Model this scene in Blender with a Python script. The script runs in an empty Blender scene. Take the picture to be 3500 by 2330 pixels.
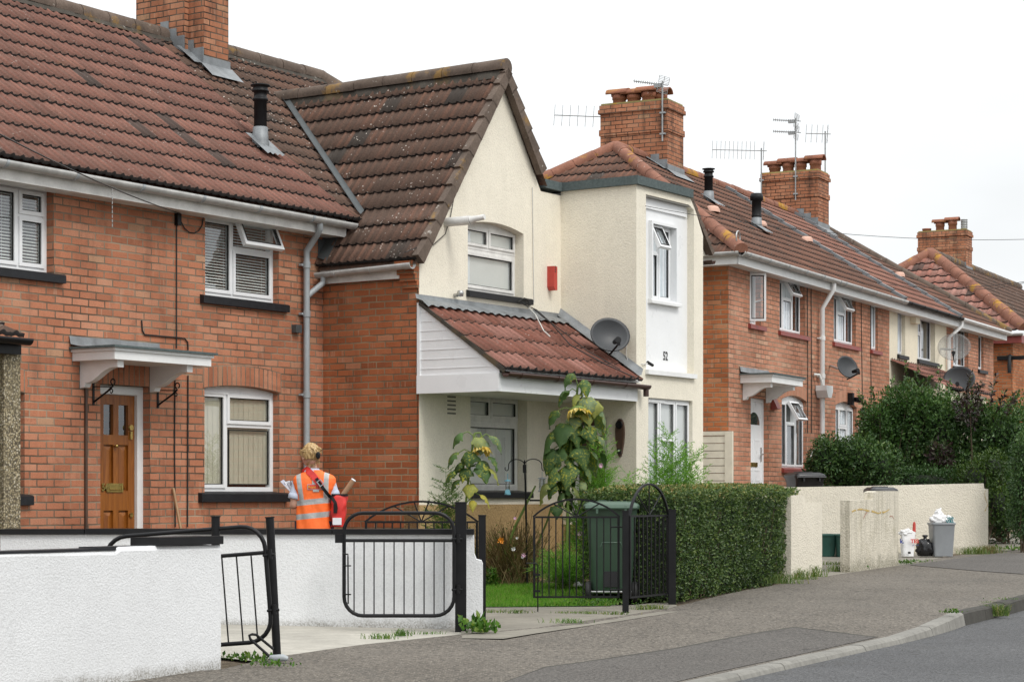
import bpy, bmesh, math, random
from mathutils import Vector, Matrix, noise
from mathutils.geometry import tessellate_polygon
random.seed(7)
R = random.Random(11)
sc = bpy.context.scene
col = sc.collection
rad = math.radians
# ---------------------------------------------------------------- camera model
F = 7000.0; UC = 1750.0; VH = 1690.0; H = 1.2       # measured from the vanishing points (3500 px wide photo)
def gz(Y):                                          # the street climbs gently away from the viewer
    return 0.02 * (min(max(Y, -5.0), 62.0) - 15.0)
def gpt(u, v, d=0.0):                               # where the sight line of a photo pixel meets the ground (+d)
    k = (v - VH) / F
    Y = (H + 0.3 - d) / (k + 0.02)
    return Vector(((u - UC) / F * Y, Y, 0.02 * (Y - 15) + d))
def wpt(u, v, Y):
    return Vector(((u - UC) / F * Y, Y, H + (VH - v) / F * Y))
class Fr:                                           # a building's own axes: x along its front, y into it
    def __init__(s, o, a):
        s.o = Vector((o[0], o[1], 0)); s.a = rad(a)
        c, n = math.cos(s.a), math.sin(s.a)
        s.ex = Vector((c, n, 0)); s.ey = Vector((-n, c, 0))
    def loc(s, w):
        d = Vector(w) - s.o
        return Vector((d.dot(s.ex), d.dot(s.ey), d.z))
    def w(s, p):
        return s.o + s.ex * p[0] + s.ey * p[1] + Vector((0, 0, p[2]))
    def pl(s, u, v, p, n):
        d = Vector(((u - UC) / F, 1, (VH - v) / F)); dl = Vector((d.dot(s.ex), d.dot(s.ey), d.z))
        o = s.loc((0, 0, H)); n = Vector(n); l = n.dot(Vector(p) - o) / n.dot(dl)
        return o + dl * l
    def y(s, u, v, y0=0.0): return s.pl(u, v, (0, y0, 0), (0, 1, 0))
    def x(s, u, v, x0=0.0): return s.pl(u, v, (x0, 0, 0), (1, 0, 0))
    def X(s, u, y0=0.0): return s.y(u, 1690, y0)[0]
    def Z(s, u, v, y0=0.0): return s.y(u, v, y0)[2]
    def shift(s, dx):
        q = Fr((0, 0), 0); q.o = s.o + s.ex * dx; q.a = s.a; q.ex = s.ex; q.ey = s.ey; return q
# ---------------------------------------------------------------- naming
def tag(o, label=None, cat=None, group=None, kind=None):
    if label: o['label'] = label
    if cat: o['category'] = cat
    if group: o['group'] = group
    if kind: o['kind'] = kind
    return o
def empty(name, loc=(0, 0, 0), rz=0.0, label=None, cat=None, group=None):
    o = bpy.data.objects.new(name, None); col.objects.link(o)
    o.location = loc; o.rotation_euler = (0, 0, rz); o.empty_display_size = 0.2
    return tag(o, label, cat, group)
def froot(name, fr, label, cat, group=None):
    return empty(name, fr.o, fr.a, label, cat, group)
def copy_tree(o, parent=None):
    c = o.copy(); col.objects.link(c); c.parent = parent
    for ch in [x for x in bpy.data.objects if x.parent == o]: copy_tree(ch, c)
    return c
# ---------------------------------------------------------------- mesh builder
def newell(ps):
    n = Vector((0, 0, 0))
    for i in range(len(ps)):
        a, b = ps[i], ps[(i + 1) % len(ps)]
        n += Vector(((a.y - b.y) * (a.z + b.z), (a.z - b.z) * (a.x + b.x), (a.x - b.x) * (a.y + b.y)))
    return n.normalized() if n.length > 1e-12 else Vector((0, 0, 1))
class MB:
    def __init__(s):
        s.v = []; s.f = []; s.sm = []; s.mi = []; s.rnd = []; s.uv = []
    def face(s, pts, mi=0, smooth=False, uv=None, rnd=None):
        b = len(s.v); s.v.extend(Vector(p) for p in pts)
        s.f.append(tuple(range(b, b + len(pts)))); s.sm.append(smooth); s.mi.append(mi)
        s.rnd.append(R.random() if rnd is None else rnd); s.uv.append(uv)
    def grid(s, rows, mi=0, smooth=True, close=False, rnd=None):
        b = len(s.v); n = len(rows[0])
        for r in rows: s.v.extend(Vector(p) for p in r)
        for i in range(len(rows) - 1):
            for j in range(n if close else n - 1):
                k = (j + 1) % n
                s.f.append((b + i * n + j, b + i * n + k, b + (i + 1) * n + k, b + (i + 1) * n + j))
                s.sm.append(smooth); s.mi.append(mi(i, j) if callable(mi) else mi)
                s.rnd.append(R.random() if rnd is None else rnd); s.uv.append(None)
    def box(s, x0, x1, y0, y1, z0, z1, mi=0, M=None, skip=''):
        p = [Vector((x, y, z)) for z in (z0, z1) for y in (y0, y1) for x in (x0, x1)]
        if M is not None: p = [M @ q for q in p]
        r = R.random()
        for nm, q in (('b', (0, 2, 3, 1)), ('t', (4, 5, 7, 6)), ('f', (0, 1, 5, 4)), ('k', (2, 6, 7, 3)), ('l', (0, 4, 6, 2)), ('r', (1, 3, 7, 5))):
            if nm not in skip: s.face([p[i] for i in q], mi, rnd=r)
    def prism(s, poly, d, mi=0):
        poly = [Vector(p) for p in poly]; d = Vector(d); q = [p + d for p in poly]; n = len(poly)
        if newell(poly).dot(d) > 0: poly = poly[::-1]; q = q[::-1]
        s.face(poly, mi); s.face(q[::-1], mi)
        for i in range(n): s.face([poly[(i + 1) % n], poly[i], q[i], q[(i + 1) % n]], mi)
    def tube(s, path, r, seg=8, mi=0, caps=True, close=False, rnd=None):
        path = [Vector(p) for p in path]; n = len(path); rows = []
        rs = r if isinstance(r, (list, tuple)) else [r] * n
        prev = None
        for i, p in enumerate(path):
            a = path[i - 1] if (i > 0 or close) else p; b = path[(i + 1) % n] if (i < n - 1 or close) else p
            t = (b - a).normalized() if (b - a).length > 1e-9 else Vector((0, 0, 1))
            if prev is None:
                up = Vector((0, 0, 1)) if abs(t.z) < 0.9 else Vector((1, 0, 0)); e = t.cross(up).normalized()
            else:
                e = (prev - t * prev.dot(t)); e = e.normalized() if e.length > 1e-6 else t.orthogonal().normalized()
            prev = e; g = t.cross(e)
            rows.append([p + (e * math.cos(2 * math.pi * k / seg) + g * math.sin(2 * math.pi * k / seg)) * rs[i] for k in range(seg)])
        if close: rows.append(rows[0])
        s.grid([r_[::-1] for r_ in rows], mi, True, True, rnd)
        if caps and not close:
            s.face(rows[0], mi, rnd=rnd); s.face(rows[-1][::-1], mi, rnd=rnd)
    def lathe(s, prof, seg=20, c=(0, 0, 0), mi=0, M=None):
        rows = []
        for (r, z) in prof:
            row = [Vector((r * math.cos(2 * math.pi * k / seg), r * math.sin(2 * math.pi * k / seg), z)) for k in range(seg)]
            if M is not None: row = [M @ p for p in row]
            rows.append([p + Vector(c) for p in row])
        s.grid(rows, mi, True, True)
    def build(s, name, mats, parent=None, origin=None, weld=False, label=None, cat=None, group=None, kind=None, mesh_only=False):
        me = bpy.data.meshes.new(name)
        o0 = Vector(origin) if origin is not None else Vector((0, 0, 0))
        me.from_pydata([tuple(p - o0) for p in s.v], [], s.f)
        if not isinstance(mats, (list, tuple)): mats = [mats]
        for m in mats: me.materials.append(m)
        me.polygons.foreach_set('use_smooth', s.sm); me.polygons.foreach_set('material_index', s.mi)
        at = me.attributes.new('rnd', 'FLOAT', 'FACE'); at.data.foreach_set('value', s.rnd)
        uvl = me.uv_layers.new(name='UVMap').data; arr = [0.0] * (2 * len(uvl)); k = 0
        for fi, f in enumerate(s.f):
            if s.uv[fi] is not None:
                for c in s.uv[fi]: arr[k] = c[0]; arr[k + 1] = c[1]; k += 2
                continue
            ps = [s.v[i] for i in f]; n = newell(ps)
            if abs(n.z) > 0.95: t, b = Vector((1, 0, 0)), Vector((0, 1, 0))
            else:
                t = Vector((0, 0, 1)).cross(n).normalized(); b = n.cross(t)
            for p in ps: arr[k] = p.dot(t); arr[k + 1] = p.dot(b); k += 2
        uvl.foreach_set('uv', arr)
        if weld:
            bm = bmesh.new(); bm.from_mesh(me); bmesh.ops.remove_doubles(bm, verts=bm.verts, dist=1e-4); bm.to_mesh(me); bm.free()
        me.update()
        if mesh_only: return me
        o = bpy.data.objects.new(name, me); col.objects.link(o)
        if origin is not None: o.location = o0
        o.parent = parent
        return tag(o, label, cat, group, kind)
def bevel(o, w, seg=2):
    m = o.modifiers.new('bevel', 'BEVEL'); m.width = w; m.segments = seg; m.limit_method = 'ANGLE'; m.angle_limit = rad(40); return o
def text_obj(txt, size, mat, parent, M, name='lettering', extr=0.001, bold=0.0, sx=1.0):
    cu = bpy.data.curves.new(name, 'FONT'); cu.body = txt; cu.size = size; cu.align_x = 'CENTER'; cu.align_y = 'CENTER'; cu.extrude = extr; cu.offset = bold
    t = bpy.data.objects.new(name, cu); col.objects.link(t)
    dg = bpy.context.evaluated_depsgraph_get(); me = bpy.data.meshes.new_from_object(t.evaluated_get(dg))
    bpy.data.objects.remove(t); me.transform(Matrix.Diagonal((sx, 1, 1, 1))); me.materials.clear(); me.materials.append(mat)
    o = bpy.data.objects.new(name, me); col.objects.link(o); o.parent = parent; o.matrix_local = M; return o
# ---------------------------------------------------------------- materials
class T:
    def __init__(s, name):
        s.m = bpy.data.materials.new(name); s.m.use_nodes = True; s.t = s.m.node_tree; s.b = s.t.nodes['Principled BSDF']
        s.out = s.t.nodes['Material Output']
    def n(s, typ, ins=None, **pr):
        nd = s.t.nodes.new(typ)
        for k, v in pr.items(): setattr(nd, k, v)
        for k, v in (ins or {}).items(): s.set(nd.inputs[k], v)
        return nd
    def set(s, sock, v):
        if isinstance(v, bpy.types.NodeSocket): s.t.links.new(v, sock)
        elif isinstance(v, bpy.types.Node): s.t.links.new(v.outputs[0], sock)
        else:
            if sock.type == 'RGBA' and len(v) == 3: v = (*v, 1)
            sock.default_value = v
    def m_(s, op, a, b=None, c=None):
        nd = s.t.nodes.new('ShaderNodeMath'); nd.operation = op
        for i, v in enumerate((a, b, c)):
            if v is not None: s.set(nd.inputs[i], v)
        return nd.outputs[0]
    def mix(s, f, a, b, bt='MIX'):
        nd = s.t.nodes.new('ShaderNodeMix'); nd.data_type = 'RGBA'; nd.blend_type = bt
        s.set(nd.inputs['Factor'], f); s.set(nd.inputs['A'], a); s.set(nd.inputs['B'], b); return nd.outputs['Result']
    def rng(s, v, a, b, c=0.0, d=1.0, smooth=False):
        nd = s.t.nodes.new('ShaderNodeMapRange'); nd.interpolation_type = 'SMOOTHSTEP' if smooth else 'LINEAR'
        s.set(nd.inputs['Value'], v)
        for k, x in zip(('From Min', 'From Max', 'To Min', 'To Max'), (a, b, c, d)): s.set(nd.inputs[k], x)
        return nd.outputs['Result']
    def ramp(s, f, cs):
        nd = s.t.nodes.new('ShaderNodeValToRGB'); e = nd.color_ramp.elements
        while len(e) < len(cs): e.new(0.5)
        for x, (p, c) in zip(e, cs): x.position = p; x.color = (*c, 1)
        s.set(nd.inputs[0], f); return nd.outputs[0]
    def noise(s, vec, scale, detail=3.0, rough=0.55, dist=0.0):
        nd = s.n('ShaderNodeTexNoise', {'Vector': vec, 'Scale': scale, 'Detail': detail, 'Roughness': rough, 'Distortion': dist}); return nd.outputs['Fac']
    def uvn(s): return s.n('ShaderNodeUVMap').outputs[0]
    def obj(s): return s.n('ShaderNodeTexCoord').outputs['Object']
    def pos(s): return s.n('ShaderNodeNewGeometry').outputs['Position']
    def attr(s, nm='rnd'): return s.n('ShaderNodeAttribute', attribute_name=nm).outputs['Fac']
    def xyz(s, v):
        nd = s.n('ShaderNodeSeparateXYZ', {0: v}); return nd.outputs
    def scl(s, v, sv):
        return s.n('ShaderNodeVectorMath', {0: v, 1: sv}, operation='MULTIPLY').outputs[0]
    def bump(s, h, strength=0.5, dist=0.01):
        nd = s.n('ShaderNodeBump', {'Height': h, 'Strength': strength, 'Distance': dist}); s.set(s.b.inputs['Normal'], nd.outputs[0])
    def fin(s, colr, rough=0.7, metal=0.0, spec=None):
        s.set(s.b.inputs['Base Color'], colr); s.set(s.b.inputs['Roughness'], rough); s.b.inputs['Metallic'].default_value = metal
        if spec is not None: s.b.inputs['Specular IOR Level'].default_value = spec
        return s.m
def plain(name, c, rough=0.5, metal=0.0, var=0.12, sc_=6.0, spec=None, bump=0.0):
    t = T(name); n1 = t.noise(t.pos(), sc_, 4); n2 = t.noise(t.pos(), sc_ * 9, 2)
    k = t.m_('ADD', t.rng(n1, 0.25, 0.75, 1 - var, 1 + var * 0.6), t.rng(n2, 0.2, 0.8, -var * 0.3, var * 0.3))
    cc = t.n('ShaderNodeVectorMath', {0: c, 'Scale': k}, operation='SCALE').outputs[0]
    if bump: t.bump(n2, bump, 0.004)
    return t.fin(cc, t.rng(n1, 0.2, 0.8, max(rough - 0.1, 0.05), min(rough + 0.1, 1)), metal, spec)
def brick(name, cs, mortar, dark=0.5, bw=0.225, bh=0.075, soot=0.0, bond=0.5):
    t = T(name); uv = t.uvn(); x, y, z = t.xyz(uv)[:3]
    w1 = t.noise(uv, 14, 2); w2 = t.noise(t.scl(uv, (1.0, 1.0, 1.0)), 9, 2)
    u = t.m_('ADD', x, t.rng(w1, 0, 1, -0.006, 0.006)); v = t.m_('ADD', y, t.rng(w2, 0, 1, -0.005, 0.005))
    rv = t.m_('DIVIDE', v, bh); row = t.m_('FLOOR', rv)
    rj = t.n('ShaderNodeTexWhiteNoise', {'W': row}, noise_dimensions='1D').outputs['Value']
    cf = t.m_('ADD', t.m_('DIVIDE', u, bw), t.m_('ADD', t.m_('MULTIPLY', t.m_('MODULO', t.m_('ABSOLUTE', row), 2.0), bond), t.m_('MULTIPLY', rj, 0.24 * bond)))
    cl = t.m_('FLOOR', cf); fx = t.m_('MULTIPLY', t.m_('FRACT', cf), bw); fy = t.m_('MULTIPLY', t.m_('FRACT', rv), bh)
    d = t.m_('MINIMUM', t.m_('MINIMUM', fx, t.m_('SUBTRACT', bw, fx)), t.m_('MINIMUM', fy, t.m_('SUBTRACT', bh, fy)))
    mask = t.rng(d, 0.0045, 0.0095, 0, 1, True)
    idv = t.n('ShaderNodeCombineXYZ', {0: cl, 1: row}).outputs[0]
    wn = t.n('ShaderNodeTexWhiteNoise', {'Vector': idv}, noise_dimensions='2D'); r1 = wn.outputs['Value']; rc = t.xyz(wn.outputs['Color'])
    c = t.ramp(r1, cs)
    fine = t.noise(uv, 70, 4, 0.65); c = t.mix(0.55, c, t.ramp(fine, [(0.25, (0.55, 0.5, 0.48)), (0.5, (1, 1, 1)), (0.8, (1.25, 1.22, 1.2))]), 'MULTIPLY')
    # kiln marks and limey drips on some bricks
    st = t.noise(t.scl(uv, (32.0, 2.0, 1.0)), 1.0, 2); stm = t.m_('MULTIPLY', t.rng(st, 0.56, 0.66), t.rng(rc[1], 0.68, 0.74))
    c = t.mix(t.m_('MULTIPLY', stm, 0.55), c, (0.50, 0.30, 0.20))
    dk = t.m_('MULTIPLY', t.rng(t.noise(uv, 11, 3), 0.5, 0.7), t.rng(rc[2], 0.7, 0.8)); c = t.mix(t.m_('MULTIPLY', dk, 0.35), c, (0.16, 0.06, 0.035))
    wh = t.rng(t.noise(uv, 23, 3, 0.6, 0.5), 0.735, 0.78); c = t.mix(t.m_('MULTIPLY', wh, 0.6), c, (0.6, 0.5, 0.44))
    mc = t.mix(t.rng(t.noise(uv, 1.1, 4, 0.65), 0.36, 0.62), tuple(q * 1.2 for q in mortar), tuple(q * dark * 0.55 for q in mortar))
    c = t.mix(mask, mc, c)
    big = t.noise(uv, 0.7, 4, 0.6); c = t.mix(1.0, c, t.ramp(big, [(0.3, (0.70, 0.66, 0.64)), (0.6, (1.04, 1.03, 1.03))]), 'MULTIPLY')
    dr = t.m_('MULTIPLY', t.rng(t.noise(t.scl(uv, (4.0, 0.55, 1)), 1.2, 5, 0.7), 0.52, 0.72), 0.32); c = t.mix(dr, c, (0.10, 0.055, 0.04))
    if soot:
        sm = t.m_('MULTIPLY', t.rng(t.noise(t.scl(uv, (3.0, 0.8, 1)), 1.6, 4, 0.65), 0.48, 0.72), soot); c = t.mix(sm, c, (0.035, 0.025, 0.02))
    hgt = t.m_('ADD', mask, t.m_('MULTIPLY', fine, 0.35)); t.bump(hgt, 0.55, 0.008)
    return t.fin(c, t.rng(mask, 0, 1, 0.95, 0.82), 0, 0.25)
def pan_(d, cs): return tuple(d[i] * 0.62 + cs[1][1][i] * 0.38 for i in range(3))
def tile(name, cs, gauge, tw=0.24, speck=0.3, lichen=0.15, dark=(0.05, 0.042, 0.035), pitch=0.12):
    t = T(name); uv = t.uvn(); x, y, z = t.xyz(uv)[:3]
    idv = t.n('ShaderNodeCombineXYZ', {0: t.m_('FLOOR', t.m_('DIVIDE', x, tw)), 1: t.m_('FLOOR', t.m_('DIVIDE', y, gauge))}).outputs[0]
    wn = t.n('ShaderNodeTexWhiteNoise', {'Vector': idv}, noise_dimensions='2D'); rc = t.xyz(wn.outputs['Color'])
    c = t.ramp(t.m_('ADD', t.m_('MULTIPLY', rc[0], 0.75), t.m_('MULTIPLY', t.noise(uv, 0.8, 3), 0.35)), cs)
    st = t.noise(t.scl(uv, (26.0, 3.0, 1.0)), 1.0, 4, 0.6); c = t.mix(t.rng(st, 0.45, 0.72, 0, 0.5), c, dark)
    fx_ = t.m_('FRACT', t.m_('DIVIDE', x, pitch)); crest = t.rng(t.m_('ABSOLUTE', t.m_('SUBTRACT', fx_, 0.74)), 0.10, 0.27, 0, 1, True); c = t.mix(t.m_('MULTIPLY', crest, t.rng(st, 0.25, 0.75, 0.30, 0.95)), c, pan_(dark, cs))
    gr = t.noise(uv, 45, 3, 0.7); c = t.mix(0.7, c, t.ramp(gr, [(0.3, (0.6, 0.58, 0.56)), (0.7, (1.25, 1.25, 1.25))]), 'MULTIPLY')
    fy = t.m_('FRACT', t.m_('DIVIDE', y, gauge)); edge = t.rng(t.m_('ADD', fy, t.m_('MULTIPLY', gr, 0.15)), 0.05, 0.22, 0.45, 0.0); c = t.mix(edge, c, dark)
    odd = t.rng(rc[1], 0.974, 0.977); c = t.mix(t.m_('MULTIPLY', odd, 0.75), c, (0.05, 0.047, 0.042))
    if speck:
        vo = t.n('ShaderNodeTexVoronoi', {'Vector': t.scl(uv, (1.0, 0.75, 1.0)), 'Scale': 24.0}).outputs['Distance']
        sm = t.m_('MULTIPLY', t.rng(vo, 0.14, 0.2, 1, 0), t.rng(t.noise(uv, 1.5, 4, 0.7), 0.48, 0.6)); c = t.mix(t.m_('MULTIPLY', sm, speck), c, (0.62, 0.56, 0.5))
    lm = t.m_('MULTIPLY', t.rng(t.noise(uv, 1.3, 5, 0.72), 0.66, 0.72), lichen); c = t.mix(lm, c, (0.42, 0.24, 0.03))
    t.bump(t.m_('ADD', gr, t.m_('MULTIPLY', t.noise(uv, 160, 2), 0.5)), 0.5, 0.006)
    return t.fin(c, 0.88, 0, 0.3)
def render_coat(name, c, grain=55.0, strength=0.7, dirt=(0.25, 0.22, 0.17), z0=0.0, zr=0.12, stain=0.12, streak=0.0, dist=0.012, slope=True):
    t = T(name); p = t.pos(); px, py, pz = t.xyz(p)[:3]
    g1 = t.noise(p, grain, 3, 0.6, 0.3); g2 = t.noise(p, grain * 0.42, 2, 0.5, 0.6)
    big = t.noise(p, 0.9, 5, 0.62); mid = t.noise(p, 5.5, 4, 0.65)
    k = t.m_('MULTIPLY', t.rng(big, 0.3, 0.7, 1 - stain, 1.02), t.rng(mid, 0.25, 0.75, 1 - stain * 0.6, 1.02))
    k = t.m_('MULTIPLY', k, t.rng(g1, 0.25, 0.55, 0.86, 1.0))
    cc = t.n('ShaderNodeVectorMath', {0: c, 'Scale': k}, operation='SCALE').outputs[0]
    base = t.m_('SUBTRACT', pz, t.m_('MULTIPLY', t.m_('SUBTRACT', py, 15.0), 0.02)) if slope else pz
    hh = t.m_('ADD', t.m_('SUBTRACT', base, z0), t.m_('MULTIPLY', t.m_('SUBTRACT', mid, 0.5), zr * 1.1)); 
    dm = t.m_('MULTIPLY', t.rng(hh, 0.0, zr, 1, 0, True), t.rng(g1, 0.35, 0.6, 1.0, 0.35)); cc = t.mix(t.m_('MULTIPLY', dm, 0.8), cc, dirt)
    if streak:
        sv = t.noise(t.scl(p, (9.0, 9.0, 0.7)), 1.3, 5, 0.7); smk = t.m_('MULTIPLY', t.rng(sv, 0.47, 0.7), streak); cc = t.mix(smk, cc, (0.2, 0.185, 0.12))
        s2 = t.m_('MULTIPLY', t.rng(t.noise(p, 2.3, 5, 0.7), 0.55, 0.7), streak * 0.7); cc = t.mix(s2, cc, (0.27, 0.24, 0.13))
    t.bump(t.m_('ADD', t.rng(g1, 0.3, 0.65), t.m_('MULTIPLY', g2, 0.8)), strength, dist)
    return t.fin(cc, 0.9, 0, 0.2)
def leaf(name, cs, rough=0.45, trans=0.25, spec=0.4):
    t = T(name); r = t.attr(); c = t.ramp(r, cs); n = t.noise(t.pos(), 1.7, 3)
    c = t.mix(1.0, c, t.ramp(n, [(0.3, (0.72, 0.74, 0.7)), (0.7, (1.12, 1.1, 1.05))]), 'MULTIPLY'); t.fin(c, rough, 0, spec)
    tr = t.n('ShaderNodeBsdfTranslucent', {'Color': t.mix(1.0, c, (1.25, 1.35, 0.6), 'MULTIPLY')})
    mx = t.n('ShaderNodeMixShader', {0: trans, 1: t.b.outputs[0], 2: tr.outputs[0]}); t.t.links.new(mx.outputs[0], t.out.inputs['Surface']); return t.m
def glass(name, tint=(0.82, 0.86, 0.86), refl=0.06):
    t = T(name); tr = t.n('ShaderNodeBsdfTransparent', {'Color': tint}); gl = t.n('ShaderNodeBsdfGlossy', {'Color': (0.95, 0.97, 1), 'Roughness': 0.015})
    ge = t.n('ShaderNodeNewGeometry'); cs = t.m_('ABSOLUTE', t.n('ShaderNodeVectorMath', {0: ge.outputs['Incoming'], 1: ge.outputs['Normal']}, operation='DOT_PRODUCT').outputs['Value']); fr = t.m_('POWER', t.m_('SUBTRACT', 1.0, cs), 4.0); mx = t.n('ShaderNodeMixShader', {0: t.m_('MINIMUM', t.m_('ADD', t.m_('MULTIPLY', fr, 0.85), refl + 0.04), 1.0), 1: tr, 2: gl})
    t.t.links.new(mx.outputs[0], t.out.inputs['Surface']); return t.m
def asphalt(name, c1, c2, spk, scale=1.0, spk_amt=0.6):
    t = T(name); p = t.pos(); n1 = t.noise(p, 0.6, 5, 0.6); n2 = t.noise(p, 34 * scale, 3, 0.7); vo = t.n('ShaderNodeTexVoronoi', {'Vector': p, 'Scale': 62.0 * scale})
    c = t.mix(t.rng(n1, 0.3, 0.7), c1, c2); c = t.mix(0.9, c, t.ramp(n2, [(0.30, (0.38, 0.36, 0.34)), (0.5, (1, 1, 1)), (0.70, (1.6, 1.56, 1.5))]), 'MULTIPLY')
    rc = t.xyz(vo.outputs['Color']); sm = t.m_('MULTIPLY', t.rng(rc[0], 0.74, 0.8), t.rng(vo.outputs['Distance'], 0.25, 0.5, 1, 0)); c = t.mix(t.m_('MULTIPLY', sm, spk_amt), c, spk)
    dk = t.m_('MULTIPLY', t.rng(rc[1], 0.86, 0.9), 0.5); c = t.mix(dk, c, (0.03, 0.027, 0.025))
    cr = t.rng(t.noise(p, 2.6, 6, 0.75, 0.8), 0.66, 0.74, 0, 0.3); c = t.mix(cr, c, (0.055, 0.05, 0.045)); ck = t.m_('ABSOLUTE', t.m_('SUBTRACT', t.noise(p, 0.55, 5, 0.62, 0.4), 0.5)); c = t.mix(t.m_('MULTIPLY', t.rng(ck, 0.0008, 0.004, 1, 0), 0.6), c, (0.035, 0.032, 0.03)); sn = t.rng(t.noise(p, 1.3, 4, 0.6), 0.57, 0.68, 0, 0.25); c = t.mix(sn, c, (0.07, 0.066, 0.06))
    t.bump(t.m_('ADD', n2, vo.outputs['Distance']), 0.55, 0.006); return t.fin(c, 0.88, 0, 0.3)
def concrete(name, c, var=0.25):
    t = T(name); p = t.pos(); n1 = t.noise(p, 1.1, 6, 0.68); n2 = t.noise(p, 28, 4, 0.7); n3 = t.noise(t.scl(p, (1.0, 5.0, 1.0)), 3.0, 4, 0.7)
    k = t.m_('MULTIPLY', t.rng(n1, 0.3, 0.7, 1 - var, 1.08), t.rng(n2, 0.25, 0.75, 0.86, 1.08)); k = t.m_('MULTIPLY', k, t.rng(n3, 0.35, 0.7, 1.05, 0.78))
    cc = t.n('ShaderNodeVectorMath', {0: c, 'Scale': k}, operation='SCALE').outputs[0]
    dm = t.rng(t.noise(p, 4.5, 5, 0.75), 0.62, 0.72, 0, 0.4); cc = t.mix(dm, cc, (0.13, 0.12, 0.085))
    t.bump(t.m_('ADD', n2, n1), 0.35, 0.006); return t.fin(cc, 0.9, 0, 0.25)
BR = [(0.0, (0.34, 0.110, 0.055)), (0.2, (0.42, 0.142, 0.072)), (0.5, (0.47, 0.168, 0.088)), (0.8, (0.50, 0.198, 0.112)), (0.96, (0.52, 0.23, 0.138)), (1.0, (0.44, 0.25, 0.15))]
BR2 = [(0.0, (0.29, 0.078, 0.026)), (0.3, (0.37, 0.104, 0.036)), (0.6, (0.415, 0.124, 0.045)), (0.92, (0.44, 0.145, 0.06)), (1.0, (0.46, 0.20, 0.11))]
BR3 = [(0.0, (0.42, 0.165, 0.095)), (0.3, (0.48, 0.20, 0.12)), (0.6, (0.52, 0.23, 0.145)), (0.92, (0.55, 0.26, 0.17)), (1.0, (0.56, 0.34, 0.23))]
mute = lambda L, k: [(p, tuple(c[i] * (1 - k) + k * (0.62, 0.40, 0.26)[i] for i in range(3))) for p, c in L]
BR = mute(BR, .15); BR2 = mute(BR2, .07); BR3 = mute(BR3, .13)
M = {}
M['brick54'] = brick('brick_orange', BR, (0.31, 0.25, 0.18), 0.55)
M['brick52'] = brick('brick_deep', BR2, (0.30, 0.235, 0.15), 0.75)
M['brick50'] = brick('brick_pale', BR3, (0.30, 0.24, 0.17), 0.6)
M['arch54'] = brick('brick_soldier', BR, (0.31, 0.25, 0.18), 0.55, bond=0.0); M['arch50'] = brick('brick_soldier_pale', BR3, (0.30, 0.24, 0.17), 0.6, bond=0.0)
M['brick50s'] = brick('brick_side', [(p, (c[0] * 1.1, c[1] * 1.12, c[2] * 1.0)) for p, c in BR2], (0.31, 0.25, 0.16), 0.7)
M['brickch'] = brick('brick_chimney', [(p, (c[0] * 0.92, c[1] * 0.95, c[2] * 0.9)) for p, c in BR], (0.15, 0.12, 0.09), 0.4, soot=0.75)
M['tile54'] = tile('tile_red', [(0.2, (0.175, 0.082, 0.062)), (0.55, (0.215, 0.098, 0.074)), (0.85, (0.255, 0.12, 0.09))], 0.34, 0.24, 0.25, 0.05, (0.108, 0.078, 0.063))
M['tile52'] = tile('tile_brown', [(0.15, (0.10, 0.064, 0.048)), (0.5, (0.135, 0.079, 0.058)), (0.9, (0.175, 0.092, 0.064))], 0.275, 0.24, 0.85, 0.12, (0.085, 0.064, 0.051))
M['tileporch'] = tile('tile_porch', [(0.2, (0.165, 0.065, 0.047)), (0.55, (0.225, 0.086, 0.06)), (0.85, (0.31, 0.15, 0.12))], 0.33, 0.32, 0.3, 0.9, (0.10, 0.062, 0.046), 0.16)
M['tile50'] = tile('tile_chocolate', [(0.2, (0.13, 0.07, 0.05)), (0.55, (0.165, 0.082, 0.056)), (0.85, (0.205, 0.10, 0.068))], 0.34, 0.26, 0.35, 0.2, (0.068, 0.050, 0.040), 0.13)
M['tile46'] = tile('tile_salmon', [(0.2, (0.21, 0.096, 0.07)), (0.55, (0.26, 0.12, 0.088)), (0.85, (0.30, 0.15, 0.112))], 0.34, 0.26, 0.4, 0.25, (0.11, 0.068, 0.05), 0.13)
M['tile42'] = tile('tile_far', [(0.2, (0.30, 0.12, 0.09)), (0.55, (0.38, 0.17, 0.13)), (0.85, (0.42, 0.23, 0.19))], 0.36, 0.30, 0.8, 0.25, (0.13, 0.09, 0.075), 0.30)
def ridge_mat(name, c, lich):
    t = T(name); p = t.pos(); n1 = t.noise(p, 3.0, 5, 0.65); n2 = t.noise(p, 40, 3)
    k = t.m_('MULTIPLY', t.rng(n1, 0.3, 0.7, 0.65, 1.15), t.rng(n2, 0.25, 0.75, 0.8, 1.15)); cc = t.n('ShaderNodeVectorMath', {0: c, 'Scale': k}, operation='SCALE').outputs[0]
    cc = t.mix(t.rng(t.noise(p, 1.6, 5, 0.7), 0.56, 0.62, 0, lich), cc, (0.44, 0.24, 0.025)); cc = t.mix(t.rng(t.noise(p, 13, 3), 0.68, 0.72, 0, 0.6), cc, (0.5, 0.47, 0.42))
    t.bump(n2, 0.5, 0.006); return t.fin(cc, 0.9, 0, 0.25)
M['ridge'] = ridge_mat('ridge_grey', (0.145, 0.11, 0.088), 0.35)
M['ridger'] = ridge_mat('ridge_red', (0.27, 0.125, 0.085), 0.75)
M['cement'] = ridge_mat('cement_bedding', (0.075, 0.066, 0.055), 0.1)
M['lichen'] = ridge_mat('lichen_cement', (0.34, 0.29, 0.12), 0.9)
M['lead'] = plain('lead', (0.225, 0.24, 0.25), 0.5, 0.25, 0.35, 7)
M['leadd'] = plain('lead_dark', (0.075, 0.085, 0.088), 0.55, 0.2, 0.4, 6)
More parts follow.
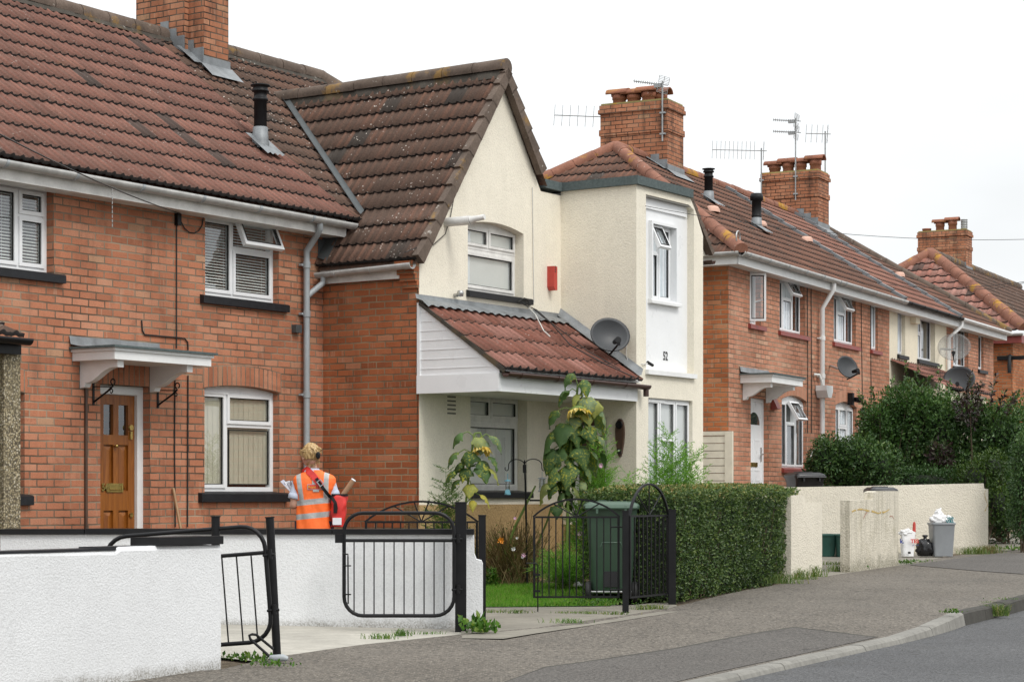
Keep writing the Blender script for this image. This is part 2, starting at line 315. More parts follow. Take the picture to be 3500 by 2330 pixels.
M['felt'] = plain('felt', (0.10, 0.125, 0.125), 0.95, 0, 0.3, 30, 0.2, 0.4)
M['cream'] = render_coat('render_cream', (0.85, 0.795, 0.67), 60, 0.28, (0.45, 0.36, 0.22), 0.1, 0.1, 0.08, 0.05, 0.012)
M['cream46'] = render_coat('render_cream_far', (0.82, 0.755, 0.60), 40, 0.3, (0.45, 0.36, 0.22), 0.1, 0.1, 0.07)
M['tan'] = render_coat('render_tan', (0.56, 0.38, 0.185), 40, 0.6, (0.17, 0.12, 0.07), 0.05, 0.35, 0.2)
M['whitewall'] = render_coat('roughcast_white', (0.755, 0.765, 0.775), 74, 0.36, (0.17, 0.15, 0.11), 0.0, 0.10, 0.06, 0.03, 0.010)
M['creamwall'] = render_coat('roughcast_cream', (0.78, 0.725, 0.61), 46, 0.55, (0.3, 0.27, 0.17), 0.0, 0.1, 0.1)
M['dirtywall'] = render_coat('roughcast_dirty', (0.74, 0.685, 0.57), 46, 0.6, (0.10, 0.095, 0.06), 0.0, 0.22, 0.15, 0.5)
M['pebble'] = None
def pebble():
    t = T('pebbledash'); p = t.pos(); vo = t.n('ShaderNodeTexVoronoi', {'Vector': p, 'Scale': 60.0}); rc = t.xyz(vo.outputs['Color'])
    c = t.ramp(rc[0], [(0.0, (0.12, 0.095, 0.055)), (0.35, (0.30, 0.245, 0.14)), (0.7, (0.44, 0.37, 0.23)), (1.0, (0.62, 0.57, 0.45))]); c = t.mix(t.rng(vo.outputs['Distance'], 0.35, 0.7), c, (0.07, 0.055, 0.035))
    c = t.mix(t.rng(t.noise(p, 2.0, 4), 0.4, 0.7, 0, 0.5), c, (0.17, 0.145, 0.09)); t.bump(vo.outputs['Distance'], -0.8, 0.012); return t.fin(c, 0.85)
M['pebble'] = pebble()
M['upvc'] = plain('white_plastic', (0.82, 0.83, 0.84), 0.32, 0, 0.05, 3)
M['white'] = plain('white_paint', (0.78, 0.785, 0.78), 0.5, 0, 0.09, 4)
M['whited'] = plain('white_paint_aged', (0.72, 0.71, 0.685), 0.6, 0, 0.2, 7)
M['pinkwhite'] = plain('white_paint_shaded', (0.70, 0.65, 0.62), 0.5, 0, 0.08, 4)
M['greyplastic'] = plain('grey_plastic', (0.33, 0.355, 0.37), 0.42, 0, 0.14, 5)
M['gutter'] = plain('gutter_grey', (0.46, 0.455, 0.44), 0.42, 0, 0.25, 9)
M['brownplastic'] = plain('brown_plastic', (0.055, 0.025, 0.018), 0.4, 0, 0.2, 6)
M['black'] = plain('black_gloss', (0.007, 0.007, 0.008), 0.4, 0, 0.3, 9, 0.28)
M['blackm'] = plain('black_matt', (0.010, 0.010, 0.011), 0.5, 0, 0.3, 9, 0.25)
M['blacksill'] = plain('black_sill', (0.016, 0.017, 0.02), 0.5, 0, 0.4, 14, 0.3, 0.5)
M['redsill'] = plain('red_sill', (0.26, 0.05, 0.04), 0.45, 0, 0.25, 9)
M['interior'] = plain('room_plaster', (0.25, 0.24, 0.22), 0.9, 0, 0.1, 2)
M['blind'] = plain('blind_white', (0.82, 0.82, 0.79), 0.55, 0, 0.05, 4)
M['blindcream'] = plain('blind_cream', (0.60, 0.55, 0.43), 0.7, 0, 0.08, 5)
M['net'] = plain('net_curtain', (0.80, 0.84, 0.87), 0.8, 0, 0.1, 6)
M['drape'] = plain('grey_curtain', (0.13, 0.13, 0.125), 0.8, 0, 0.2, 6)
M['glass'] = glass('window_glass', (0.93, 0.95, 0.945), 0.10)
M['glassb'] = glass('window_glass_bright', (0.93, 0.95, 0.955), 0.14)
M['tileshade'] = plain('tile_shadow_gap', (0.012, 0.009, 0.008), 0.95)  # front edges of the tile courses painted near-black as their shadow line
M['glassd'] = glass('window_glass_grey', (0.6, 0.64, 0.64), 0.1)
M['brass'] = plain('brass', (0.5, 0.36, 0.12), 0.3, 0.9, 0.25, 20)
M['steel'] = plain('steel', (0.45, 0.45, 0.44), 0.35, 0.8, 0.2, 12)
M['alum'] = plain('aluminium', (0.36, 0.37, 0.37), 0.45, 0.6, 0.3, 20)
M['cable'] = plain('cable_black', (0.018, 0.017, 0.016), 0.55, 0, 0.2, 9)
M['cablew'] = plain('cable_white', (0.6, 0.59, 0.56), 0.5, 0, 0.1, 9)
M['red'] = plain('red_plastic', (0.50, 0.055, 0.04), 0.42, 0, 0.12, 12)
M['terracotta'] = ridge_mat('terracotta', (0.29, 0.12, 0.075), 0.25)
M['salmonvent'] = plain('vent_pink', (0.60, 0.36, 0.27), 0.6, 0, 0.15, 8)
M['greybin'] = plain('bin_grey', (0.27, 0.285, 0.30), 0.42, 0, 0.08, 7)
M['greenbin'] = plain('bin_green', (0.058, 0.105, 0.072), 0.38, 0, 0.12, 4)
M['greenbox'] = plain('box_green', (0.018, 0.075, 0.06), 0.45, 0, 0.15, 6)
M['blackbin'] = plain('bin_black', (0.018, 0.018, 0.02), 0.35, 0, 0.15, 5)
M['rubber'] = plain('rubber', (0.012, 0.012, 0.012), 0.7)
M['bagblack'] = plain('bag_black', (0.01, 0.01, 0.011), 0.22, 0, 0.2, 9)
M['bagwhite'] = plain('bag_white', (0.80, 0.80, 0.80), 0.35, 0, 0.08, 9)
M['inkred'] = plain('ink_red', (0.62, 0.05, 0.035), 0.5); M['inkblue'] = plain('ink_blue', (0.02, 0.045, 0.28), 0.5); M['inkteal'] = plain('ink_teal', (0.01, 0.16, 0.17), 0.5)
M['inkyel'] = plain('ink_yellow', (0.75, 0.42, 0.05), 0.5); M['ink'] = plain('ink_black', (0.02, 0.02, 0.02), 0.5)
M['dish'] = plain('dish_grey', (0.040, 0.043, 0.047), 0.5, 0, 0.15, 6)
M['asphalt'] = asphalt('pavement_tarmac', (0.113, 0.100, 0.084), (0.150, 0.134, 0.114), (0.36, 0.325, 0.275), 0.9, 0.6)
M['asphaltp'] = asphalt('patch_tarmac', (0.088, 0.081, 0.074), (0.112, 0.104, 0.096), (0.26, 0.25, 0.235), 1.3, 0.35)
M['road'] = asphalt('road_tarmac', (0.076, 0.077, 0.080), (0.100, 0.101, 0.104), (0.26, 0.26, 0.26), 1.4, 0.3)
M['concrete'] = concrete('drive_concrete', (0.47, 0.445, 0.39))
M['concreteg'] = concrete('path_concrete', (0.27, 0.25, 0.21))
M['kerbl'] = concrete('kerb_light', (0.275, 0.265, 0.24), 0.25); M['kerbd'] = concrete('kerb_dark', (0.075, 0.071, 0.062), 0.3)
def soil():
    t = T('soil'); p = t.pos(); n = t.noise(p, 9, 6, 0.7); c = t.ramp(n, [(0.3, (0.05, 0.035, 0.02)), (0.6, (0.13, 0.10, 0.065)), (0.8, (0.2, 0.165, 0.11))]); t.bump(n, 0.8, 0.03); return t.fin(c, 0.95)
M['soil'] = soil()
M['turf'] = plain('turf', (0.06, 0.17, 0.015), 0.9, 0, 0.4, 8)
M['grass'] = leaf('grass_blade', [(0.0, (0.08, 0.22, 0.018)), (0.5, (0.14, 0.34, 0.03)), (0.85, (0.22, 0.40, 0.06)), (1.0, (0.36, 0.33, 0.14))], 0.5, 0.35)
M['weed'] = leaf('weed_leaf', [(0.0, (0.035, 0.10, 0.012)), (0.6, (0.085, 0.20, 0.025)), (1.0, (0.20, 0.27, 0.06))], 0.5, 0.3)
M['hedge'] = leaf('hedge_leaf', [(0.0, (0.028, 0.06, 0.018)), (0.4, (0.068, 0.12, 0.036)), (0.7, (0.125, 0.19, 0.055)), (0.88, (0.21, 0.25, 0.08)), (1.0, (0.38, 0.28, 0.12))], 0.42, 0.2, 0.38)
M['hedgey'] = leaf('hedge_leaf_yellow', [(0.0, (0.025, 0.055, 0.01)), (0.6, (0.06, 0.115, 0.018)), (0.82, (0.13, 0.18, 0.02)), (1.0, (0.42, 0.38, 0.03))], 0.4, 0.2)
M['tuftg'] = leaf('tuft_blade', [(0.0, (0.05, 0.10, 0.015)), (0.5, (0.10, 0.18, 0.03)), (0.85, (0.17, 0.22, 0.05)), (1.0, (0.34, 0.29, 0.15))], 0.55, 0.3)
M['creampaint'] = plain('cream_paint', (0.70, 0.65, 0.53), 0.6, 0, 0.12, 8)
M['shrub'] = leaf('shrub_leaf', [(0.0, (0.018, 0.05, 0.014)), (0.5, (0.055, 0.12, 0.034)), (0.85, (0.11, 0.19, 0.055)), (1.0, (0.20, 0.28, 0.095))], 0.4, 0.15)
M['shrubl'] = leaf('shrub_leaf_light', [(0.0, (0.03, 0.075, 0.016)), (0.5, (0.06, 0.14, 0.03)), (1.0, (0.15, 0.24, 0.07))], 0.4, 0.25)
M['purple'] = leaf('purple_leaf', [(0.0, (0.02, 0.014, 0.014)), (0.5, (0.05, 0.028, 0.03)), (0.75, (0.05, 0.075, 0.025)), (1.0, (0.12, 0.085, 0.07))], 0.4, 0.15)
def sunleaf():
    t = T('sunflower_leaf'); r = t.attr(); p = t.pos(); n = t.noise(p, 5, 3); c = t.ramp(r, [(0.0, (0.035, 0.08, 0.025)), (0.5, (0.08, 0.15, 0.05)), (0.7, (0.16, 0.22, 0.12)), (0.85, (0.26, 0.29, 0.08)), (1.0, (0.48, 0.40, 0.06))])
    c = t.mix(1.0, c, t.ramp(n, [(0.3, (0.6, 0.62, 0.6)), (0.7, (1.25, 1.2, 1.1))]), 'MULTIPLY'); sp = t.rng(t.noise(p, 38, 3, 0.7), 0.53, 0.60); rg = t.rng(t.noise(p, 4.5, 2), 0.44, 0.56); c = t.mix(t.m_('MULTIPLY', t.m_('MULTIPLY', sp, rg), 0.85), c, (0.40, 0.38, 0.05))
    t.bump(t.noise(p, 55, 3), 0.5, 0.006); t.fin(c, 0.6, 0, 0.25); tr = t.n('ShaderNodeBsdfTranslucent', {'Color': t.mix(1.0, c, (1.3, 1.4, 0.6), 'MULTIPLY')}); mx = t.n('ShaderNodeMixShader', {0: 0.2, 1: t.b.outputs[0], 2: tr.outputs[0]}); t.t.links.new(mx.outputs[0], t.out.inputs['Surface']); return t.m
M['sunleaf'] = sunleaf()
M['petal'] = leaf('petal_yellow', [(0.0, (0.62, 0.42, 0.06)), (0.6, (0.78, 0.62, 0.20)), (1.0, (0.80, 0.68, 0.34))], 0.6, 0.3)
M['stem'] = plain('green_stem', (0.13, 0.2, 0.035), 0.6, 0, 0.25, 5)
M['fern'] = leaf('cosmos_leaf', [(0.0, (0.09, 0.24, 0.03)), (0.6, (0.18, 0.38, 0.055)), (1.0, (0.32, 0.52, 0.12))], 0.5, 0.4)
M['dry'] = leaf('dry_stem', [(0.0, (0.10, 0.065, 0.03)), (0.6, (0.24, 0.165, 0.08)), (0.9, (0.36, 0.27, 0.14)), (1.0, (0.1, 0.16, 0.04))], 0.8, 0.15)
M['twig'] = plain('twig_bark', (0.09, 0.065, 0.04), 0.85, 0, 0.3, 20)
M['pink'] = plain('petal_pink', (0.72, 0.45, 0.6), 0.6); M['orange'] = plain('petal_orange', (0.8, 0.3, 0.02), 0.6); M['whitepet'] = plain('petal_white', (0.8, 0.8, 0.8), 0.6)
def wood(name, c1, c2):
    t = T(name); p = t.obj(); n = t.noise(t.scl(p, (14.0, 14.0, 1.2)), 2.0, 5, 0.65, 0.6); c = t.mix(t.rng(n, 0.35, 0.65), c1, c2); t.bump(n, 0.15, 0.002); return t.fin(c, 0.38)
M['door'] = wood('door_oak', (0.19, 0.056, 0.007), (0.31, 0.105, 0.014)); M['darkwood'] = wood('dark_wood', (0.05, 0.028, 0.018), (0.10, 0.055, 0.035)); M['broom'] = wood('broom_wood', (0.3, 0.17, 0.08), (0.4, 0.25, 0.13))
M['skin'] = plain('skin', (0.56, 0.32, 0.23), 0.5, 0, 0.08, 14)
M['hair'] = None
def hairm():
    t = T('hair_blonde'); p = t.obj(); n = t.noise(t.scl(p, (110.0, 110.0, 14.0)), 1.0, 3, 0.6); c = t.ramp(n, [(0.3, (0.16, 0.085, 0.03)), (0.5, (0.42, 0.27, 0.11)), (0.72, (0.66, 0.49, 0.25))]); t.bump(n, 0.4, 0.004); return t.fin(c, 0.42)
M['hair'] = hairm()
M['hivis'] = plain('hivis_orange', (1.0, 0.17, 0.025), 0.6, 0, 0.1, 12)
bs = M['hivis'].node_tree.nodes['Principled BSDF']
M['silver'] = plain('reflective_band', (0.42, 0.42, 0.41), 0.4, 0.2, 0.15, 25)
M['shirt'] = plain('shirt_blue', (0.52, 0.58, 0.70), 0.8, 0, 0.1, 12); M['navy'] = plain('navy_cloth', (0.02, 0.025, 0.05), 0.85)
M['bagred'] = plain('bag_red', (0.62, 0.028, 0.022), 0.55, 0, 0.2, 14); M['paper'] = plain('paper', (0.76, 0.77, 0.80), 0.7, 0, 0.06, 20); M['card'] = plain('cardboard', (0.38, 0.225, 0.13), 0.75, 0, 0.08, 8)
SKY_H, SKY_Z, SUN_E = 9.25, 20.0, 1.55
# ---------------------------------------------------------------- building kit
def poly_plane(mb, outer, holes, mp, inward, depth=0.0, mi=0, mir=None):
    """flat wall: outline and openings in plane coordinates (s, z); mp(s, z) -> point; inward = unit vector into the house"""
    loops = [[Vector((p[0], p[1], 0)) for p in outer]] + [[Vector((p[0], p[1], 0)) for p in h] for h in holes]
    flat = [p for l in loops for p in l]; inward = Vector(inward)
    for tr in tessellate_polygon(loops):
        pts = [Vector(mp(flat[i].x, flat[i].y)) for i in tr]
        nn = (pts[1] - pts[0]).cross(pts[2] - pts[0])
        if nn.length < 1e-9: continue
        if nn.dot(inward) > 0: pts.reverse()
        mb.face(pts, mi, rnd=0.5)
    if depth:
        for h in holes:
            n = len(h); c = sum((Vector(mp(*p)) for p in h), Vector()) / n
            for i in range(n):
                a = Vector(mp(*h[i])); b = Vector(mp(*h[(i + 1) % n])); q = [a, b, b + inward * depth, a + inward * depth]
                if newell(q).dot(c - (a + b) / 2) < 0: q.reverse()
                mb.face(q, mi if mir is None else mir, rnd=0.5)
def rect(x0, x1, z0, z1): return [(x0, z0), (x1, z0), (x1, z1), (x0, z1)]
def arched(x0, x1, z0, z1, rise, n=8):
    """opening whose head is a shallow segmental arch; z1 = crown"""
    return [(x0, z0), (x1, z0)] + [(x1 + (x0 - x1) * i / n, z1 - rise * (2 * i / n - 1) ** 2) for i in range(n + 1)]
def arch_course(fr_root, x0, x1, zc, rise, h, y, m, flat=False):
    mb = MB(); n = 14; e = 0.03
    for i in range(n):
        a = x0 - e + (x1 - x0 + 2 * e) * i / n; b = x0 - e + (x1 - x0 + 2 * e) * (i + 1) / n
        f = lambda x: zc - (0 if flat else rise * (2 * (x - x0) / (x1 - x0) - 1) ** 2)
        p = [(a, y, f(a)), (b, y, f(b)), (b, y, f(b) + h), (a, y, f(a) + h)]
        mb.face(p, uv=[(q[2] - f(q[0]) + 4.503, q[0]) for q in p])
        mb.face([(a, y, f(a)), (a, y + 0.1, f(a)), (b, y + 0.1, f(b)), (b, y, f(b))], uv=[(0, a), (0.1, a), (0.1, b), (0, b)])
    return mb.build('brick_arch', m, fr_root)
ROLL = [(0.0, 0.0), (0.10, -0.002), (0.22, 0.001), (0.30, 0.003), (0.40, -0.001), (0.50, 0.001), (0.57, 0.010), (0.65, 0.019), (0.74, 0.023), (0.83, 0.019), (0.91, 0.010), (0.98, 0.001)]
def tile_roof(name, mat, parent, P0, ex, up, L, S, gauge, pitch=0.165, cuts=(), thick=0.026, closed=True, wob=0.004, label=None, hgt=1.0):
    """single-lap roll tiles laid in courses: ex along the eaves, up along the slope"""
    ex = Vector(ex).normalized(); up = Vector(up).normalized(); n = ex.cross(up).normalized()
    if n.z < 0: n = -n
    P0 = Vector(P0); bm = bmesh.new(); uvl = bm.loops.layers.uv.new('UVMap'); rl = bm.faces.layers.float.new('rnd')
    xs = []; k = 0
    while k * pitch < L:
        for (a, h) in ROLL:
            x = (k + a) * pitch
            if x <= L: xs.append((x, h * hgt))
        k += 1
    xs.append((L, 0.0)); nc = int(math.ceil(S / gauge - 1e-6))
    for i in range(nc):
        s0 = i * gauge; s1 = min((i + 1) * gauge, S); jt = R.uniform(-wob, wob)
        rows = [[], [], []]
        for j, (x, h) in enumerate(xs):
            w = noise.noise(Vector((x * 2.2, i * 7.1, 0))) * wob * 2 + noise.noise(Vector((math.floor(x / (2 * pitch)) * 3.3, i * 5.7, 2))) * wob * 1.6
            b = P0 + ex * x
            rows[0].append(bm.verts.new(b + up * (s0 + w * 0.6 + jt) + n * (h * 0.55 - 0.012)))
            rows[1].append(bm.verts.new(b + up * (s0 + w * 0.6 + jt) + n * (h + thick + w * 0.5)))
            rows[2].append(bm.verts.new(b + up * (s1 + 0.012) + n * (h * 0.85 + 0.002)))
        for r in (0, 1):
            for j in range(len(xs) - 1):
                q = [rows[r][j], rows[r][j + 1], rows[r + 1][j + 1], rows[r + 1][j]]
                if r == 1: va, vb = s0 + 0.001, s1 - 0.001
                else: va, vb = s0 + 0.002, s0 + 0.004
                f = bm.faces.new(q); f.smooth = True; f[rl] = 0.5
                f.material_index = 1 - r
                for lp, uv in zip(f.loops, ((xs[j][0], va), (xs[j + 1][0], va), (xs[j + 1][0], vb), (xs[j][0], vb))): lp[uvl].uv = uv
        # verge ends
    for (co, no) in cuts:
        g = bm.verts[:] + bm.edges[:] + bm.faces[:]
        bmesh.ops.bisect_plane(bm, geom=g, plane_co=Vector(co), plane_no=Vector(no), clear_outer=True, clear_inner=False)
    bm.normal_update(); me = bpy.data.meshes.new(name); bm.to_mesh(me); bm.free(); me.materials.append(mat); me.materials.append(M['tileshade'])
    o = bpy.data.objects.new(name, me); col.objects.link(o); o.parent = parent
    if label: o['label'] = label
    return o
def ridge_run(parent, a, b, m, r=0.115, seg=0.44, name='ridge_tiles'):
    a = Vector(a); b = Vector(b); L = (b - a).length; d = (b - a) / L; mb = MB(); n = max(1, int(round(L / seg))); s = L / n
    side = d.cross(Vector((0, 0, 1))).normalized(); up = side.cross(d)
    for i in range(n):
        p = a + d * (i * s); q = a + d * ((i + 1) * s - 0.008); jit = R.uniform(-0.006, 0.006); rows = []
        for e, rr in ((p, r * 1.04), (q, r)):
            rows.append([e + up * jit + side * math.cos(math.pi * (k / 10.0) * 1.24 - 0.38) * rr + up * math.sin(math.pi * (k / 10.0) * 1.24 - 0.38) * rr for k in range(11)])
        mb.grid(rows); mb.face(rows[0]); mb.face(rows[1][::-1])
    return mb.build(name, m, parent)
def bed_run(parent, a, b, m, w=0.17, drop=0.10, name='cement_bedding'):
    a = Vector(a); b = Vector(b); d = (b - a).normalized(); side = d.cross(Vector((0, 0, 1))).normalized(); up = side.cross(d); mb = MB(); n = max(2, int((b - a).length / 0.12)); rows = []
    for k in range(n + 1):
        p = a.lerp(b, k / n); j = R.uniform(-0.018, 0.018)
        rows.append([p - side * (w + j) - up * drop, p - side * w * 0.55 - up * 0.01, p + up * 0.03, p + side * w * 0.55 - up * 0.01, p + side * (w + j) - up * drop])
    mb.grid(rows); return mb.build(name, m, parent)
def gutter(parent, a, b, m, r=0.062, brackets=1.0, m2=None):
    """half-round gutter with union clips"""
    a = Vector(a); b = Vector(b); d = (b - a).normalized(); side = d.cross(Vector((0, 0, 1))).normalized(); L = (b - a).length; mb = MB()
    def half(p, q, rr):
        rows = []
        for e in (p, q):
            outer = [e + side * math.cos(math.pi + math.pi * k / 8) * rr + Vector((0, 0, math.sin(math.pi + math.pi * k / 8) * rr)) for k in range(9)]
            inner = [e + side * math.cos(-math.pi * k / 8) * rr * 0.88 + Vector((0, 0, math.sin(-math.pi * k / 8) * rr * 0.88)) for k in range(9)]
            rows.append(outer + inner)
        mb.grid(rows, 0, True, True); mb.face(rows[0]); mb.face(rows[1][::-1])
    half(a, b, r); g = mb.build('gutter', m, parent)
    k = 0.25
    while k < L:
        mb = MB(); half(a + d * k, a + d * (k + (0.11 if int(k * 10) % 3 == 0 else 0.035)), r * 1.1); mb.build('gutter_bracket', m2 or m, g); k += brackets
    return g
def pipe(parent, path, m, r=0.034, clips=(), name='downpipe'):
    mb = MB(); mb.tube(path, r, 12)
    for p in clips:
        mb.tube([Vector(p) - Vector((0, 0, 0.035)), Vector(p) + Vector((0, 0, 0.035))], r * 1.22, 12); mb.box(p[0] - r * 2.0, p[0] + r * 2.0, p[1] + r * 0.4, p[1] + r * 1.6, p[2] - 0.012, p[2] + 0.012)
    return mb.build(name, m, parent)
def frame_ring(mb, x0, x1, z0, z1, y0, y1, w, mi=0, wb=None):
    wb = wb or w
    mb.box(x0, x0 + w, y0, y1, z0, z1, mi); mb.box(x1 - w, x1, y0, y1, z0, z1, mi)
    mb.box(x0 + w, x1 - w, y0 + .001, y1, z0, z0 + wb, mi); mb.box(x0 + w, x1 - w, y0 + .001, y1, z1 - w, z1, mi)
def blind_mesh(kind, x0, x1, z0, z1, y):
    mb = MB()
    if kind == 'venetian':
        z = z0 + 0.01
        while z < z1 - 0.01:
            mb.face([(x0, y, z - 0.006), (x1, y, z - 0.006), (x1, y + 0.022, z + 0.010), (x0, y + 0.022, z + 0.010)]); z += 0.031
        for f in (0.2, 0.8): mb.tube([(x0 + (x1 - x0) * f, y - .004, z0), (x0 + (x1 - x0) * f, y - .004, z1)], 0.0016, 4)
        return mb, 'blind'
    if kind == 'closed':
        z = z0
        while z < z1:
            b = min(z + 0.03, z1); mb.face([(x0, y + .004, z), (x1, y + .004, z), (x1, y, b), (x0, y, b)]); z += 0.03
        return mb, 'blind'
    if kind == 'vertical':
        x = x0; i = 0
        while x < x1:
            b = min(x + 0.088, x1); t = R.uniform(0.004, 0.008); b += 0.03; mb.face([(x, y, z0 + .05), (b, y + t, z0 + .05), (b, y + t, z1), (x, y, z1)], 0, rnd=0.5); x += 0.082
        return mb, 'blindcream'
    if kind in ('net', 'drape', 'half'):
        n = 40; rows = []; xe = x1 if kind != 'half' else x0 + (x1 - x0) * 0.55
        for zz in (z0, z1): rows.append([(x0 + (xe - x0) * k / n, y + 0.02 * math.sin(k * 1.35) + 0.01 * math.sin(k * 0.5), zz) for k in range(n + 1)])
        mb.grid(rows); return mb, ('net' if kind != 'drape' else 'drape')
def window(parent, x0, x1, z0, z1, y, cols=(1.0,), trans=None, head=0.0, fw=0.062, blind=None, sill=None, sm='blacksill', yw=0.0, m='upvc', open_cells=(), sash_in=True, glassm='glass', sill_ext=0.075, skip_blind=(), vent=False, sill_h=0.075, sill_out=0.06):
    """framed window unit: cols = widths of the lights, trans = {column: [heights of transoms from the bottom]}, head = arched infill above"""
    trans = trans or {}; mb = MB(); gm = MB(); bm_ = {}
    d = 0.07; zt = z1 - head
    frame_ring(mb, x0, x1, z0, zt, y, y + d, fw * 0.8, 0, fw)
    if head:
        n = 10; pts = [(x0, y + 0.008, zt), (x1, y + 0.008, zt)] + [(x1 + (x0 - x1) * i / n, y + 0.008, z1 + 0.02 - head * 0.85 * (2 * i / n - 1) ** 2) for i in range(n + 1)]
        mb.prism(pts, (0, d * 0.8, 0))
    W = x1 - x0; tot = sum(cols); xx = x0; cells = []
    for ci, c in enumerate(cols):
        xa = xx; xb = xx + W * c / tot; xx = xb
        if ci < len(cols) - 1: mb.box(xb - fw * 0.4, xb + fw * 0.4, y + .002, y + d, z0 + fw, zt - fw * 0.8)
        zs = [z0] + [z0 + t for t in trans.get(ci, [])] + [zt]
        for k in range(len(zs) - 1):
            if k: mb.box(xa + fw * 0.4, xb - fw * 0.4, y + .003, y + d, zs[k] - fw * 0.4, zs[k] + fw * 0.4)
            cells.append((ci, k, xa + (fw * 0.8 if ci == 0 else fw * 0.4), xb - (fw * 0.8 if ci == len(cols) - 1 else fw * 0.4), zs[k] + (fw if k == 0 else fw * 0.4), zs[k + 1] - (fw * 0.8 if k == len(zs) - 2 else fw * 0.4)))
    for (ci, k, a, b, c, e) in cells:
        if (ci, k) in open_cells: continue
        s = 0.0
        if sash_in is True or (isinstance(sash_in, (set, tuple)) and (ci, k) in sash_in):
            s = fw * 0.62; frame_ring(mb, a - 0.012, b + 0.012, c - 0.012, e + 0.012, y - 0.014, y + 0.03, s)
        gm.face([(a + s * .7, y + 0.02, c + s * .7), (b - s * .7, y + 0.02, c + s * .7), (b - s * .7, y + 0.02, e - s * .7), (a + s * .7, y + 0.02, e - s * .7)])
        gk = MB()
    if vent: mb.box(x0 + 0.06, x0 + 0.06 + min(0.4, W * 0.36), y - 0.022, y - 0.002, zt - 0.045, zt - 0.022)
    w = mb.build('window', M[m], parent)
    if gm.f: gm.build('pane', M[glassm], w)
    # dark rubber gasket round each pane reads as a thin line
    gk = MB()
    for (ci, k, a, b, c, e) in cells:
        if (ci, k) in open_cells: continue
        s = fw * 0.62 if sash_in else 0.0
        frame_ring(gk, a + s * .6, b - s * .6, c + s * .6, e - s * .6, y + 0.0, y + 0.018, 0.012 if fw > .055 else 0.006)
    if gk.f: gk.build('gasket', M['rubber'], w)
    if blind:
        bl = MB(); nm = 'blind'
        for (ci, k, a, b, c, e) in cells:
            if (ci, k) in skip_blind: continue
            bb, nm = blind_mesh(blind if not isinstance(blind, dict) else blind.get((ci, k), 'closed'), a - .02, b + .02, c - .02, e + .02, y + (0.035 if blind != 'drape' else .09))
            o = len(bl.v); bl.v += bb.v; bl.f += [tuple(i + o for i in f) for f in bb.f]; bl.sm += bb.sm; bl.mi += bb.mi; bl.rnd += bb.rnd; bl.uv += bb.uv
        bl.build('blind' if nm.startswith('blind') else 'curtain', M[nm], w)
    if sill:
        sb = MB(); a, b, zs = sill; sb.prism([(a, yw - sill_out, zs - sill_h * .9), (a, yw - sill_out, zs - 0.012), (a, yw - sill_out + .02, zs), (a, y + 0.02, zs + 0.022), (a, y + 0.02, zs - sill_h)], (b - a, 0, 0))
        bevel(sb.build('sill', M[sm], w), 0.008)
    return w
def sash(parent, x0, x1, z0, z1, y, ang, kind='top', m='upvc', fw=0.055, glassm='glass', handle=True):
    """opening light: hinged at the top or at one side"""
    root = MB(); W = x1 - x0; Hh = z1 - z0
    if kind == 'top': Mt = Matrix.Translation((x0, y, z1)) @ Matrix.Rotation(-rad(ang), 4, 'X') @ Matrix.Translation((0, 0, -Hh))
    else: Mt = Matrix.Translation((x0, y, z0)) @ Matrix.Rotation(-rad(ang), 4, 'Z')
    mb = MB(); frame_ring(mb, 0, W, 0, Hh, -0.05, 0.0, fw)
    for i in range(len(mb.v)): mb.v[i] = Mt @ mb.v[i]
    s = mb.build('open_sash', M[m], parent)
    g = MB(); g.face([Mt @ Vector(p) for p in ((fw - .01, -0.02, fw - .01), (W - fw + .01, -0.02, fw - .01), (W - fw + .01, -0.02, Hh - fw + .01), (fw - .01, -0.02, Hh - fw + .01))]); g.build('pane', M[glassm], s)
    k = MB(); frame_ring(k, fw - .012, W - fw + .012, fw - .012, Hh - fw + .012, -0.054, -0.02, 0.012)
    for i in range(len(k.v)): k.v[i] = Mt @ k.v[i]
    k.build('gasket', M['rubber'], s)
    if handle and kind == 'side':
        h = MB(); h.tube([Mt @ Vector((W - fw * .5, 0.012, Hh * .45)), Mt @ Vector((W - fw * .5 - 0.02, 0.03, Hh * .45)), Mt @ Vector((W - fw - 0.12, 0.035, Hh * .41))], 0.011, 6); h.build('handle', M['upvc'], s)
    return s
def door_canopy(parent, xa, xb, z, out, th=0.15, m='white', lead=True):
    """flat timber door canopy on two scrolled brackets, lead dressed up the wall behind it"""
    c = MB(); c.box(xa, xb, -out, -0.002, z - th, z - 0.03); c.box(xa - 0.02, xb + 0.02, -out - 0.02, -0.002, z - 0.03, z)
    can = bevel(c.build('door_canopy', M[m], parent), 0.006)
    r = MB(); r.box(xa - 0.05, xb + 0.05, -out - 0.05, -0.004, z, z + 0.022); r.build('felt_roof', M['felt'], can)
    if lead:
        l = MB(); n = 12; rows = []
        for k in range(n + 1):
            x = xa - 0.05 + (xb - xa - 0.12) * k / n; rows.append([(x, -0.14, z + 0.028), (x, -0.03, z + 0.05 + R.uniform(0, .01)), (x, -0.012 - R.uniform(0, .006), z + 0.13 + R.uniform(-.008, .008)), (x, -0.004, z + 0.132)])
        l.grid(rows); l.build('lead_flashing', M['lead'], can)
    for x in (xa + 0.10, xb - 0.30):
        b = MB(); prof = [(-0.004, z - th), (-out + 0.06, z - th), (-out + 0.06, z - th - 0.07)]
        prof += [(-out + 0.10, z - th - 0.07)]
        for k in range(1, 9):
            t = k / 8; prof.append((-out + 0.10 + (out - 0.18) * t, z - th - 0.07 - 0.145 * (0.5 - 0.5 * math.cos(math.pi * t)) ** 1.2))
        prof += [(-0.06, z - th - 0.255), (-0.004, z - th - 0.265)]
        b.prism([(x, p[0], p[1]) for p in prof], (0.085, 0, 0)); b.build('bracket', M[m], can)
    return can
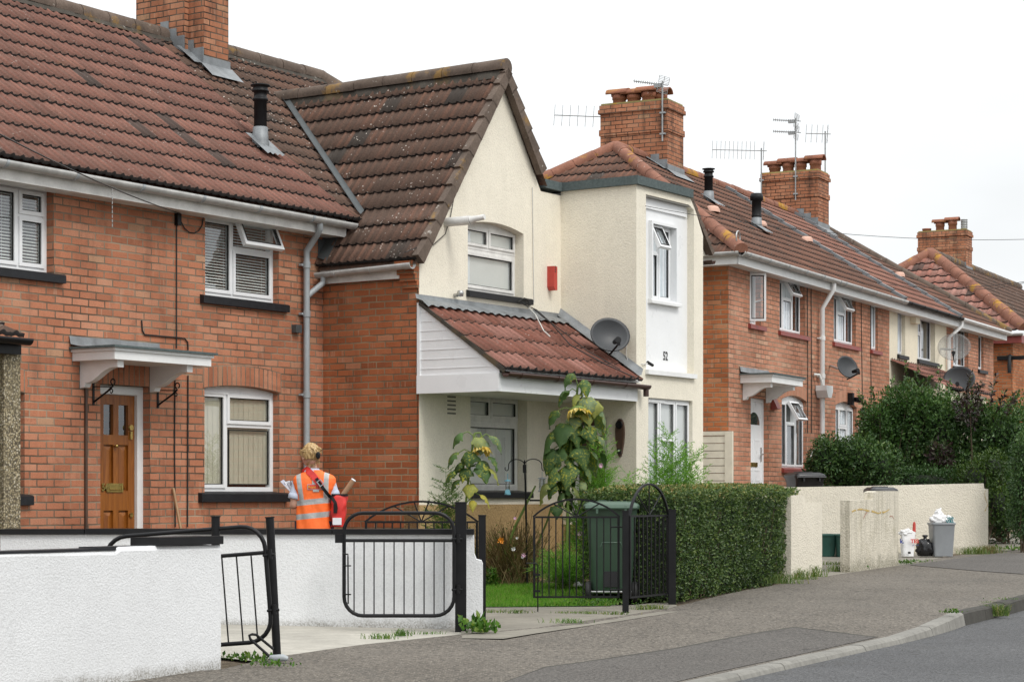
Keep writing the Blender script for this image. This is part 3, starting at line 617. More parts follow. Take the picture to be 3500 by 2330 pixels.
def chimney(parent, x0, x1, y0, y1, zb, zt, pots=(), band=True, over=0.035, slope=None, name='chimney', capm='lichen', zr=None, vents=(), ymax=1e9):
    """brick stack; slope = roof pitch m with zr = roof height at y0, for stepped lead"""
    mb = MB(); mb.box(x0, x1, y0, y1, zb, zt - 0.16); mb.box(x0 - over, x1 + over, y0 - over, y1 + over, zt - 0.16, zt - 0.085, 0); mb.box(x0 - over * 0.45, x1 + over * 0.45, y0 - over * 0.45, y1 + over * 0.45, zt - 0.085, zt, 0)
    if band: mb.box(x0 - over * 0.6, x1 + over * 0.6, y0 - over * 0.6, y1 + over * 0.6, zt - 0.56, zt - 0.45)
    ch = mb.build(name, M['brickch'], parent)
    f = MB(); f.box(x0 + .01, x1 - .01, y0 + .01, y1 - .01, zt, zt + 0.035); n = 10
    f.build('flaunching', M[capm], ch)
    for (fx, fy, h, kind) in pots:
        px = x0 + (x1 - x0) * fx; py = y0 + (y1 - y0) * fy; p = MB()
        p.lathe([(0.125, 0.0), (0.12, h * .6), (0.135, h * .62), (0.135, h), (0.10, h), (0.10, h * .7), (0.0, h * .7)], 18, (px, py, zt + 0.02))
        if kind == 'hood':
            rows = []
            for yy in (py - 0.2, py + 0.22): rows.append([(px + math.cos(math.pi * k / 10) * 0.15, yy, zt + h + 0.03 + math.sin(math.pi * k / 10) * 0.11) for k in range(11)] + [(px + math.cos(math.pi * k / 10) * 0.125, yy, zt + h + 0.03 + math.sin(math.pi * k / 10) * 0.088) for k in range(10, -1, -1)])
            p.grid(rows, 0, True, True); p.face(rows[0]); p.face(rows[1][::-1])
        p.build('chimney_pot', M['terracotta'], ch)
    for (fx, fy, h) in vents:
        px = x0 + (x1 - x0) * fx; py = y0 + (y1 - y0) * fy; p = MB(); pr = []
        for k in range(7): z = h * k / 7; pr += [(0.085, z), (0.10, z + h * .05), (0.10, z + h * .1), (0.085, z + h * .12)]
        p.lathe(pr + [(0.0, h)], 14, (px, py, zt + 0.02)); p.build('flue_terminal', M['alum'], ch)
    if slope:
        l = MB(); z = zr; n = int((y1 - y0) / 0.16) + 1
        for i in range(n):
            ya = y0 + i * 0.16; yb = min(ya + 0.16, y1)
            if ya >= yb or yb > ymax: break
            zt_ = zr + slope * (yb - y0) + 0.14; l.box(x0 - 0.012 - 0.002 * (i % 2), x0 + .004, ya, yb, zr + slope * (ya - y0) - 0.08, zt_)
        l.box(x0 - 0.02, x1 + 0.02, y0 - 0.014, y0 + .004, zr - 0.12, zr + 0.16)
        l.face([(x0 - 0.06, y0 - 0.2, zr - slope * 0.2 + 0.05), (x1 + 0.06, y0 - 0.2, zr - slope * 0.2 + 0.05), (x1 + 0.06, y0 - 0.01, zr + 0.07), (x0 - 0.06, y0 - 0.01, zr + 0.07)])
        ym = (min(y1, ymax) - y0); l.face([(x0 - 0.16, y0, zr + 0.06), (x0 - 0.01, y0, zr + 0.07), (x0 - 0.01, y0 + ym, zr + slope * ym + 0.07), (x0 - 0.16, y0 + ym, zr + slope * ym + 0.06)])
        l.build('lead_flashing', M['lead'], ch)
    return ch
def vent_pipe(parent, p, h, cowl=True, slope=0.7):
    """black flue through the roof on a grey lead slate"""
    x, y, z = p; mb = MB()
    pr = [(0.075, -0.1), (0.075, h * 0.72), (0.09, h * .73), (0.09, h * .77), (0.075, h * .78), (0.075, h * .88), (0.10, h * .885), (0.10, h * .9), (0.085, h * .94), (0.085, h * .97), (0.115, h * .98), (0.115, h), (0.06, h), (0.06, h * .9), (0, h * .9)]
    if not cowl: pr = [(0.085, -0.1), (0.085, h * .3), (0.092, h * .31), (0.085, h * .33), (0.085, h * .78), (0.115, h * .8), (0.12, h * .9), (0.10, h), (0.0, h)]
    mb.lathe(pr, 18, (x, y, z)); v = mb.build('flue_pipe', M['blackm'], parent)
    l = MB(); l.lathe([(0.12, -0.06), (0.095, 0.04), (0.088, h * .28), (0.07, h * .29)], 16, (x, y, z)); 
    n = 8; rows = []
    for k in range(n + 1):
        xx = x - 0.17 + 0.34 * k / n; b = 0.02 * abs(math.sin(k * math.pi / 2 * 1.0)); rows.append([(xx, y - 0.26, z - 0.26 * slope + 0.05 + b), (xx, y + 0.08, z + 0.08 * slope + 0.055)])
    l.grid(rows); l.build('lead_slate', M['lead'], v); return v
def aerial(loc, rz, mast, boom, tilt=0.0, kind='grid', n=10, label='', group=None, side=False, back=0.12):
    """TV aerial: mast with a boom of cross rods; kind 'grid' has a mesh reflector, 'yagi' has long rods"""
    root = empty('television_aerial', loc, rz, label, 'aerial', group)
    m = MB(); m.tube([(0, 0, 0), (0, 0, mast)], 0.016, 8); 
    for z in (0.12, 0.5): m.box(-0.05, 0.05, -0.02, 0.05, z, z + 0.03)
    m.build('mast', M['alum'], root)
    T0 = Matrix.Translation((0, 0, mast - 0.06)) @ Matrix.Rotation(tilt, 4, 'Y'); b = MB(); b.tube([T0 @ Vector((back, 0, 0)), T0 @ Vector((-boom, 0, 0))], 0.010, 6)
    for k in range(n):
        x = -boom + boom * 0.86 * k / (n - 1); ln = (0.11 if kind == 'grid' else 0.20)
        if kind == 'grid':
            for sg in (1, -1): b.tube([T0 @ Vector((x, 0, 0)), T0 @ Vector((x + .01, sg * ln * .5, 0.0))], 0.006, 5)
            b.tube([T0 @ Vector((x, 0, 0.03)), T0 @ Vector((x, 0, -0.03))], 0.007, 5)
        else:
            b.tube([T0 @ Vector((x, -.02, -ln)), T0 @ Vector((x, .02, ln))], 0.006, 5)
    b.build('boom', M['alum'], root)
    r = MB()
    if kind == 'grid':
        for sg in (-1, 1):
            for q in range(5): r.tube([T0 @ Vector((0.02, -0.17, sg * (0.035 + 0.028 * q))), T0 @ Vector((0.02, 0.17, sg * (0.035 + 0.028 * q)))], 0.0045, 5)
            for yy in (-0.17, 0.0, 0.17): r.tube([T0 @ Vector((0.02, yy, sg * 0.02)), T0 @ Vector((0.02, yy, sg * 0.15))], 0.005, 5)
        r.box(-0.16, -0.02, -0.03, 0.03, mast - 0.10, mast - 0.03)
    else:
        for q in range(4): r.tube([T0 @ Vector((0.05, -0.12, 0.09 * (q - 1.5))), T0 @ Vector((0.05, 0.12, 0.09 * (q - 1.5)))], 0.007, 5)
        r.tube([T0 @ Vector((0.05, 0, -0.2)), T0 @ Vector((0.05, 0, 0.2))], 0.008, 5)
    r.build('reflector', M['alum'], root); return root
def sat_dish(loc, n, w, label, m, arm_to, cat='satellite dish', lnb_drop=0.0, see=None):
    """offset dish: n = the way it faces; arm_to = where its bracket meets the wall"""
    root = empty('satellite_dish', loc, 0, label, cat); n = Vector(n).normalized()
    e = Vector((0, 0, 1)).cross(n).normalized(); u = n.cross(e); mb = MB(); rows = []
    for i in range(8):
        t = i / 7; rows.append([e * math.cos(2 * math.pi * k / 32) * w * .5 * t + u * math.sin(2 * math.pi * k / 32) * w * .43 * t + n * (0.07 * t * t * w / 0.5) for k in range(32)])
    bk = [[p - n * 0.012 for p in r] for r in rows[::-1]]
    mb.grid(rows + bk, 0, True, True); mb.build('reflector', m, root)
    a = MB(); L = u * (-w * .42) + n * (w * .62); a.tube([u * (-w * .44) - n * .01, L], 0.012, 8); a.box(-.02, .02, -.02, .02, -.02, .02, M=Matrix.Translation(L)); a.build('arm', M['blackm'], root)
    l = MB(); q = L + u * 0.05; l.tube([q, q - n * 0.13 + u * .02], [0.04, 0.028], 12); l.build('receiver', M['black'], root)
    b = MB(); tgt = Vector(arm_to) - Vector(loc); b.tube([-n * 0.03, -n * 0.08 + tgt * 0.25, tgt], 0.02, 8); b.build('bracket', M['greyplastic'], root); return root
def wire(name, pts, r, m, label, cat, sag=0.0, group=None):
    pts = [Vector(p) for p in pts]
    if len(pts) == 2 and sag:
        a, b = pts; pts = [a.lerp(b, t / 16) - Vector((0, 0, sag * 4 * (t / 16) * (1 - t / 16))) for t in range(17)]
    mb = MB(); mb.tube(pts, r, 6); return mb.build(name, m, None, origin=pts[0], label=label, cat=cat, group=group)
def cable_part(parent, pts, r=0.007, m='cable', name='cable'):
    mb = MB(); mb.tube(pts, r, 6); return mb.build(name, M[m], parent)
# ================================================================ number 54 and its neighbours (frame A)
A = Fr((-2.175, 23.57), 56.4)
EZ = 4.36; MS = 0.79; YE = -0.32; YR = 2.80; ZR = EZ + 0.03 + MS * (YR - YE)
GF = 0.30                                            # ground floor level of this terrace
h54 = froot('brick_house', A, 'orange brick house with red roll-tiled roof, white door canopy and oak door', 'house', 'terraced houses along the street')
def opening(fr, uL, uR, uF, vtR, vbR, y0=0.0):
    x0 = fr.X(uL, y0); x1 = fr.X(uR, y0); zb = fr.Z(uR, vbR, y0); zt = fr.Z(uR, vtR, y0); r = max(0.06, fr.x(uF, 1690, x1)[1] - y0)
    return x0, x1, zb, zt, r
W1 = opening(A, 701, 953, 933, 764, 1038)
W2 = opening(A, -160, 184, 159, 640, 935)
W3 = opening(A, 699, 955, 933, 1337, 1683)
WL = opening(A, -160, 84, 66, 1337, 1690)
D1 = opening(A, 343, 513, 488, 1330, 1900); D1 = (D1[0], D1[1], GF, A.Z(343, 1312), 0.16)
def crown(w): return w[3] + 0.03
mb = MB(); X0 = -9.0
holes = [arched(w[0], w[1], w[2], crown(w), 0.045) for w in (W1, W2, W3)] + [rect(*D1[:4])] + [arched(WL[0], WL[1], WL[2], crown(WL), .045)]
poly_plane(mb, rect(X0, 0.0, -0.2, EZ + 0.12), holes, lambda s, z: (s, 0, z), (0, 1, 0), 0.26)
mb.box(X0, 0.0, 5.9, 6.1, -0.2, EZ + 0.1); mb.box(X0, X0 + .2, 0.02, 5.9, -0.2, EZ); mb.box(-0.12, 0.0, 0.1, 5.9, -0.2, EZ)
mb.build('wall', M['brick54'], h54)
fl = MB(); fl.box(X0 + .2, -.13, 0.3, 5.8, 2.45, 2.6); fl.box(X0 + .2, -.13, 0.3, 5.8, GF - .2, GF); fl.build('floor_slab', M['interior'], h54)
for w in (W3, WL): arch_course(h54, w[0], w[1], crown(w), 0.045, 0.225, -0.003, M['arch54'])
for w in (W1, W2): arch_course(h54, w[0], w[1], crown(w), 0.045, 0.16, -0.003, M['arch54'])
arch_course(h54, D1[0], D1[1] - .0, D1[3], 0, 0.225, -0.003, M['arch54'], True)
# windows
x0, x1, zb, zt, r = W1; m1 = (A.X(790) - x0) / (x1 - x0) + 0.02; tz = (crown(W1) - zb) * 0.60
window(h54, x0, x1, zb, crown(W1), r, (0.43, 0.57), {1: [tz]}, 0.05, blind='venetian', sill=(A.X(683), A.X(977), zb - .005), open_cells={(1, 1)}, sash_in={(0, 0), (1, 0)}, vent=True, sill_h=.095)
sash(h54, x0 + (x1 - x0) * .43 + .01, x1 - 0.03, zb + tz - .01, crown(W1) - .055, r - 0.02, 24, 'top')
x0, x1, zb, zt, r = W2; tz = (crown(W2) - zb) * 0.62
window(h54, x0, x1, zb, crown(W2), r, (0.70, 0.30), {1: [tz]}, 0.05, blind='venetian', sill=(A.X(-180), A.X(212), zb - .005), vent=True, sill_h=.095)
x0, x1, zb, zt, r = W3; tz = (crown(W3) - zb) * 0.635
window(h54, x0, x1, zb, crown(W3), r, (0.36, 0.64), {1: [tz]}, 0.05, blind='vertical', sill=(A.X(677), A.X(978), zb - .005), sash_in={(0, 0), (1, 1)}, vent=True, sill_h=.105)
x0, x1, zb, zt, r = WL
window(h54, x0, x1, zb, crown(WL), r, (0.5, 0.5), {}, 0.07, blind='net', sill=(A.X(-190), A.X(102), zb - .005), sill_h=.105)
# door
x0, x1, zb, zt, r = D1; xl = x0; xr = A.X(465, 0.1)
fm = MB(); frame_ring(fm, x0, x1, zb - .06, zt, 0.10, 0.19, 0.085); fm.box(x0 + .085, x1 - .085, .12, .19, zt - .09, zt - .085); fm.build('door_frame', M['white'], h54)
dm = MB(); dx0 = x0 + .09; dx1 = x1 - .09; dz0 = zb + .0; dz1 = zt - .092; DW = dx1 - dx0; DH = dz1 - dz0; y = 0.135
st = 0.09; mid = 0.075
rails = [(0.0, .2), (DH * .385, .2), (DH * .735, .10), (DH - .10, .10)]
dm.box(dx0, dx0 + st, y, y + .05, dz0, dz1); dm.box(dx1 - st, dx1, y, y + .05, dz0, dz1); dm.box(dx0 + DW / 2 - mid / 2, dx0 + DW / 2 + mid / 2, y + .001, y + .05, dz0, dz1)
for (a, b) in rails: dm.box(dx0 + st, dx1 - st, y + .002, y + .05, dz0 + a, dz0 + a + b)
cells = []
for i in range(3):
    za = dz0 + rails[i][0] + rails[i][1]; zc = dz0 + rails[i + 1][0]
    for k in (0, 1):
        xa = dx0 + st if k == 0 else dx0 + DW / 2 + mid / 2; xb = dx0 + DW / 2 - mid / 2 if k == 0 else dx1 - st; cells.append((i, xa, xb, za, zc))
        if i < 2:
            dm.box(xa, xb, y + .03, y + .045, za, zc)
            q = 0.035; dm.grid([[(xa + q * f, y + .029 - .016 * f, za + q * f), (xb - q * f, y + .029 - .016 * f, za + q * f), (xb - q * f, y + .029 - .016 * f, zc - q * f), (xa + q * f, y + .029 - .016 * f, zc - q * f)] for f in (0.6, 1.6)], 0, False, True)
            dm.face([(xa + q * 1.6, y + .0035, za + q * 1.6), (xb - q * 1.6, y + .0035, za + q * 1.6), (xb - q * 1.6, y + .0035, zc - q * 1.6), (xa + q * 1.6, y + .0035, zc - q * 1.6)])
door = bevel(dm.build('front_door', M['door'], h54), 0.006)
g = MB()
for (i, xa, xb, za, zc) in cells:
    if i == 2: g.face([(xa, y + .03, za), (xb, y + .03, za), (xb, y + .03, zc), (xa, y + .03, zc)])
g.build('pane', M['glassd'], door)
dr = MB()
for (i, xa, xb, za, zc) in cells:
    if i == 2: dr.face([(xa, y + .12, za), (xb, y + .12, za), (xb, y + .12, zc), (xa, y + .12, zc)])
dr.build('door_curtain', M['drape'], door)
pz = A.Z(391, 1666, y); px = A.X(391, y); lb = MB(); frame_ring(lb, px - .115, px + .115, pz - .045, pz + .045, y - .012, y + .001, .024); lb.box(px - .088, px + .088, y - .006, y, pz - .022, pz + .022); lb.tube([(px - .08, y - .014, pz - .02), (px + .08, y - .014, pz - .022)], .007, 6); bevel(lb.build('letterbox', M['brass'], door), .004)
text_obj('54', 0.105, M['brass'], door, Matrix.Translation((A.X(353, y) + .012, y - .008, pz + .0)) @ Matrix.Rotation(rad(90), 4, 'X'), 'house_number', 0.004, 0.004, 0.8)
kn = MB(); kn.lathe([(0.012, 0), (.012, .02), (.02, .03), (.016, .045), (0, .047)], 12, (0, 0, 0), M=Matrix.Translation((A.X(391, y), y, A.Z(391, 1524, y))) @ Matrix.Rotation(rad(90), 4, 'X')); kn.build('door_viewer', M['brass'], door)
lk = MB(); lk.tube([(dx1 - .06, y, pz + 0.62), (dx1 - .06, y - .02, pz + .62)], .03, 12); lk.box(dx1 - .075, dx1 - .045, y - .02, y, pz + .50, pz + .58); lk.build('door_lock', M['brass'], door)
lk = MB(); lk.tube([(dx1 - .06, y, pz - .28), (dx1 - .06, y - .02, pz - .28)], .024, 12); lk.build('keyhole', M['brass'], door)
st_ = MB(); st_.box(x0 - .15, x1 + .15, -0.32, 0.28, GF - .3, GF - .02); bevel(st_.build('doorstep', M['concreteg'], h54), .01)
# canopy over the door
zc = A.Z(235, 1168, 0.0); ca = A.X(247); out = -A.x(392, 1190, ca)[1]; out = min(max(out, .5), .8); cb = A.y(722, 1210, -out)[0]
door_canopy(h54, ca, cb, A.y(392, 1186, -out)[2], out, .115, 'white')
# hanging-basket brackets
for (u0, u1, v0, v1) in ((318, 386, 1314, 1384), (538, 606, 1327, 1394)):
    xx = A.X(u0); z1_ = A.Z(u0, v0); z0_ = A.Z(u0, v1); b = MB(); b.box(xx - .012, xx + .012, -.012, -.001, z0_, z1_ + .02); o = -A.x(u1, v0 + 4, xx)[1]; o = min(max(o, .22), .5)
    b.tube([(xx, -.006, z1_ - .02), (xx, -o, z1_ - .03)], .006, 6)
    b.tube([(xx, -.01, z0_ + .03), (xx, -o * .75, z1_ - .07), (xx, -o, z1_ - .02)], .010, 6)
    b.tube([(xx, -o + .03 * math.cos(t), z1_ + .02 + .03 * math.sin(t)) for t in [k * .7 - 1.5 for k in range(9)]], .007, 6)
    b.tube([(xx, -o * .92 + .02 * math.cos(t), z1_ - .07 + .02 * math.sin(t)) for t in [k * .8 for k in range(8)]], .006, 6)
    b.build('basket_bracket', M['black'], h54)
# roof of 54
rt = Vector((0, 1, MS)).normalized(); SL = (YR - YE) * math.sqrt(1 + MS * MS); XB = 0.08
roof54 = tile_roof('roof', M['tile54'], h54, (X0, YE - .05, EZ + .03 - .05 * MS), (1, 0, 0), rt, XB - X0, SL + .05, 0.34, 0.12, [((0, YR, 0), (0, 1, 0)), ((XB, 0, 0), (1, 0, 0))])
rb = MB(); rb.face([(X0, YR, ZR), (XB, YR, ZR), (XB, 2 * YR - YE, EZ), (X0, 2 * YR - YE, EZ)]); rb.face([(X0, YE, EZ - .02), (XB, YE, EZ - .02), (XB, YR, ZR - .03), (X0, YR, ZR - .03)]); rb.build('rear_roof', M['tile54'], roof54)
ridge_run(roof54, (X0, YR, ZR + .03), (0.62, YR, ZR + .03), M['ridge'], .105); bed_run(roof54, (X0, YR, ZR + .03), (0.62, YR, ZR + .03), M['cement'], .14, .10)
fa = MB(); fa.box(X0, 0.10, YE + .06, YE + .085, EZ - .21, EZ - .015); fa.box(X0, 0.10, YE + .086, -.002, EZ - .205, EZ - .19); fa.build('fascia', M['whited'], h54)
gutter(h54, (X0, YE - .005, EZ - .035), (0.16, YE - .005, EZ - .055), M['gutter'], .066, 0.9, M['greyplastic'])
# downpipe in the corner
px = A.X(1047, -.07); zt_ = EZ - .1
pipe(h54, [(A.X(1094, YE), YE, zt_ + .03), (A.X(1094, YE), YE, zt_ - .08), (A.X(1080, -.22), -.22, zt_ - .15), (px, -.075, zt_ - .30), (px, -.075, zt_ - .42), (px, -.075, 0.05)], M['greyplastic'], .036, [(px, -.075, A.Z(1040, v, -.07)) for v in (905, 1072, 1348)])
# chimney of 54: a deeper rear stack and a shallower front one
yf = A.pl(735, 245, (0, 0, EZ + .06 - YE * MS), (0, -MS, 1)); cx0 = A.y(696, 235, yf[1])[0]; cx1 = A.y(781, 245, yf[1])[0]
ych = yf[1]; zrf = yf[2]; ym = A.x(645, 100, cx0)[1]; yb = A.x(468, 60, cx0 - .06)[1]
c1 = chimney(roof54, cx0, cx1, ych, ym + .05, zrf - .6, 9.3, (), False, .03, MS, 'chimney', zr=zrf)
c2 = MB(); c2.box(cx0 - .075, cx1 + .03, ym, yb, 5.2, 9.2); c2.build('chimney_stack', M['brickch'], c1)
l = MB()
for i in range(10):
    ya = ym + i * .13; 
    if ya > min(yb, YR) - .02: break
    l.box(cx0 - .09, cx0 - .07, ya, ya + .13, zrf + MS * (ya - ych) - .1, zrf + MS * (ya + .13 - ych) + .13)
l.build('stepped_lead', M['lead'], c1)
# flue on the red slope
vp = A.pl(890, 492, (0, YE, EZ + .08), (0, -MS, 1)); vent_pipe(roof54, vp, A.y(889, 291, vp[1])[2] - vp[2], True, MS)
# small fittings on the brickwork
v = MB(); vx = A.X(1006); vz = A.Z(1006, 1124); v.box(vx - .05, vx + .05, -.07, -.001, vz - .045, vz + .045); bevel(v.build('vent_cover', M['leadd'], h54), .008)
bx = A.X(602); bz0 = A.Z(602, 771); bz1 = A.Z(602, 731); b = MB(); b.box(bx - .028, bx + .028, -.05, -.001, bz0, bz1); bevel(b.build('cable_box', M['black'], h54), .01)
cable_part(h54, [(A.X(601), -.012, bz0), (A.X(601), -.010, A.Z(600, 1190))], .007)
cable_part(h54, [(A.X(596), -.010, A.Z(596, 1300)), (A.X(594), -.012, A.Z(594, 1530)), (A.X(597), -.01, A.Z(597, 1800))], .007)
cable_part(h54, [(A.X(482), -.01, A.Z(482, 1095)), (A.X(484), -.012, A.Z(484, 1130)), (A.X(492), -.012, A.Z(492, 1144)), (A.X(560), -.012, A.Z(560, 1150)), (A.X(628), -.012, A.Z(628, 1156)), (A.X(639), -.012, A.Z(639, 1170)), (A.X(640), -.012, A.Z(640, 1196))], .008)
cable_part(h54, [(A.X(640), -.012, A.Z(640, 1283)), (A.X(639), -.012, A.Z(639, 1500)), (A.X(638), -.012, A.Z(638, 1800))], .008)
cable_part(h54, [(A.X(603) + .18 * math.cos(t) + .22, -.015, bz1 + .0 + .18 * math.sin(t)) for t in [k * .45 for k in range(15)]], .006)
cable_part(h54, [(A.X(291), -.012, A.Z(291, 1312)), (A.X(291), -.012, A.Z(291, 1810))], .018, 'darkwood', 'conduit')
ch_ = MB()
for k in range(9): ch_.tube([(A.X(302), -.33, EZ - .12 - k * .045), (A.X(302), -.33, EZ - .15 - k * .045)], .006, 5)
ch_.build('hanging_chain', M['steel'], h54)
# porch of the next house, pebbledashed
p56 = froot('house_porch', A, 'pebbledashed porch corner with brown tiled roof and black fascia, beside the oak door', 'porch')
yq = -1.0; pm = MB(); pm.box(A.X(13, yq), A.X(70, yq), yq, -.003, -.15, A.Z(72, 1210, yq)); pm.box(-7.5, A.X(12, yq), -.4, -.01, -.15, A.Z(72, 1210, yq)); pm.build('pillar', M['pebble'], p56)
zf0 = A.Z(72, 1212, yq - .05); zf1 = A.Z(72, 1163, yq - .05); f = MB(); f.box(-7.5, A.X(73, yq - .06), yq - .06, 0.0, zf0, zf1 + .02); bevel(f.build('fascia', M['black'], p56), .006)
gutter(p56, (-7.5, yq - .13, zf1 + .02), (A.X(100, yq - .13), yq - .13, zf1 + .01), M['black'], .06, 3.0)
sp = 0.42; tile_roof('roof', M['tile52'], p56, (-7.5, yq - .14, zf1 + .03), (1, 0, 0), Vector((0, 1, sp)), A.X(72, yq - .1) + 7.5, 1.14 * math.sqrt(1 + sp * sp), .275, .15)
# ================================================================ number 52, the cream gabled house
h52 = froot('gabled_house', A, 'cream rendered house with steep brown tiled gable, tiled porch and square bay', 'house', 'terraced houses along the street')
YG = A.x(1430, 1000, 0.0)[1]; XB0 = A.y(1917, 600, YG)[0]; YB = A.x(2175, 620, XB0)[1]; XB1 = A.y(2403, 1000, YB)[0]
ap = A.y(1710, 243, YG); zle = A.y(1410, 885, YG)[2]; xle = -0.13; ms = (ap[2] - zle) / (ap[0] - xle); xri = A.y(1848, 612, YG)[0]; zri = ap[2] - ms * (xri - ap[0])
# brick return wall with corbels
mb = MB(); poly_plane(mb, [(YG, -.2), (0.0, -.2), (0.0, zle - .02), (YG, zle - .02)], [], lambda s, z: (0, s, z), (1, 0, 0))
zco = A.x(1428, 984, 0)[2]
for k in range(4): mb.box(-0.028 * (k + 1) , 0.02, YG, YG + .20 + .02 * k, zco + .075 * k, zco + .075 * (k + 1) - .001, skip='')
mb.box(0.0, 0.02, YG + .001, YG + .02, -.2, zco)
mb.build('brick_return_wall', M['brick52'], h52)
# gable wall
U1 = opening(A, 1599, 1790, 1761, 792, 1018, YG); L1 = opening(A, 1608, 1802, 1770, 1372, 1679, YG)
u1c = U1[3] + .04; l1c = L1[3] + .03
PL = A.Z(1560, 1724, YG)
mb = MB(); fz = lambda x: ap[2] - ms * abs(x - ap[0])
out_ = [(0.012, PL), (XB0, PL), (XB0, fz(XB0) if XB0 < xri else zri - .12), (xri, zri - .12), (ap[0], ap[2] - .08), (0.012, fz(0.012) - .10)]
poly_plane(mb, out_, [arched(U1[0], U1[1], U1[2], u1c, .07), rect(L1[0], L1[1], L1[2], l1c)], lambda s, z: (s, YG, z), (0, 1, 0), .22)
mb.box(XB0 - .1, XB0, YG + .1, 5.8, 0, zri - .2); mb.box(0.1, XB0, 5.7, 5.8, 0, zri)
mb.build('wall', M['cream'], h52)
mb = MB(); mb.box(0.0, XB0, YG - .02, YG + .2, -.25, PL - .001); mb.box(XB0 - .02, XB0 + .3, YB - .02, YG - .02, -.25, PL - .25); mb.build('plinth', M['tan'], h52)
fl = MB(); fl.box(.13, XB0 - .1, YG + .3, 5.6, 2.45, 2.6); fl.box(.13, XB0 - .1, YG + .3, 5.6, .1, .3); fl.build('floor_slab', M['interior'], h52)
tz = U1[2]; 
def ew(w, top, blind, hd, sill, tf=0.7):
    z0 = w[2]; hgt = top - z0 - hd
    return window(h52, w[0], w[1], z0, top, YG + w[4], (0.52, 0.48), {0: [hgt * tf], 1: [hgt * tf]}, hd, blind=blind, sill=sill, yw=YG, m='whited', fw=.05, sash_in={(0, 1), (1, 1)}, sill_h=.08, sill_out=.05)
def two_light(w, top, hd, sill, tf):
    """one large light below, two small top-hung lights above"""
    z0 = w[2]; zt = top - hd; zm = z0 + (zt - z0) * tf
    ww = window(h52, w[0], w[1], zm, top, YG + w[4], (0.5, 0.5), {}, hd, blind='closed', glassm='glassb', yw=YG, m='whited', fw=.05)
    w2 = window(h52, w[0], w[1], z0, zm - .001, YG + w[4] + .004, (1.0,), {}, 0, blind='closed', glassm='glassb', sill=sill, yw=YG, m='whited', fw=.06, sill_h=.08, sill_out=.05)
two_light(U1, u1c, .05, (A.X(1593, YG), A.X(1812, YG), U1[2] - .005), .645)
two_light(L1, l1c, .0, (A.X(1603, YG), A.X(1812, YG), L1[2] - .005), .745)
# lead-grey kitchen flue, camera, airbrick
fp = A.y(1524, 760, YG); f = MB(); f.tube([fp + Vector((0, .1, 0)), fp + Vector((0, -.34, 0))], .052, 16); f.tube([fp + Vector((0, -.34, 0)), fp + Vector((0.01, -.40, .012)), fp + Vector((.02, -.52, .025))], [.045, .034, .03], 14); f.build('boiler_flue', M['whited'], h52)
ab = MB(); bx = A.X(1544, YG); bz = A.Z(1544, 1367, YG)
for i in range(7):
    for j in range(8): ab.box(bx - .085 + j * .021, bx - .072 + j * .021, YG - .003, YG + .001, bz - .16 + i * .047, bz - .142 + i * .047)
ab.build('airbrick', M['ink'], h52)
cm = MB(); cp = A.y(1552, 1009, YG); cm.tube([cp, cp + Vector((0.0, -.05, .0))], .02, 10); cm.lathe([(.0, -.02), (.035, -.015), (.04, .03), (.03, .05), (0, .055)], 12, cp + Vector((.01, -.08, .0))); cm.build('wall_camera', M['steel'], h52)
# tiled gable roof, left slope down to the low eaves
up = Vector((1, 0, ms)).normalized(); SG = (ap[0] - xle) * math.sqrt(1 + ms * ms); gy0 = YG - .07; valley = Vector((MS, -ms, 0))  # plan line where the two slopes meet
xv = lambda z: xle + (z - zle) / ms
rf = tile_roof('roof', M['tile52'], h52, (xle, 2.6, zle), (0, -1, 0), up, 2.6 - gy0, SG, .275, .12, [((0, gy0, 0), (0, -1, 0)), ((xv(EZ - .05), 0, 0), (-1, 0, 0)), ((xv(EZ), YE, 0), Vector((-ms, MS, 0)).normalized())], thick=.028)
tile_roof('lower_roof', M['tile52'], h52, (xle, 2.6, zle), (0, -1, 0), up, 2.6 - gy0, SG, .275, .12, [((0, gy0, 0), (0, -1, 0)), ((xv(EZ - .05), 0, 0), (1, 0, 0)), ((0, -.012, 0), (0, 1, 0))], thick=.028)
rm = MB(); rm.face([(ap[0], gy0, ap[2] - .03), (ap[0], 2.4, ap[2] - .03), (xri + .04, 2.4, zri - .06), (xri + .04, gy0, zri - .06)][::-1]); rm.face([(xle + .02, gy0 + .01, zle - .05), (xle + .02, 0.2, zle - .05), (ap[0], 2.4, ap[2] - .06), (ap[0], gy0 + .01, ap[2] - .06)]); rm.build('roof_underlay', M['tile52'], rf)
# interlocking verge tiles down both edges of the gable
vg = MB()
for sgn in (-1, 1):
    n = 11 if sgn < 0 else 5
    ln = SG / 11
    for k in range(n):
        s0 = k * ln; a = Vector((ap[0] + sgn * s0 / math.sqrt(1 + ms * ms), 0, ap[2] + .03 - s0 * ms / math.sqrt(1 + ms * ms))); dd = Vector((sgn, 0, -ms)).normalized(); nn = Vector((sgn * ms, 0, 1)).normalized()
        p = [a + nn * .0, a + dd * (ln + .02) + nn * .034, a + dd * (ln + .02) - nn * .11, a - nn * .105]
        vg.prism([(q.x, gy0 - .05, q.z) for q in p], (0, .085, 0))
bevel(vg.build('verge_tiles', M['ridge'], rf), .012)
ridge_run(rf, (ap[0], gy0 - .03, ap[2] + .03), (ap[0], 2.1, ap[2] + .03), M['ridge'], .10); bed_run(rf, (ap[0], gy0 + .02, ap[2] + .035), (ap[0], 2.1, ap[2] + .035), M['cement'], .105, .14)
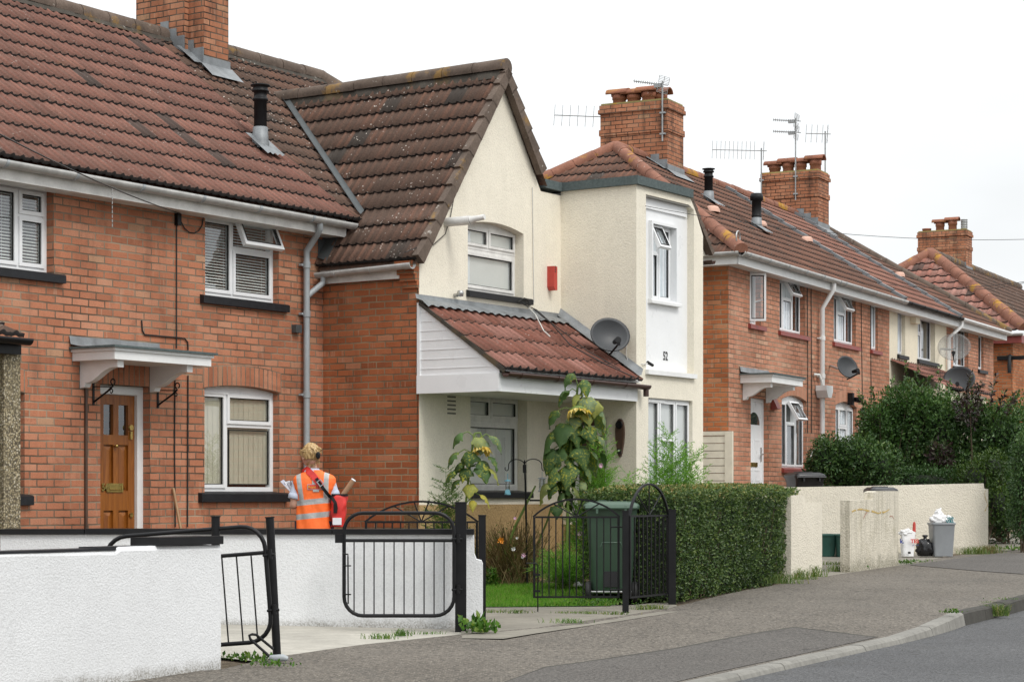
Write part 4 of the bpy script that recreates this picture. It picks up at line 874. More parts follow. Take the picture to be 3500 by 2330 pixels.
# main brown slope and hip behind the gable
XH = 3.45
r2 = tile_roof('main_roof', M['tile52'], h52, (XB + .004, YE - .05, EZ + .03 - .05 * MS), (1, 0, 0), rt, 6.6, SL + .05, .275, .12, [((0, YR, 0), (0, 1, 0)), ((xv(EZ), YE, 0), Vector((ms, -MS, 0)).normalized()), ((XH, YR, 0), Vector((1, 1, 0)).normalized())])
yv_ = YE + (ap[2] - .06 - EZ) / MS; tile_roof('upper_roof', M['tile52'], h52, (XB + .004, YE - .05, EZ + .03 - .05 * MS), (1, 0, 0), rt, 6.6, SL + .05, .275, .12, [((0, YR, 0), (0, 1, 0)), ((0, yv_, 0), (0, -1, 0)), ((xv(EZ), YE, 0), Vector((-ms, MS, 0)).normalized()), ((XH, YR, 0), Vector((1, 1, 0)).normalized())])
rb = MB(); rb.face([(XB, YR, ZR), (XH, YR, ZR), (XH + 2.5, 2 * YR - YE, EZ), (XB, 2 * YR - YE, EZ)]); rb.face([(XB, YE, EZ - .02), (1.0, YE, EZ - .02), (XH, YR, ZR - .03), (XB, YR, ZR - .03)]); rb.face([(XH, YR, ZR), (XH + 2.2, YR - 2.2, ZR - 1.9), (XH + 2.2, YR + 2.2, ZR - 1.9)]); rb.build('rear_roof', M['tile52'], r2)
ridge_run(r2, (0.66, YR, ZR + .03), (XH, YR, ZR + .03), M['ridge'], .105); bed_run(r2, (.66, YR, ZR + .03), (XH, YR, ZR + .03), M['cement'], .14, .10)
ridge_run(r2, (XH - .05, YR + .02, ZR + .03), (XH + 1.1, YR - 1.1, ZR - 1.1 * MS + .03), M['ridge'], .12)
# lead valley
vv = MB(); rows = []
for k in range(13):
    t = k / 12; z = EZ - .02 + (ap[2] - .05 - EZ) * t; x = xv(z); yv = YE + (z - EZ) / MS; w = .10
    rows.append([(x - .032, yv + .02, z + .125), (x, yv + .0, z + .09), (x + .028, yv - .03, z + .135)])
vv.grid(rows); vv.build('lead_valley', M['leadd'], rf)
ab2 = MB()
for k in range(4): ab2.box(xle + .03 + k * .085, xle + .115 + k * .085, -.012 - .001 * k, -.004, zle + .06 + k * .085 * ms, zle + .20 + (k + 1) * .085 * ms)
ab2.face([(xle + .0, -.16, zle + .06), (xle + .42, -.16, zle + .06 + .42 * ms), (xle + .42, -.014, zle + .10 + .42 * ms), (xle + .0, -.014, zle + .10)]); ab2.build('lead_apron', M['leadd'], rf)
# fascia and gutter of the low eaves
f = MB(); f.box(xle + .06, xle + .085, YG + .22, -.01, zle - .20, zle - .02); f.build('fascia', M['whited'], h52)
gutter(h52, (xle - .02, -.03, zle - .085), (xle - .02, YG - .02, zle - .05), M['gutter'], .06, .5, M['gutter'])
pipe(h52, [(xle - .02, -.12, zle - .12), (xle - .02, -.12, zle - .20), (px + .06, -.08, zle - .33), (px + .02, -.075, zle - .36)], M['greyplastic'], .034, (), 'gutter_outlet')
cable_part(h52, [A.y(1558, 640, YG - .02), A.y(1540, 740, YG - .02), A.y(1522, 800, YG - .02), A.y(1480, 838, YG - .02), A.y(1440, 840, YG - .02), A.y(1385, 862, YG - .08)], .005)
cable_part(h52, [A.y(1820, 640, YG - .01), A.y(1823, 900, YG - .01), A.y(1825, 1035, YG - .01)], .005, 'cablew')
# ---- square bay
zbt = A.x(2175, 628, XB0)[2]; xc = A.y(2360, 666, YB)[0]
mb = MB()
dlt = A.x(2075, 1690, XB0)[1]; dl0 = A.x(1948, 1690, XB0)[1]; dtop = A.x(2075, 1425, XB0)[2]
poly_plane(mb, [(YB, PL - .25), (YG, PL - .25), (YG, zbt), (YB, zbt)], [[(dlt, PL - .25 + .002), (dl0, PL - .25 + .002), (dl0, dtop), (dlt, dtop)]], lambda s, z: (XB0, s, z), (1, 0, 0), .2)
rx0 = A.X(2208, YB); rx1 = A.X(2372, YB); rz0 = A.Z(2213, 1262, YB); rr = max(.08, A.x(2348, 1000, rx1)[1] - YB); rz1 = zbt - .10
G1 = opening(A, 2216, 2367, 2361, 1370, 1712, YB)
zrr = A.y(2402, 806, YB)[2]
poly_plane(mb, [(XB0, -.2), (XB1, -.2), (XB1, zrr), (xc + .03, zbt), (XB0, zbt)], [[(rx0, rz0), (rx1, rz0), (rx1, zrr + .30), (rx1 - .13, rz1), (rx0, rz1)], rect(G1[0], G1[1], G1[2], G1[3])], lambda s, z: (s, YB, z), (0, 1, 0), rr)
mb.box(XB1 - .12, XB1, YB + .02, 3.0, -.2, zrr - .1); mb.box(XB0 + .2, XB1, 2.9, 3.0, 0, 4)
mb.build('bay_wall', M['cream'], h52)
fl = MB(); fl.box(XB0 + .02, XB1 - .13, YB + .35, 2.8, 2.3, 2.45); fl.box(XB0 + .02, XB1 - .13, YB + .35, 2.8, .1, .2); fl.box(XB0 + .02, xc, YB + .01, 2.8, zbt - .12, zbt - .02); fl.build('bay_floor', M['interior'], h52)
yp = YB + rr; wx0 = A.X(2220, yp); wx1 = A.X(2300, yp); wz0 = A.Z(2260, 1030, yp); wz1 = A.Z(2300, 782, yp)
pm = MB(); poly_plane(pm, rect(rx0 - .05, rx1 + .05, rz0 - .03, rz1 + .05), [rect(wx0, wx1, wz0, wz1)], lambda s, z: (s, yp - .004, z), (0, 1, 0), .09)
zz = rz0 + .15
pm.box(rx0, rx1 - .05, yp - .03, yp - .005, A.Z(2213, 714, yp) - .0, rz1 + .02)
frame_ring(pm, wx0 - .035, wx1 + .035, wz0 - .02, wz1 + .035, yp - .055, yp - .004, .035)
pan = pm.build('bay_panel', M['upvc'], h52)
sb = MB(); sb.box(rx0 - .02, rx1 + .0, YB - .05, yp, rz0 - .06, rz0 - .004); bevel(sb.build('bay_sill', M['white'], h52), .008)
wh = wz1 - wz0; bwm = window(h52, wx0, wx1, wz0, wz1, yp + .04, (.46, .54), {0: [wh * .64]}, 0, blind='net', sill=(wx0 - .05, wx1 + .12, wz0 + .0), sm='white', yw=yp, fw=.045, open_cells={(0, 1)}, sash_in={(0, 0), (1, 0)}, glassm='glassb', sill_h=.05, sill_out=.07)
sash(h52, wx0 + .02, wx0 + (wx1 - wx0) * .5, wz0 + wh * .64 - .0, wz1 - .03, yp + .03, 26, 'top', fw=.042, handle=False)
wh = G1[3] - G1[2]; window(h52, G1[0], G1[1], G1[2], G1[3], YB + .05, (.3, .36, .34), {1: [wh * .62]}, 0, blind='closed', glassm='glassb', sill=(G1[0] - .05, G1[1] + .05, G1[2]), sm='white', yw=YB, fw=.05, vent=True)
num = A.y(2273, 1218, yp); text_obj('52', 0.15, M['ink'], pan, Matrix.Translation((num[0], yp - .0075, num[2])) @ Matrix.Rotation(rad(90), 4, 'X'), 'house_number', .001, .003, .8)
# felt-edged flat roof with the brown raking verge
cp = MB(); th = .105; e = .045
cp.box(XB0 - e, xc, YB - e, YB + .03, zbt - .01, zbt + th - .01); cp.box(XB0 - e, XB0 + .03, YB + .03, YG + .0, zbt - .01, zbt + th - .01); cp.box(XB0 + .03, xc, YB + .03, .6, zbt + .02, zbt + .06); cp.box(xri + .03, XB0 - e, YG - e, YG + .3, zbt - .012, zbt + th - .012)
bevel(cp.build('flat_roof', M['felt'], h52), .01)
v1 = A.y(2441, 862, YB); v0 = Vector((xc, YB, zbt + .07)); mr = MB()
dd = (v1 - v0); nn = Vector((-dd.z, 0, dd.x)).normalized(); pts = [v0, v1, v1 - nn * .10, v0 - nn * .10]
n = 7
for k in range(n):
    a = v0 + dd * (k / n); b = v0 + dd * ((k + 1) / n + .01); mr.prism([a, b + nn * .022, b - nn * .055, a - nn * .06], (0, .06, 0))
mr.prism([v0 - nn * .02 + Vector((0, .06, 0)), v1 - nn * .02 + Vector((0, .06, 0)), v1 - nn * .05 + Vector((0, .06, 0)), v0 - nn * .05 + Vector((0, .06, 0))], (0, 2.6, 0)); mr.build('raking_verge', M['ridge'], h52)
sf = MB(); sf.face([(XB1 - .005, YB + .10, zrr + .05), (v1.x - .03, YB + .10, v1.z - .05), (XB1 - .005, YB + .10, v1.z - .06)]); sf.build('verge_soffit', M['cream'], h52)
gutter(h52, (v1.x - .12, YB + 1.4, v1.z - .14), (v1.x - .12, YB - .06, v1.z - .12), M['brownplastic'], .05, 4)
# side door recess
dk = MB(); dk.face([(XB0 + .12, dlt, PL - .3), (XB0 + .12, dl0, PL - .3), (XB0 + .12, dl0, dtop), (XB0 + .12, dlt, dtop)]); dk.build('side_door', M['darkwood'], h52)
df = MB(); df.box(XB0 + .05, XB0 + .12, dlt, dlt + .06, PL - .3, dtop); df.box(XB0 + .05, XB0 + .12, dl0 - .06, dl0, PL - .3, dtop); df.box(XB0 + .05, XB0 + .12, dlt, dl0, dtop - .22, dtop - .1); df.build('door_frame', M['whited'], h52)
# ---- lean-to porch
zp1 = A.y(1919, 1092, YG)[2]; ze = A.x(2172, 1318, XB0)[2] + .06; yE = YB - .10; mp = (zp1 - ze) / (YG - yE); xl = A.y(1425, 1040, YG)[0]
upp = Vector((0, 1, mp)).normalized(); SP = (YG - yE) * math.sqrt(1 + mp * mp)
pr = tile_roof('porch_roof', M['tileporch'], h52, (xl - .0, yE, ze), (1, 0, 0), upp, XB0 - .03 - xl, SP - .10, .33, .16, thick=.014, hgt=1.3)
ul = MB(); ul.face([(xl, yE + .03, ze - .03), (XB0, yE + .03, ze - .03), (XB0, YG, zp1 - .04), (xl, YG, zp1 - .04)]); ul.face([(xl + .02, yE + .1, ze - .24), (XB0, yE + .1, ze - .24), (XB0, YG, ze - .24), (xl + .02, YG, ze - .24)][::-1]); ul.build('porch_ceiling', M['white'], pr)
ld = MB(); rows = []; n = 64
for k in range(n + 1):
    x = xl - .04 + (XB0 - xl) * k / n; w = .028 * abs(math.sin(k * math.pi * (XB0 - xl) / .165 / n)); rows.append([(x, YG - .19, zp1 - mp * .19 + .045 + w), (x, YG - .10, zp1 - mp * .10 + .06), (x, YG - .02, zp1 + .02), (x, YG - .008, zp1 + .07)])
ld.grid(rows)
rows = []
for k in range(9):
    y = YG + (yE - YG) * k / 8; z = zp1 + mp * (y - YG); rows.append([(XB0 - .11, y, z + .055), (XB0 - .05, y, z + .065), (XB0 - .012, y, z + .13), (XB0 - .006, y, z + .14)])
ld.grid(rows); ld.build('lead_flashing', M['lead'], pr)
zf = ze - .02; fb = MB(); fb.box(xl + .03, XB0 - .004, YB - .02, YB + .004, ze - .25, ze - .05); fb.build('porch_fascia', M['upvc'], h52)
ck = MB(); yc = YB - .02
ck.face([(xl + .02, yc, ze - .25), (xl + .02, YG, ze - .25), (xl + .02, YG, zp1 - .02), (xl + .02, yc, ze + .01)][::-1]); ck.box(xl + .005, xl + .02, yc, YG + .01, ze - .25, ze - .05); ck.box(xl + .004, xl + .03, YG - .035, YG + .004, ze - .25, zp1 - .03)
z = ze + .02
while z < zp1 - .1:
    yy = YG - (zp1 - .05 - z) / mp; ck.box(xl + .015, xl + .021, max(yc, yy), YG - .035, z, z + .006); z += .105
ck.build('porch_cheek', M['upvc'], h52)
vb = MB(); vb.prism([(xl - .01, yE, ze + .0), (xl - .01, YG - .03, zp1 - .01), (xl - .01, YG - .03, zp1 - .055), (xl - .01, yE + .02, ze - .05)], (.03, 0, 0)); vb.build('verge_undercloak', M['cement'], pr)
gutter(h52, (xl + .02, yE - .0, ze - .045), (XB0 + .1, yE - .0, ze - .055), M['brownplastic'], .056, .75)
pipe(h52, [(XB0 + .06, yE, ze - .06), (XB0 + .06, yE, ze - .19)], M['brownplastic'], .034, (), 'gutter_outlet')
for pp in ([(1800, 1045), (1830, 1075), (1858, 1130), (1880, 1150)],):
    cable_part(h52, [A.pl(u, v, (0, YG, zp1 + .10), (0, -mp, 1)) for u, v in pp], .008, 'cablew')
cable_part(h52, [A.pl(u, v, (0, YG, zp1 + .09), (0, -mp, 1)) for u, v in ((1795, 1040), (1835, 1060), (1880, 1100), (1950, 1180), (2060, 1240), (2170, 1290))], .007)
cable_part(h52, [A.pl(u, v, (0, YG, zp1 + .10), (0, -mp, 1)) for u, v in ((1800, 1036), (1850, 1078), (1920, 1130), (2010, 1200), (2120, 1262))], .006)
lp = [A.y(u, v, YG - .07) for u, v in ((1770, 1032), (1785, 1022), (1800, 1022), (1808, 1032), (1806, 1048), (1790, 1040), (1778, 1028), (1792, 1018), (1806, 1024))]; cable_part(h52, lp, .006)
cable_part(h52, [A.x(2142, 1170, XB0 - .02), A.x(2140, 1215, XB0 - .02), A.x(2148, 1240, XB0 - .02), A.y(2200, 1244, YB - .02), A.y(2215, 1240, YB - .02)], .006, 'cablew')
jb = MB(); q = A.y(2222, 1243, YB - .02); jb.tube([q + Vector((-.06, 0, .015)), q + Vector((.06, 0, -.015))], .02, 10); jb.build('cable_joint', M['black'], h52)
# things fixed to 52
q = A.y(1890, 950, YG); ax0 = A.X(1870, YG - .0); ax1 = A.X(1905, YG - .1); z0_ = A.Z(1890, 990, YG - .1); z1_ = A.Z(1890, 908, YG - .1)
al = empty('alarm_box', A.w(((ax0 + ax1) / 2, YG, (z0_ + z1_) / 2)), A.a, 'red burglar alarm box fixed high on the cream gable wall', 'alarm box')
hw = (ax1 - ax0) / 2; hh = (z1_ - z0_) / 2; b = MB(); b.prism([(-hw, -.10, -hh * .7), (-hw, -.10, hh), (hw, -.10, hh * .98), (hw, -.10, -hh), (-hw * .2, -.10, -hh)], (0, .10, 0)); bevel(b.build('casing', M['red'], al), .012)
b = MB()
for k in range(4): b.box(-hw * .55, hw * .15, -.104, -.1, hh * .50 + k * .022, hh * .50 + k * .022 + .008)
b.build('louvre', M['ink'], al); b = MB(); b.box(hw + .001, hw + .004, -.09, -.02, -hh * .2, hh * .75); b.build('faded_label', M['paper'], al)
fd = (A.ex * -0.62 + A.ey * -0.75).normalized(); dp = A.w(A.x(2080, 1150, XB0 - .30)); 
sat_dish(dp, (fd.x, fd.y, .30), .50, 'dark grey satellite dish above the lean-to porch roof', M['dish'], A.w(A.x(2150, 1160, XB0)))
wz = [A.x(2122, v, XB0 - .02)[2] for v in (1430, 1562)]; wy = A.x(2122, 1500, XB0)[1]; orn = empty('wall_ornament', A.w((XB0, wy, wz[1])), A.a, 'dark wooden paddle-shaped ornament beside the side door of the cream house', 'ornament')
b = MB(); n = 28; hgt = wz[0] - wz[1]; prof = []
for k in range(n):
    t = k / n * 2 * math.pi; yy = math.cos(t); zz = math.sin(t); w = .036 + .042 * max(0, zz * .5 + .5); prof.append((-.035, yy * w, hgt * .5 + zz * hgt * .5))
b.prism(prof, (.035, 0, 0)); bevel(b.build('board', M['darkwood'], orn), .008); b = MB(); b.lathe([(.05, -.04), (.05, -.05), (.04, -.055), (.03, -.05), (0, -.05)], 18, (0, 0, 0), M=Matrix.Translation((0, 0, hgt * .84)) @ Matrix.Rotation(rad(90), 4, 'Y')); b.build('knob', M['black'], orn); b = MB(); b.box(-.05, -.036, -.03, .03, hgt * .09, hgt * .22); b.build('bell_push', M['ink'], orn); b = MB(); b.tube([(-.05, 0, hgt * .17), (-.056, 0, hgt * .17)], .012, 10); b.build('button', M['paper'], orn)
# ================================================================ the further terrace (frame B)
B = Fr((3.33, 31.5), 63.2)
BE = 4.93; BM = 0.655; BY = -.30; BR_ = 3.40; BZ = BE + BM * (BR_ - BY); BF = 0.72; LEN = 16.9
bounds = [0.0, 4.50, 8.64, 12.82, LEN]
names = ['brick end house with open side-hung window, white canopy and white front door', 'brick middle house with grey dish and mirrored windows, behind the tall shrubs', 'cream rendered terraced house with salmon tiled roof between brick ones', 'brick house at the far end of the terrace with white gutter']
upB = Vector((0, 1, BM)).normalized(); SB = (BR_ - BY) * math.sqrt(1 + BM * BM)
tm = ['tile50', 'tile50', 'tile46', 'tile50']; wm = ['brick50', 'brick50', 'cream46', 'brick50']
rows_ = []
for i in range(4):
    fr = B.shift(bounds[i]); rows_.append((fr, froot('terraced_house', fr, names[i], 'house', 'terraced houses along the street')))
def op_(fr, uL, uR, uF, vtR, vbR): return opening(fr, uL, uR, uF, vtR, vbR)
spec = {
 0: [dict(o=(2563, 2600, 2582, 938, 1114), cols=(1.0,), sill=(2557, 2612), open=((0, 0),), kind='gap', rise=.03),
     dict(o=(2665, 2752, 2733, 968, 1148), cols=(.30, .36, .34), sill=(2660, 2762), tr={1: .66}, open=((1, 1),), top=.09, blind='net', skip=((2, 0),), rise=.07),
     dict(o=(2672, 2757, 2744, 1374, 1602), cols=(.30, .36, .34), sill=(2671, 2770), tr={1: .68}, open=((1, 1),), top=.10, blind='drape', rise=.08, arch=.22),
     ],
 1: [dict(o=(2850, 2925, 2911, 1022, 1184), cols=(.30, .36, .34), sill=(2845, 2935), tr={1: .66}, open=((1, 1),), top=.09, blind='net', skip=((2, 0),), rise=.07),
     dict(o=(2976, 3001, 2997, 1046, 1199), cols=(1.0,), sill=(2974, 3009), blind='net', rise=.03),
     dict(o=(2856, 2928, 2914, 1393, 1570), cols=(.32, .36, .32), sill=(2850, 2935), tr={1: .62}, top=.09, blind='net', rise=.08, arch=.22)],
 2: [dict(o=(3068, 3094, 3080, 1062, 1216), cols=(1.0,), sill=(3066, 3100), blind='net', sm='blacksill'),
     dict(o=(3137, 3196, 3179, 1094, 1240), cols=(.42, .58), sill=(3134, 3204), tr={0: .62}, blind='net', sm='blacksill', skip=((1, 0),))],
 3: [dict(o=(3258, 3310, 3295, 1126, 1262), cols=(.5, .5), sill=(3256, 3312), blind='net', sm='blacksill', skip=((1, 0),)),
     dict(o=(3344, 3362, 3352, 1146, 1266), cols=(1.0,), sill=(3342, 3370), blind='drape', sm='blacksill')],
}
for i in range(4):
    fr, rt_ = rows_[i]; L = bounds[i + 1] - bounds[i]; holes = []; ws = []
    for d in spec[i]:
        x0, x1, zb, zt, r = op_(fr, *d['o']); top = zt + d.get('rise', 0); r = min(r, .16); ws.append((x0, x1, zb, top, r))
        holes.append(arched(x0, x1, zb, top, d['rise']) if d.get('rise') else rect(x0, x1, zb, top))
    if i == 0:
        dx0, dx1 = fr.X(2566), fr.X(2627); dzt = fr.Z(2607, 1362); dr_ = min(.2, max(.08, fr.x(2610, 1690, dx1)[1])); holes.append(rect(dx0, dx1, BF, dzt))
    if i == 1: ex0, ex1 = fr.X(2976), fr.X(3022); ezt = fr.Z(3000, 1420); holes.append(rect(ex0, ex1, BF, ezt))
    mb = MB(); poly_plane(mb, rect(0, L, -.1, BE - .1), holes, lambda s, z: (s, 0, z), (0, 1, 0), .2)
    mb.box(0, L, 6.6, 6.8, -.1, BE); mb.box(L - .06, L - .002, .05, 6.6, -.1, BE)
    mb.build('wall', M[wm[i]], rt_)
    fl = MB(); fl.box(.15, L - .07, .25, 6.5, BF - .25, BF - .01); fl.box(.15, L - .07, .25, 6.5, BF + 2.0, BF + 2.15); fl.build('floor_slab', M['interior'], rt_)
    for d, (x0, x1, zb, top, r) in zip(spec[i], ws):
        sm = d.get('sm', 'redsill'); sl = (fr.X(d['sill'][0]), fr.X(d['sill'][1]), zb - .004)
        if wm[i] == 'brick50': arch_course(rt_, x0, x1, top, d.get('rise', .0), d.get('arch', .15), -.003, M['arch50'])
        tr = {k: [(top - d.get('top', 0) - zb) * v] for k, v in d.get('tr', {}).items()}
        window(rt_, x0, x1, zb, top, r, d['cols'], tr, d.get('top', 0), fw=.05, blind=d.get('blind'), sill=sl, sm=sm, glassm='glassb', open_cells=d.get('open', ()), skip_blind=d.get('skip', ()), sash_in=True, sill_h=.08, sill_out=.05)
        if d.get('open') and d.get('kind') != 'gap':
            c = d['cols']; W = x1 - x0; xa = x0 + W * c[0]; xb = xa + W * c[1]; hz = top - d.get('top', 0) - zb
            sash(rt_, xa - .005, xb + .005, zb + hz * d['tr'][1] - .01, top - d.get('top', 0) - .02, r - .02, 30, 'top', fw=.045)
        if d.get('kind') == 'gap':
            sash(rt_, x0 + .10, x0 + .365, zb + .05, top - .05, r - .04, 66, 'side', fw=.045)
    if i == 0:
        # end wall facing the gap, door, canopy
        sp_ = MB(); poly_plane(sp_, rect(0, 6.8, -.1, BE + .05), [], lambda s, z: (0, s, z), (1, 0, 0)); sp_.build('side_wall', M['brick50s'], rt_)
        f = MB(); frame_ring(f, dx0, dx1, BF, dzt, dr_, dr_ + .06, .055); f.build('door_frame', M['upvc'], rt_)
        d = MB(); d.box(dx0 + .056, dx1 - .056, dr_ + .015, dr_ + .05, BF, dzt - .056); cw = (dx1 - dx0 - .112)
        for (za, zb_) in ((.16, .72), (.86, 1.36)):
            for k in (0, 1): frame_ring(d, dx0 + .10 + k * cw * .47, dx0 + .10 + k * cw * .47 + cw * .36, BF + za, BF + zb_, dr_ + .009, dr_ + .016, .02)
        dd_ = bevel(d.build('front_door', M['upvc'], rt_), .004)
        g = MB(); cx = (dx0 + dx1) / 2; zc_ = dzt - .42; pts = [(cx - .26, dr_ + .012, zc_)] + [(cx - .26 * math.cos(math.pi * k / 10), dr_ + .012, zc_ + .20 * math.sin(math.pi * k / 10)) for k in range(0, 11)]; g.face(pts[1:]); g.build('fanlight', M['glassd'], dd_)
        g = MB(); g.face([(q[0], q[1] + .002, q[2]) for q in pts[1:]]); g.build('fanlight_backing', M['drape'], dd_)
        lz = fr.Z(2575, 1587, dr_); lb = MB(); lb.box(cx - .15, cx + .15, dr_ + .004, dr_ + .015, lz - .035, lz + .035); lb.build('letterbox', M['brass'], dd_)
        text_obj('50', .13, M['ink'], dd_, Matrix.Translation((cx - .24, dr_ + .012, lz + .16)) @ Matrix.Rotation(rad(90), 4, 'X'), 'house_number', .002, .004)
        hb = MB(); hb.box(dx1 - .13, dx1 - .09, dr_ + .0, dr_ + .015, lz + .05, lz + .28); hb.tube([(dx1 - .11, dr_, lz + .17), (dx1 - .11, dr_ - .04, lz + .17), (dx1 - .22, dr_ - .04, lz + .17)], .01, 6); hb.build('handle', M['steel'], dd_)
        stp = MB(); stp.box(dx0 - .3, dx1 + .3, -.7, .18, .2, BF - .03); stp.build('doorstep', M['concreteg'], rt_)
        zc = fr.Z(2528, 1262); ca = fr.X(2530); out = min(max(-fr.x(2639, 1268, ca)[1], .5), .8); door_canopy(rt_, ca, fr.y(2744, 1290, -out)[0], fr.y(2639, 1278, -out)[2], out, .125)
        rbx = MB(); bx = fr.X(2652, -.06); bz = fr.Z(2652, 1378, -.06); rbx.prism([(bx - .09, -.001, bz - .11), (bx - .09, -.12, bz - .09), (bx - .09, -.03, bz + .11), (bx - .09, -.001, bz + .11)], (.18, 0, 0)); rbx.build('red_wall_box', M['redsill'], rt_)
        for u in (2757, 2770): cable_part(rt_, [(fr.X(u), -.012, fr.Z(u, 965)), (fr.X(u) + .03, -.012, fr.Z(u, 1250)), (fr.X(u) + .02, -.012, fr.Z(u, 1480))], .007)
        cable_part(rt_, [(fr.X(2775), -.02, fr.Z(2775, 1536)), (fr.X(2762), -.03, fr.Z(2762, 1570)), (fr.X(2753), -.03, fr.Z(2753, 1622))], .009, 'cablew')
    if i == 1:
        f = MB(); f.box(ex0, ex1, .14, .18, BF, ezt); f.build('front_door', M['upvc'], rt_)
        ca = fr.X(2952); door_canopy(rt_, ca, fr.y(3062, 1440, -.65)[0] + .1, fr.Z(2950, 1422), .65, .125)
        px = fr.X(2810, -.08)
        pipe(rt_, [(fr.X(2850, -.3), -.3, BE - .08), (fr.X(2850, -.3), -.3, BE - .2), (px, -.085, BE - .52), (px, -.085, .5)], M['white'], .042, [(px, -.085, fr.Z(2810, v, -.08)) for v in (1156, 1285)])
        hp = MB(); hz = fr.Z(2815, 1332, -.1); hp.prism([(px - .17, -.22, hz + .07), (px + .17, -.22, hz + .07), (px + .17, -.22, hz - .02), (px + .09, -.22, hz - .14), (px - .09, -.22, hz - .14), (px - .17, -.22, hz - .02)], (0, .2, 0)); hp.build('rainwater_hopper', M['white'], rt_)
        wp = MB(); wp.tube([(px - .28, -.02, hz + .25), (px - .2, -.09, hz + .25), (px - .08, -.12, hz + .06)], .025, 10); wp.build('waste_pipe', M['whited'], rt_)
        lt = MB(); lx = fr.X(2899); lz = fr.Z(2899, 1365); lt.box(lx - .05, lx + .05, -.10, -.001, lz - .1, lz + .12); lt.lathe([(0, 0), (.08, .02), (.1, .1), (0, .1)], 12, (lx + .12, -.16, lz - .06)); lt.build('security_light', M['blackm'], rt_)
        for (ua, ub) in ((2941, 2946), (2973, 2976)): cable_part(rt_, [(fr.X(ua), -.012, fr.Z(ua, 1010)), (fr.X(ub), -.012, fr.Z(ub, 1380))], .007)
    if i == 2:
        pk = MB(); pk.box(fr.X(3111), fr.X(3125), -.12, -.001, fr.Z(3118, 1106), fr.Z(3118, 1056)); bevel(pk.build('alarm_casing', M['cream46'], rt_), .01)
        tile_roof('porch_roof', M['tileporch'], rt_, (.05, -1.1, fr.Z(3050, 1290, -1.1)), (1, 0, 0), Vector((0, 1, .5)), 3.6, 1.25, .31, .165)
        pw = MB(); pw.box(.1, 3.5, -1.0, -.004, .3, fr.Z(3050, 1296, -1.1)); pw.build('porch_wall', M['cream46'], rt_)
        px = L - .1; pipe(rt_, [(px + .2, -.3, BE - .08), (px + .2, -.3, BE - .2), (px, -.08, BE - .45), (px, -.08, .5)], M['white'], .04, [(px, -.08, 3.1)])
    # roof
    x0c, x1c = 0.0, L
    cuts = [((0, BR_, 0), (0, 1, 0))]
    if i == 0: x0c = BY; cuts.append(((BY, BY, 0), Vector((-1, 1, 0)).normalized()))
    if i == 3: x1c = L - BY; cuts.append(((L - BY, BY, 0), Vector((1, 1, 0)).normalized()))
    rf = tile_roof('roof', M[tm[i]], rt_, (x0c - .0, BY - .04, BE - .05 - .04 * BM), (1, 0, 0), upB, x1c - x0c, SB + .05, .34, .13, cuts + [((x1c - .002, 0, 0), (1, 0, 0))], wob=.003)
    yb2 = 2 * BR_ - BY; q = MB(); t = BR_ - BY
    xa = x0c + (t if i == 0 else 0); xb = x1c - (t if i == 3 else 0)
    q.face([(xa, BR_, BZ - .1), (x0c, yb2, BE - .1), (x1c, yb2, BE - .1), (xb, BR_, BZ - .1)]); q.face([(x0c, BY, BE - .1), (x1c, BY, BE - .1), (xb, BR_, BZ - .1), (xa, BR_, BZ - .1)])
    if i == 3: q.face([(x1c, BY, BE), (x1c, yb2, BE), (xb, BR_, BZ)])
    q.build('rear_roof', M[tm[i]], rf)
    if i == 0:
        he = tile_roof('hip_end', M['tile50'], rt_, (BY - .04, yb2, BE - .05 - .04 * BM), (0, -1, 0), Vector((1, 0, BM)).normalized(), yb2 - BY, SB, .34, .13, [((BY, BY, 0), Vector((1, -1, 0)).normalized()), ((BY, yb2, 0), Vector((1, 1, 0)).normalized())])
        apx = (BY + t, BR_, BZ - .03); ridge_run(rf, (BY - .03, BY - .03, BE - .02), apx, M['ridger'], .105); ridge_run(rf, apx, (BY, yb2, BE - .02), M['ridger'], .105)
        ridge_run(rf, apx, (L, BR_, BZ - .03), M['ridger'], .10); hk = MB(); hk.tube([(BY + .05 + .08 * math.cos(a), BY + .05, BE + .18 + .1 * math.sin(a)) for a in [k * .5 - .6 for k in range(10)]], .012, 6); hk.build('hip_iron', M['steel'], rf)
        gutter(rt_, (BY - .02, 3.6, BE - .04), (BY - .02, BY, BE - .04), M['gutter'], .066, .9); gutter(rt_, (BY, BY - .02, BE - .04), (L, BY - .02, BE - .04), M['gutter'], .066, .9, M['greyplastic'])
        fa = MB(); fa.box(BY + .05, BY + .075, BY + .05, 4.0, BE - .22, BE - .03); fa.box(BY + .05, L, BY + .05, BY + .075, BE - .22, BE - .03); fa.box(BY + .076, L, BY + .076, -.003, BE - .215, BE - .20); fa.box(BY + .076, -.003, 0, 4.0, BE - .215, BE - .20); fa.build('fascia', M['white'], rt_)
        mo = MB()
        for k in range(60):
            s = R.uniform(.5, 2.9); x = BY + s + R.gauss(.42, .05); y = BY + s + R.gauss(.0, .05); z = BE + BM * (y - BY) - .02
            mo.lathe([(0, .02), (R.uniform(.02, .05), .012), (R.uniform(.03, .06), -.02)], 7, (x, y, z))
        mo.build('moss', M['lichen'], rf)
    else:
        ridge_run(rf, (0, BR_, BZ - .03), (L if i < 3 else xb, BR_, BZ - .03), M['ridger'], .10)
        if i == 3: ridge_run(rf, (xb, BR_, BZ - .03), (x1c, BY, BE - .02), M['ridge'], .10)
        gutter(rt_, (0, BY - .02, BE - .04), (L if i < 3 else x1c, BY - .02, BE - .04), M['gutter'] if i == 1 else M['blackm' if i == 2 else 'white'], .066, .9, M['greyplastic'] if i == 1 else None)
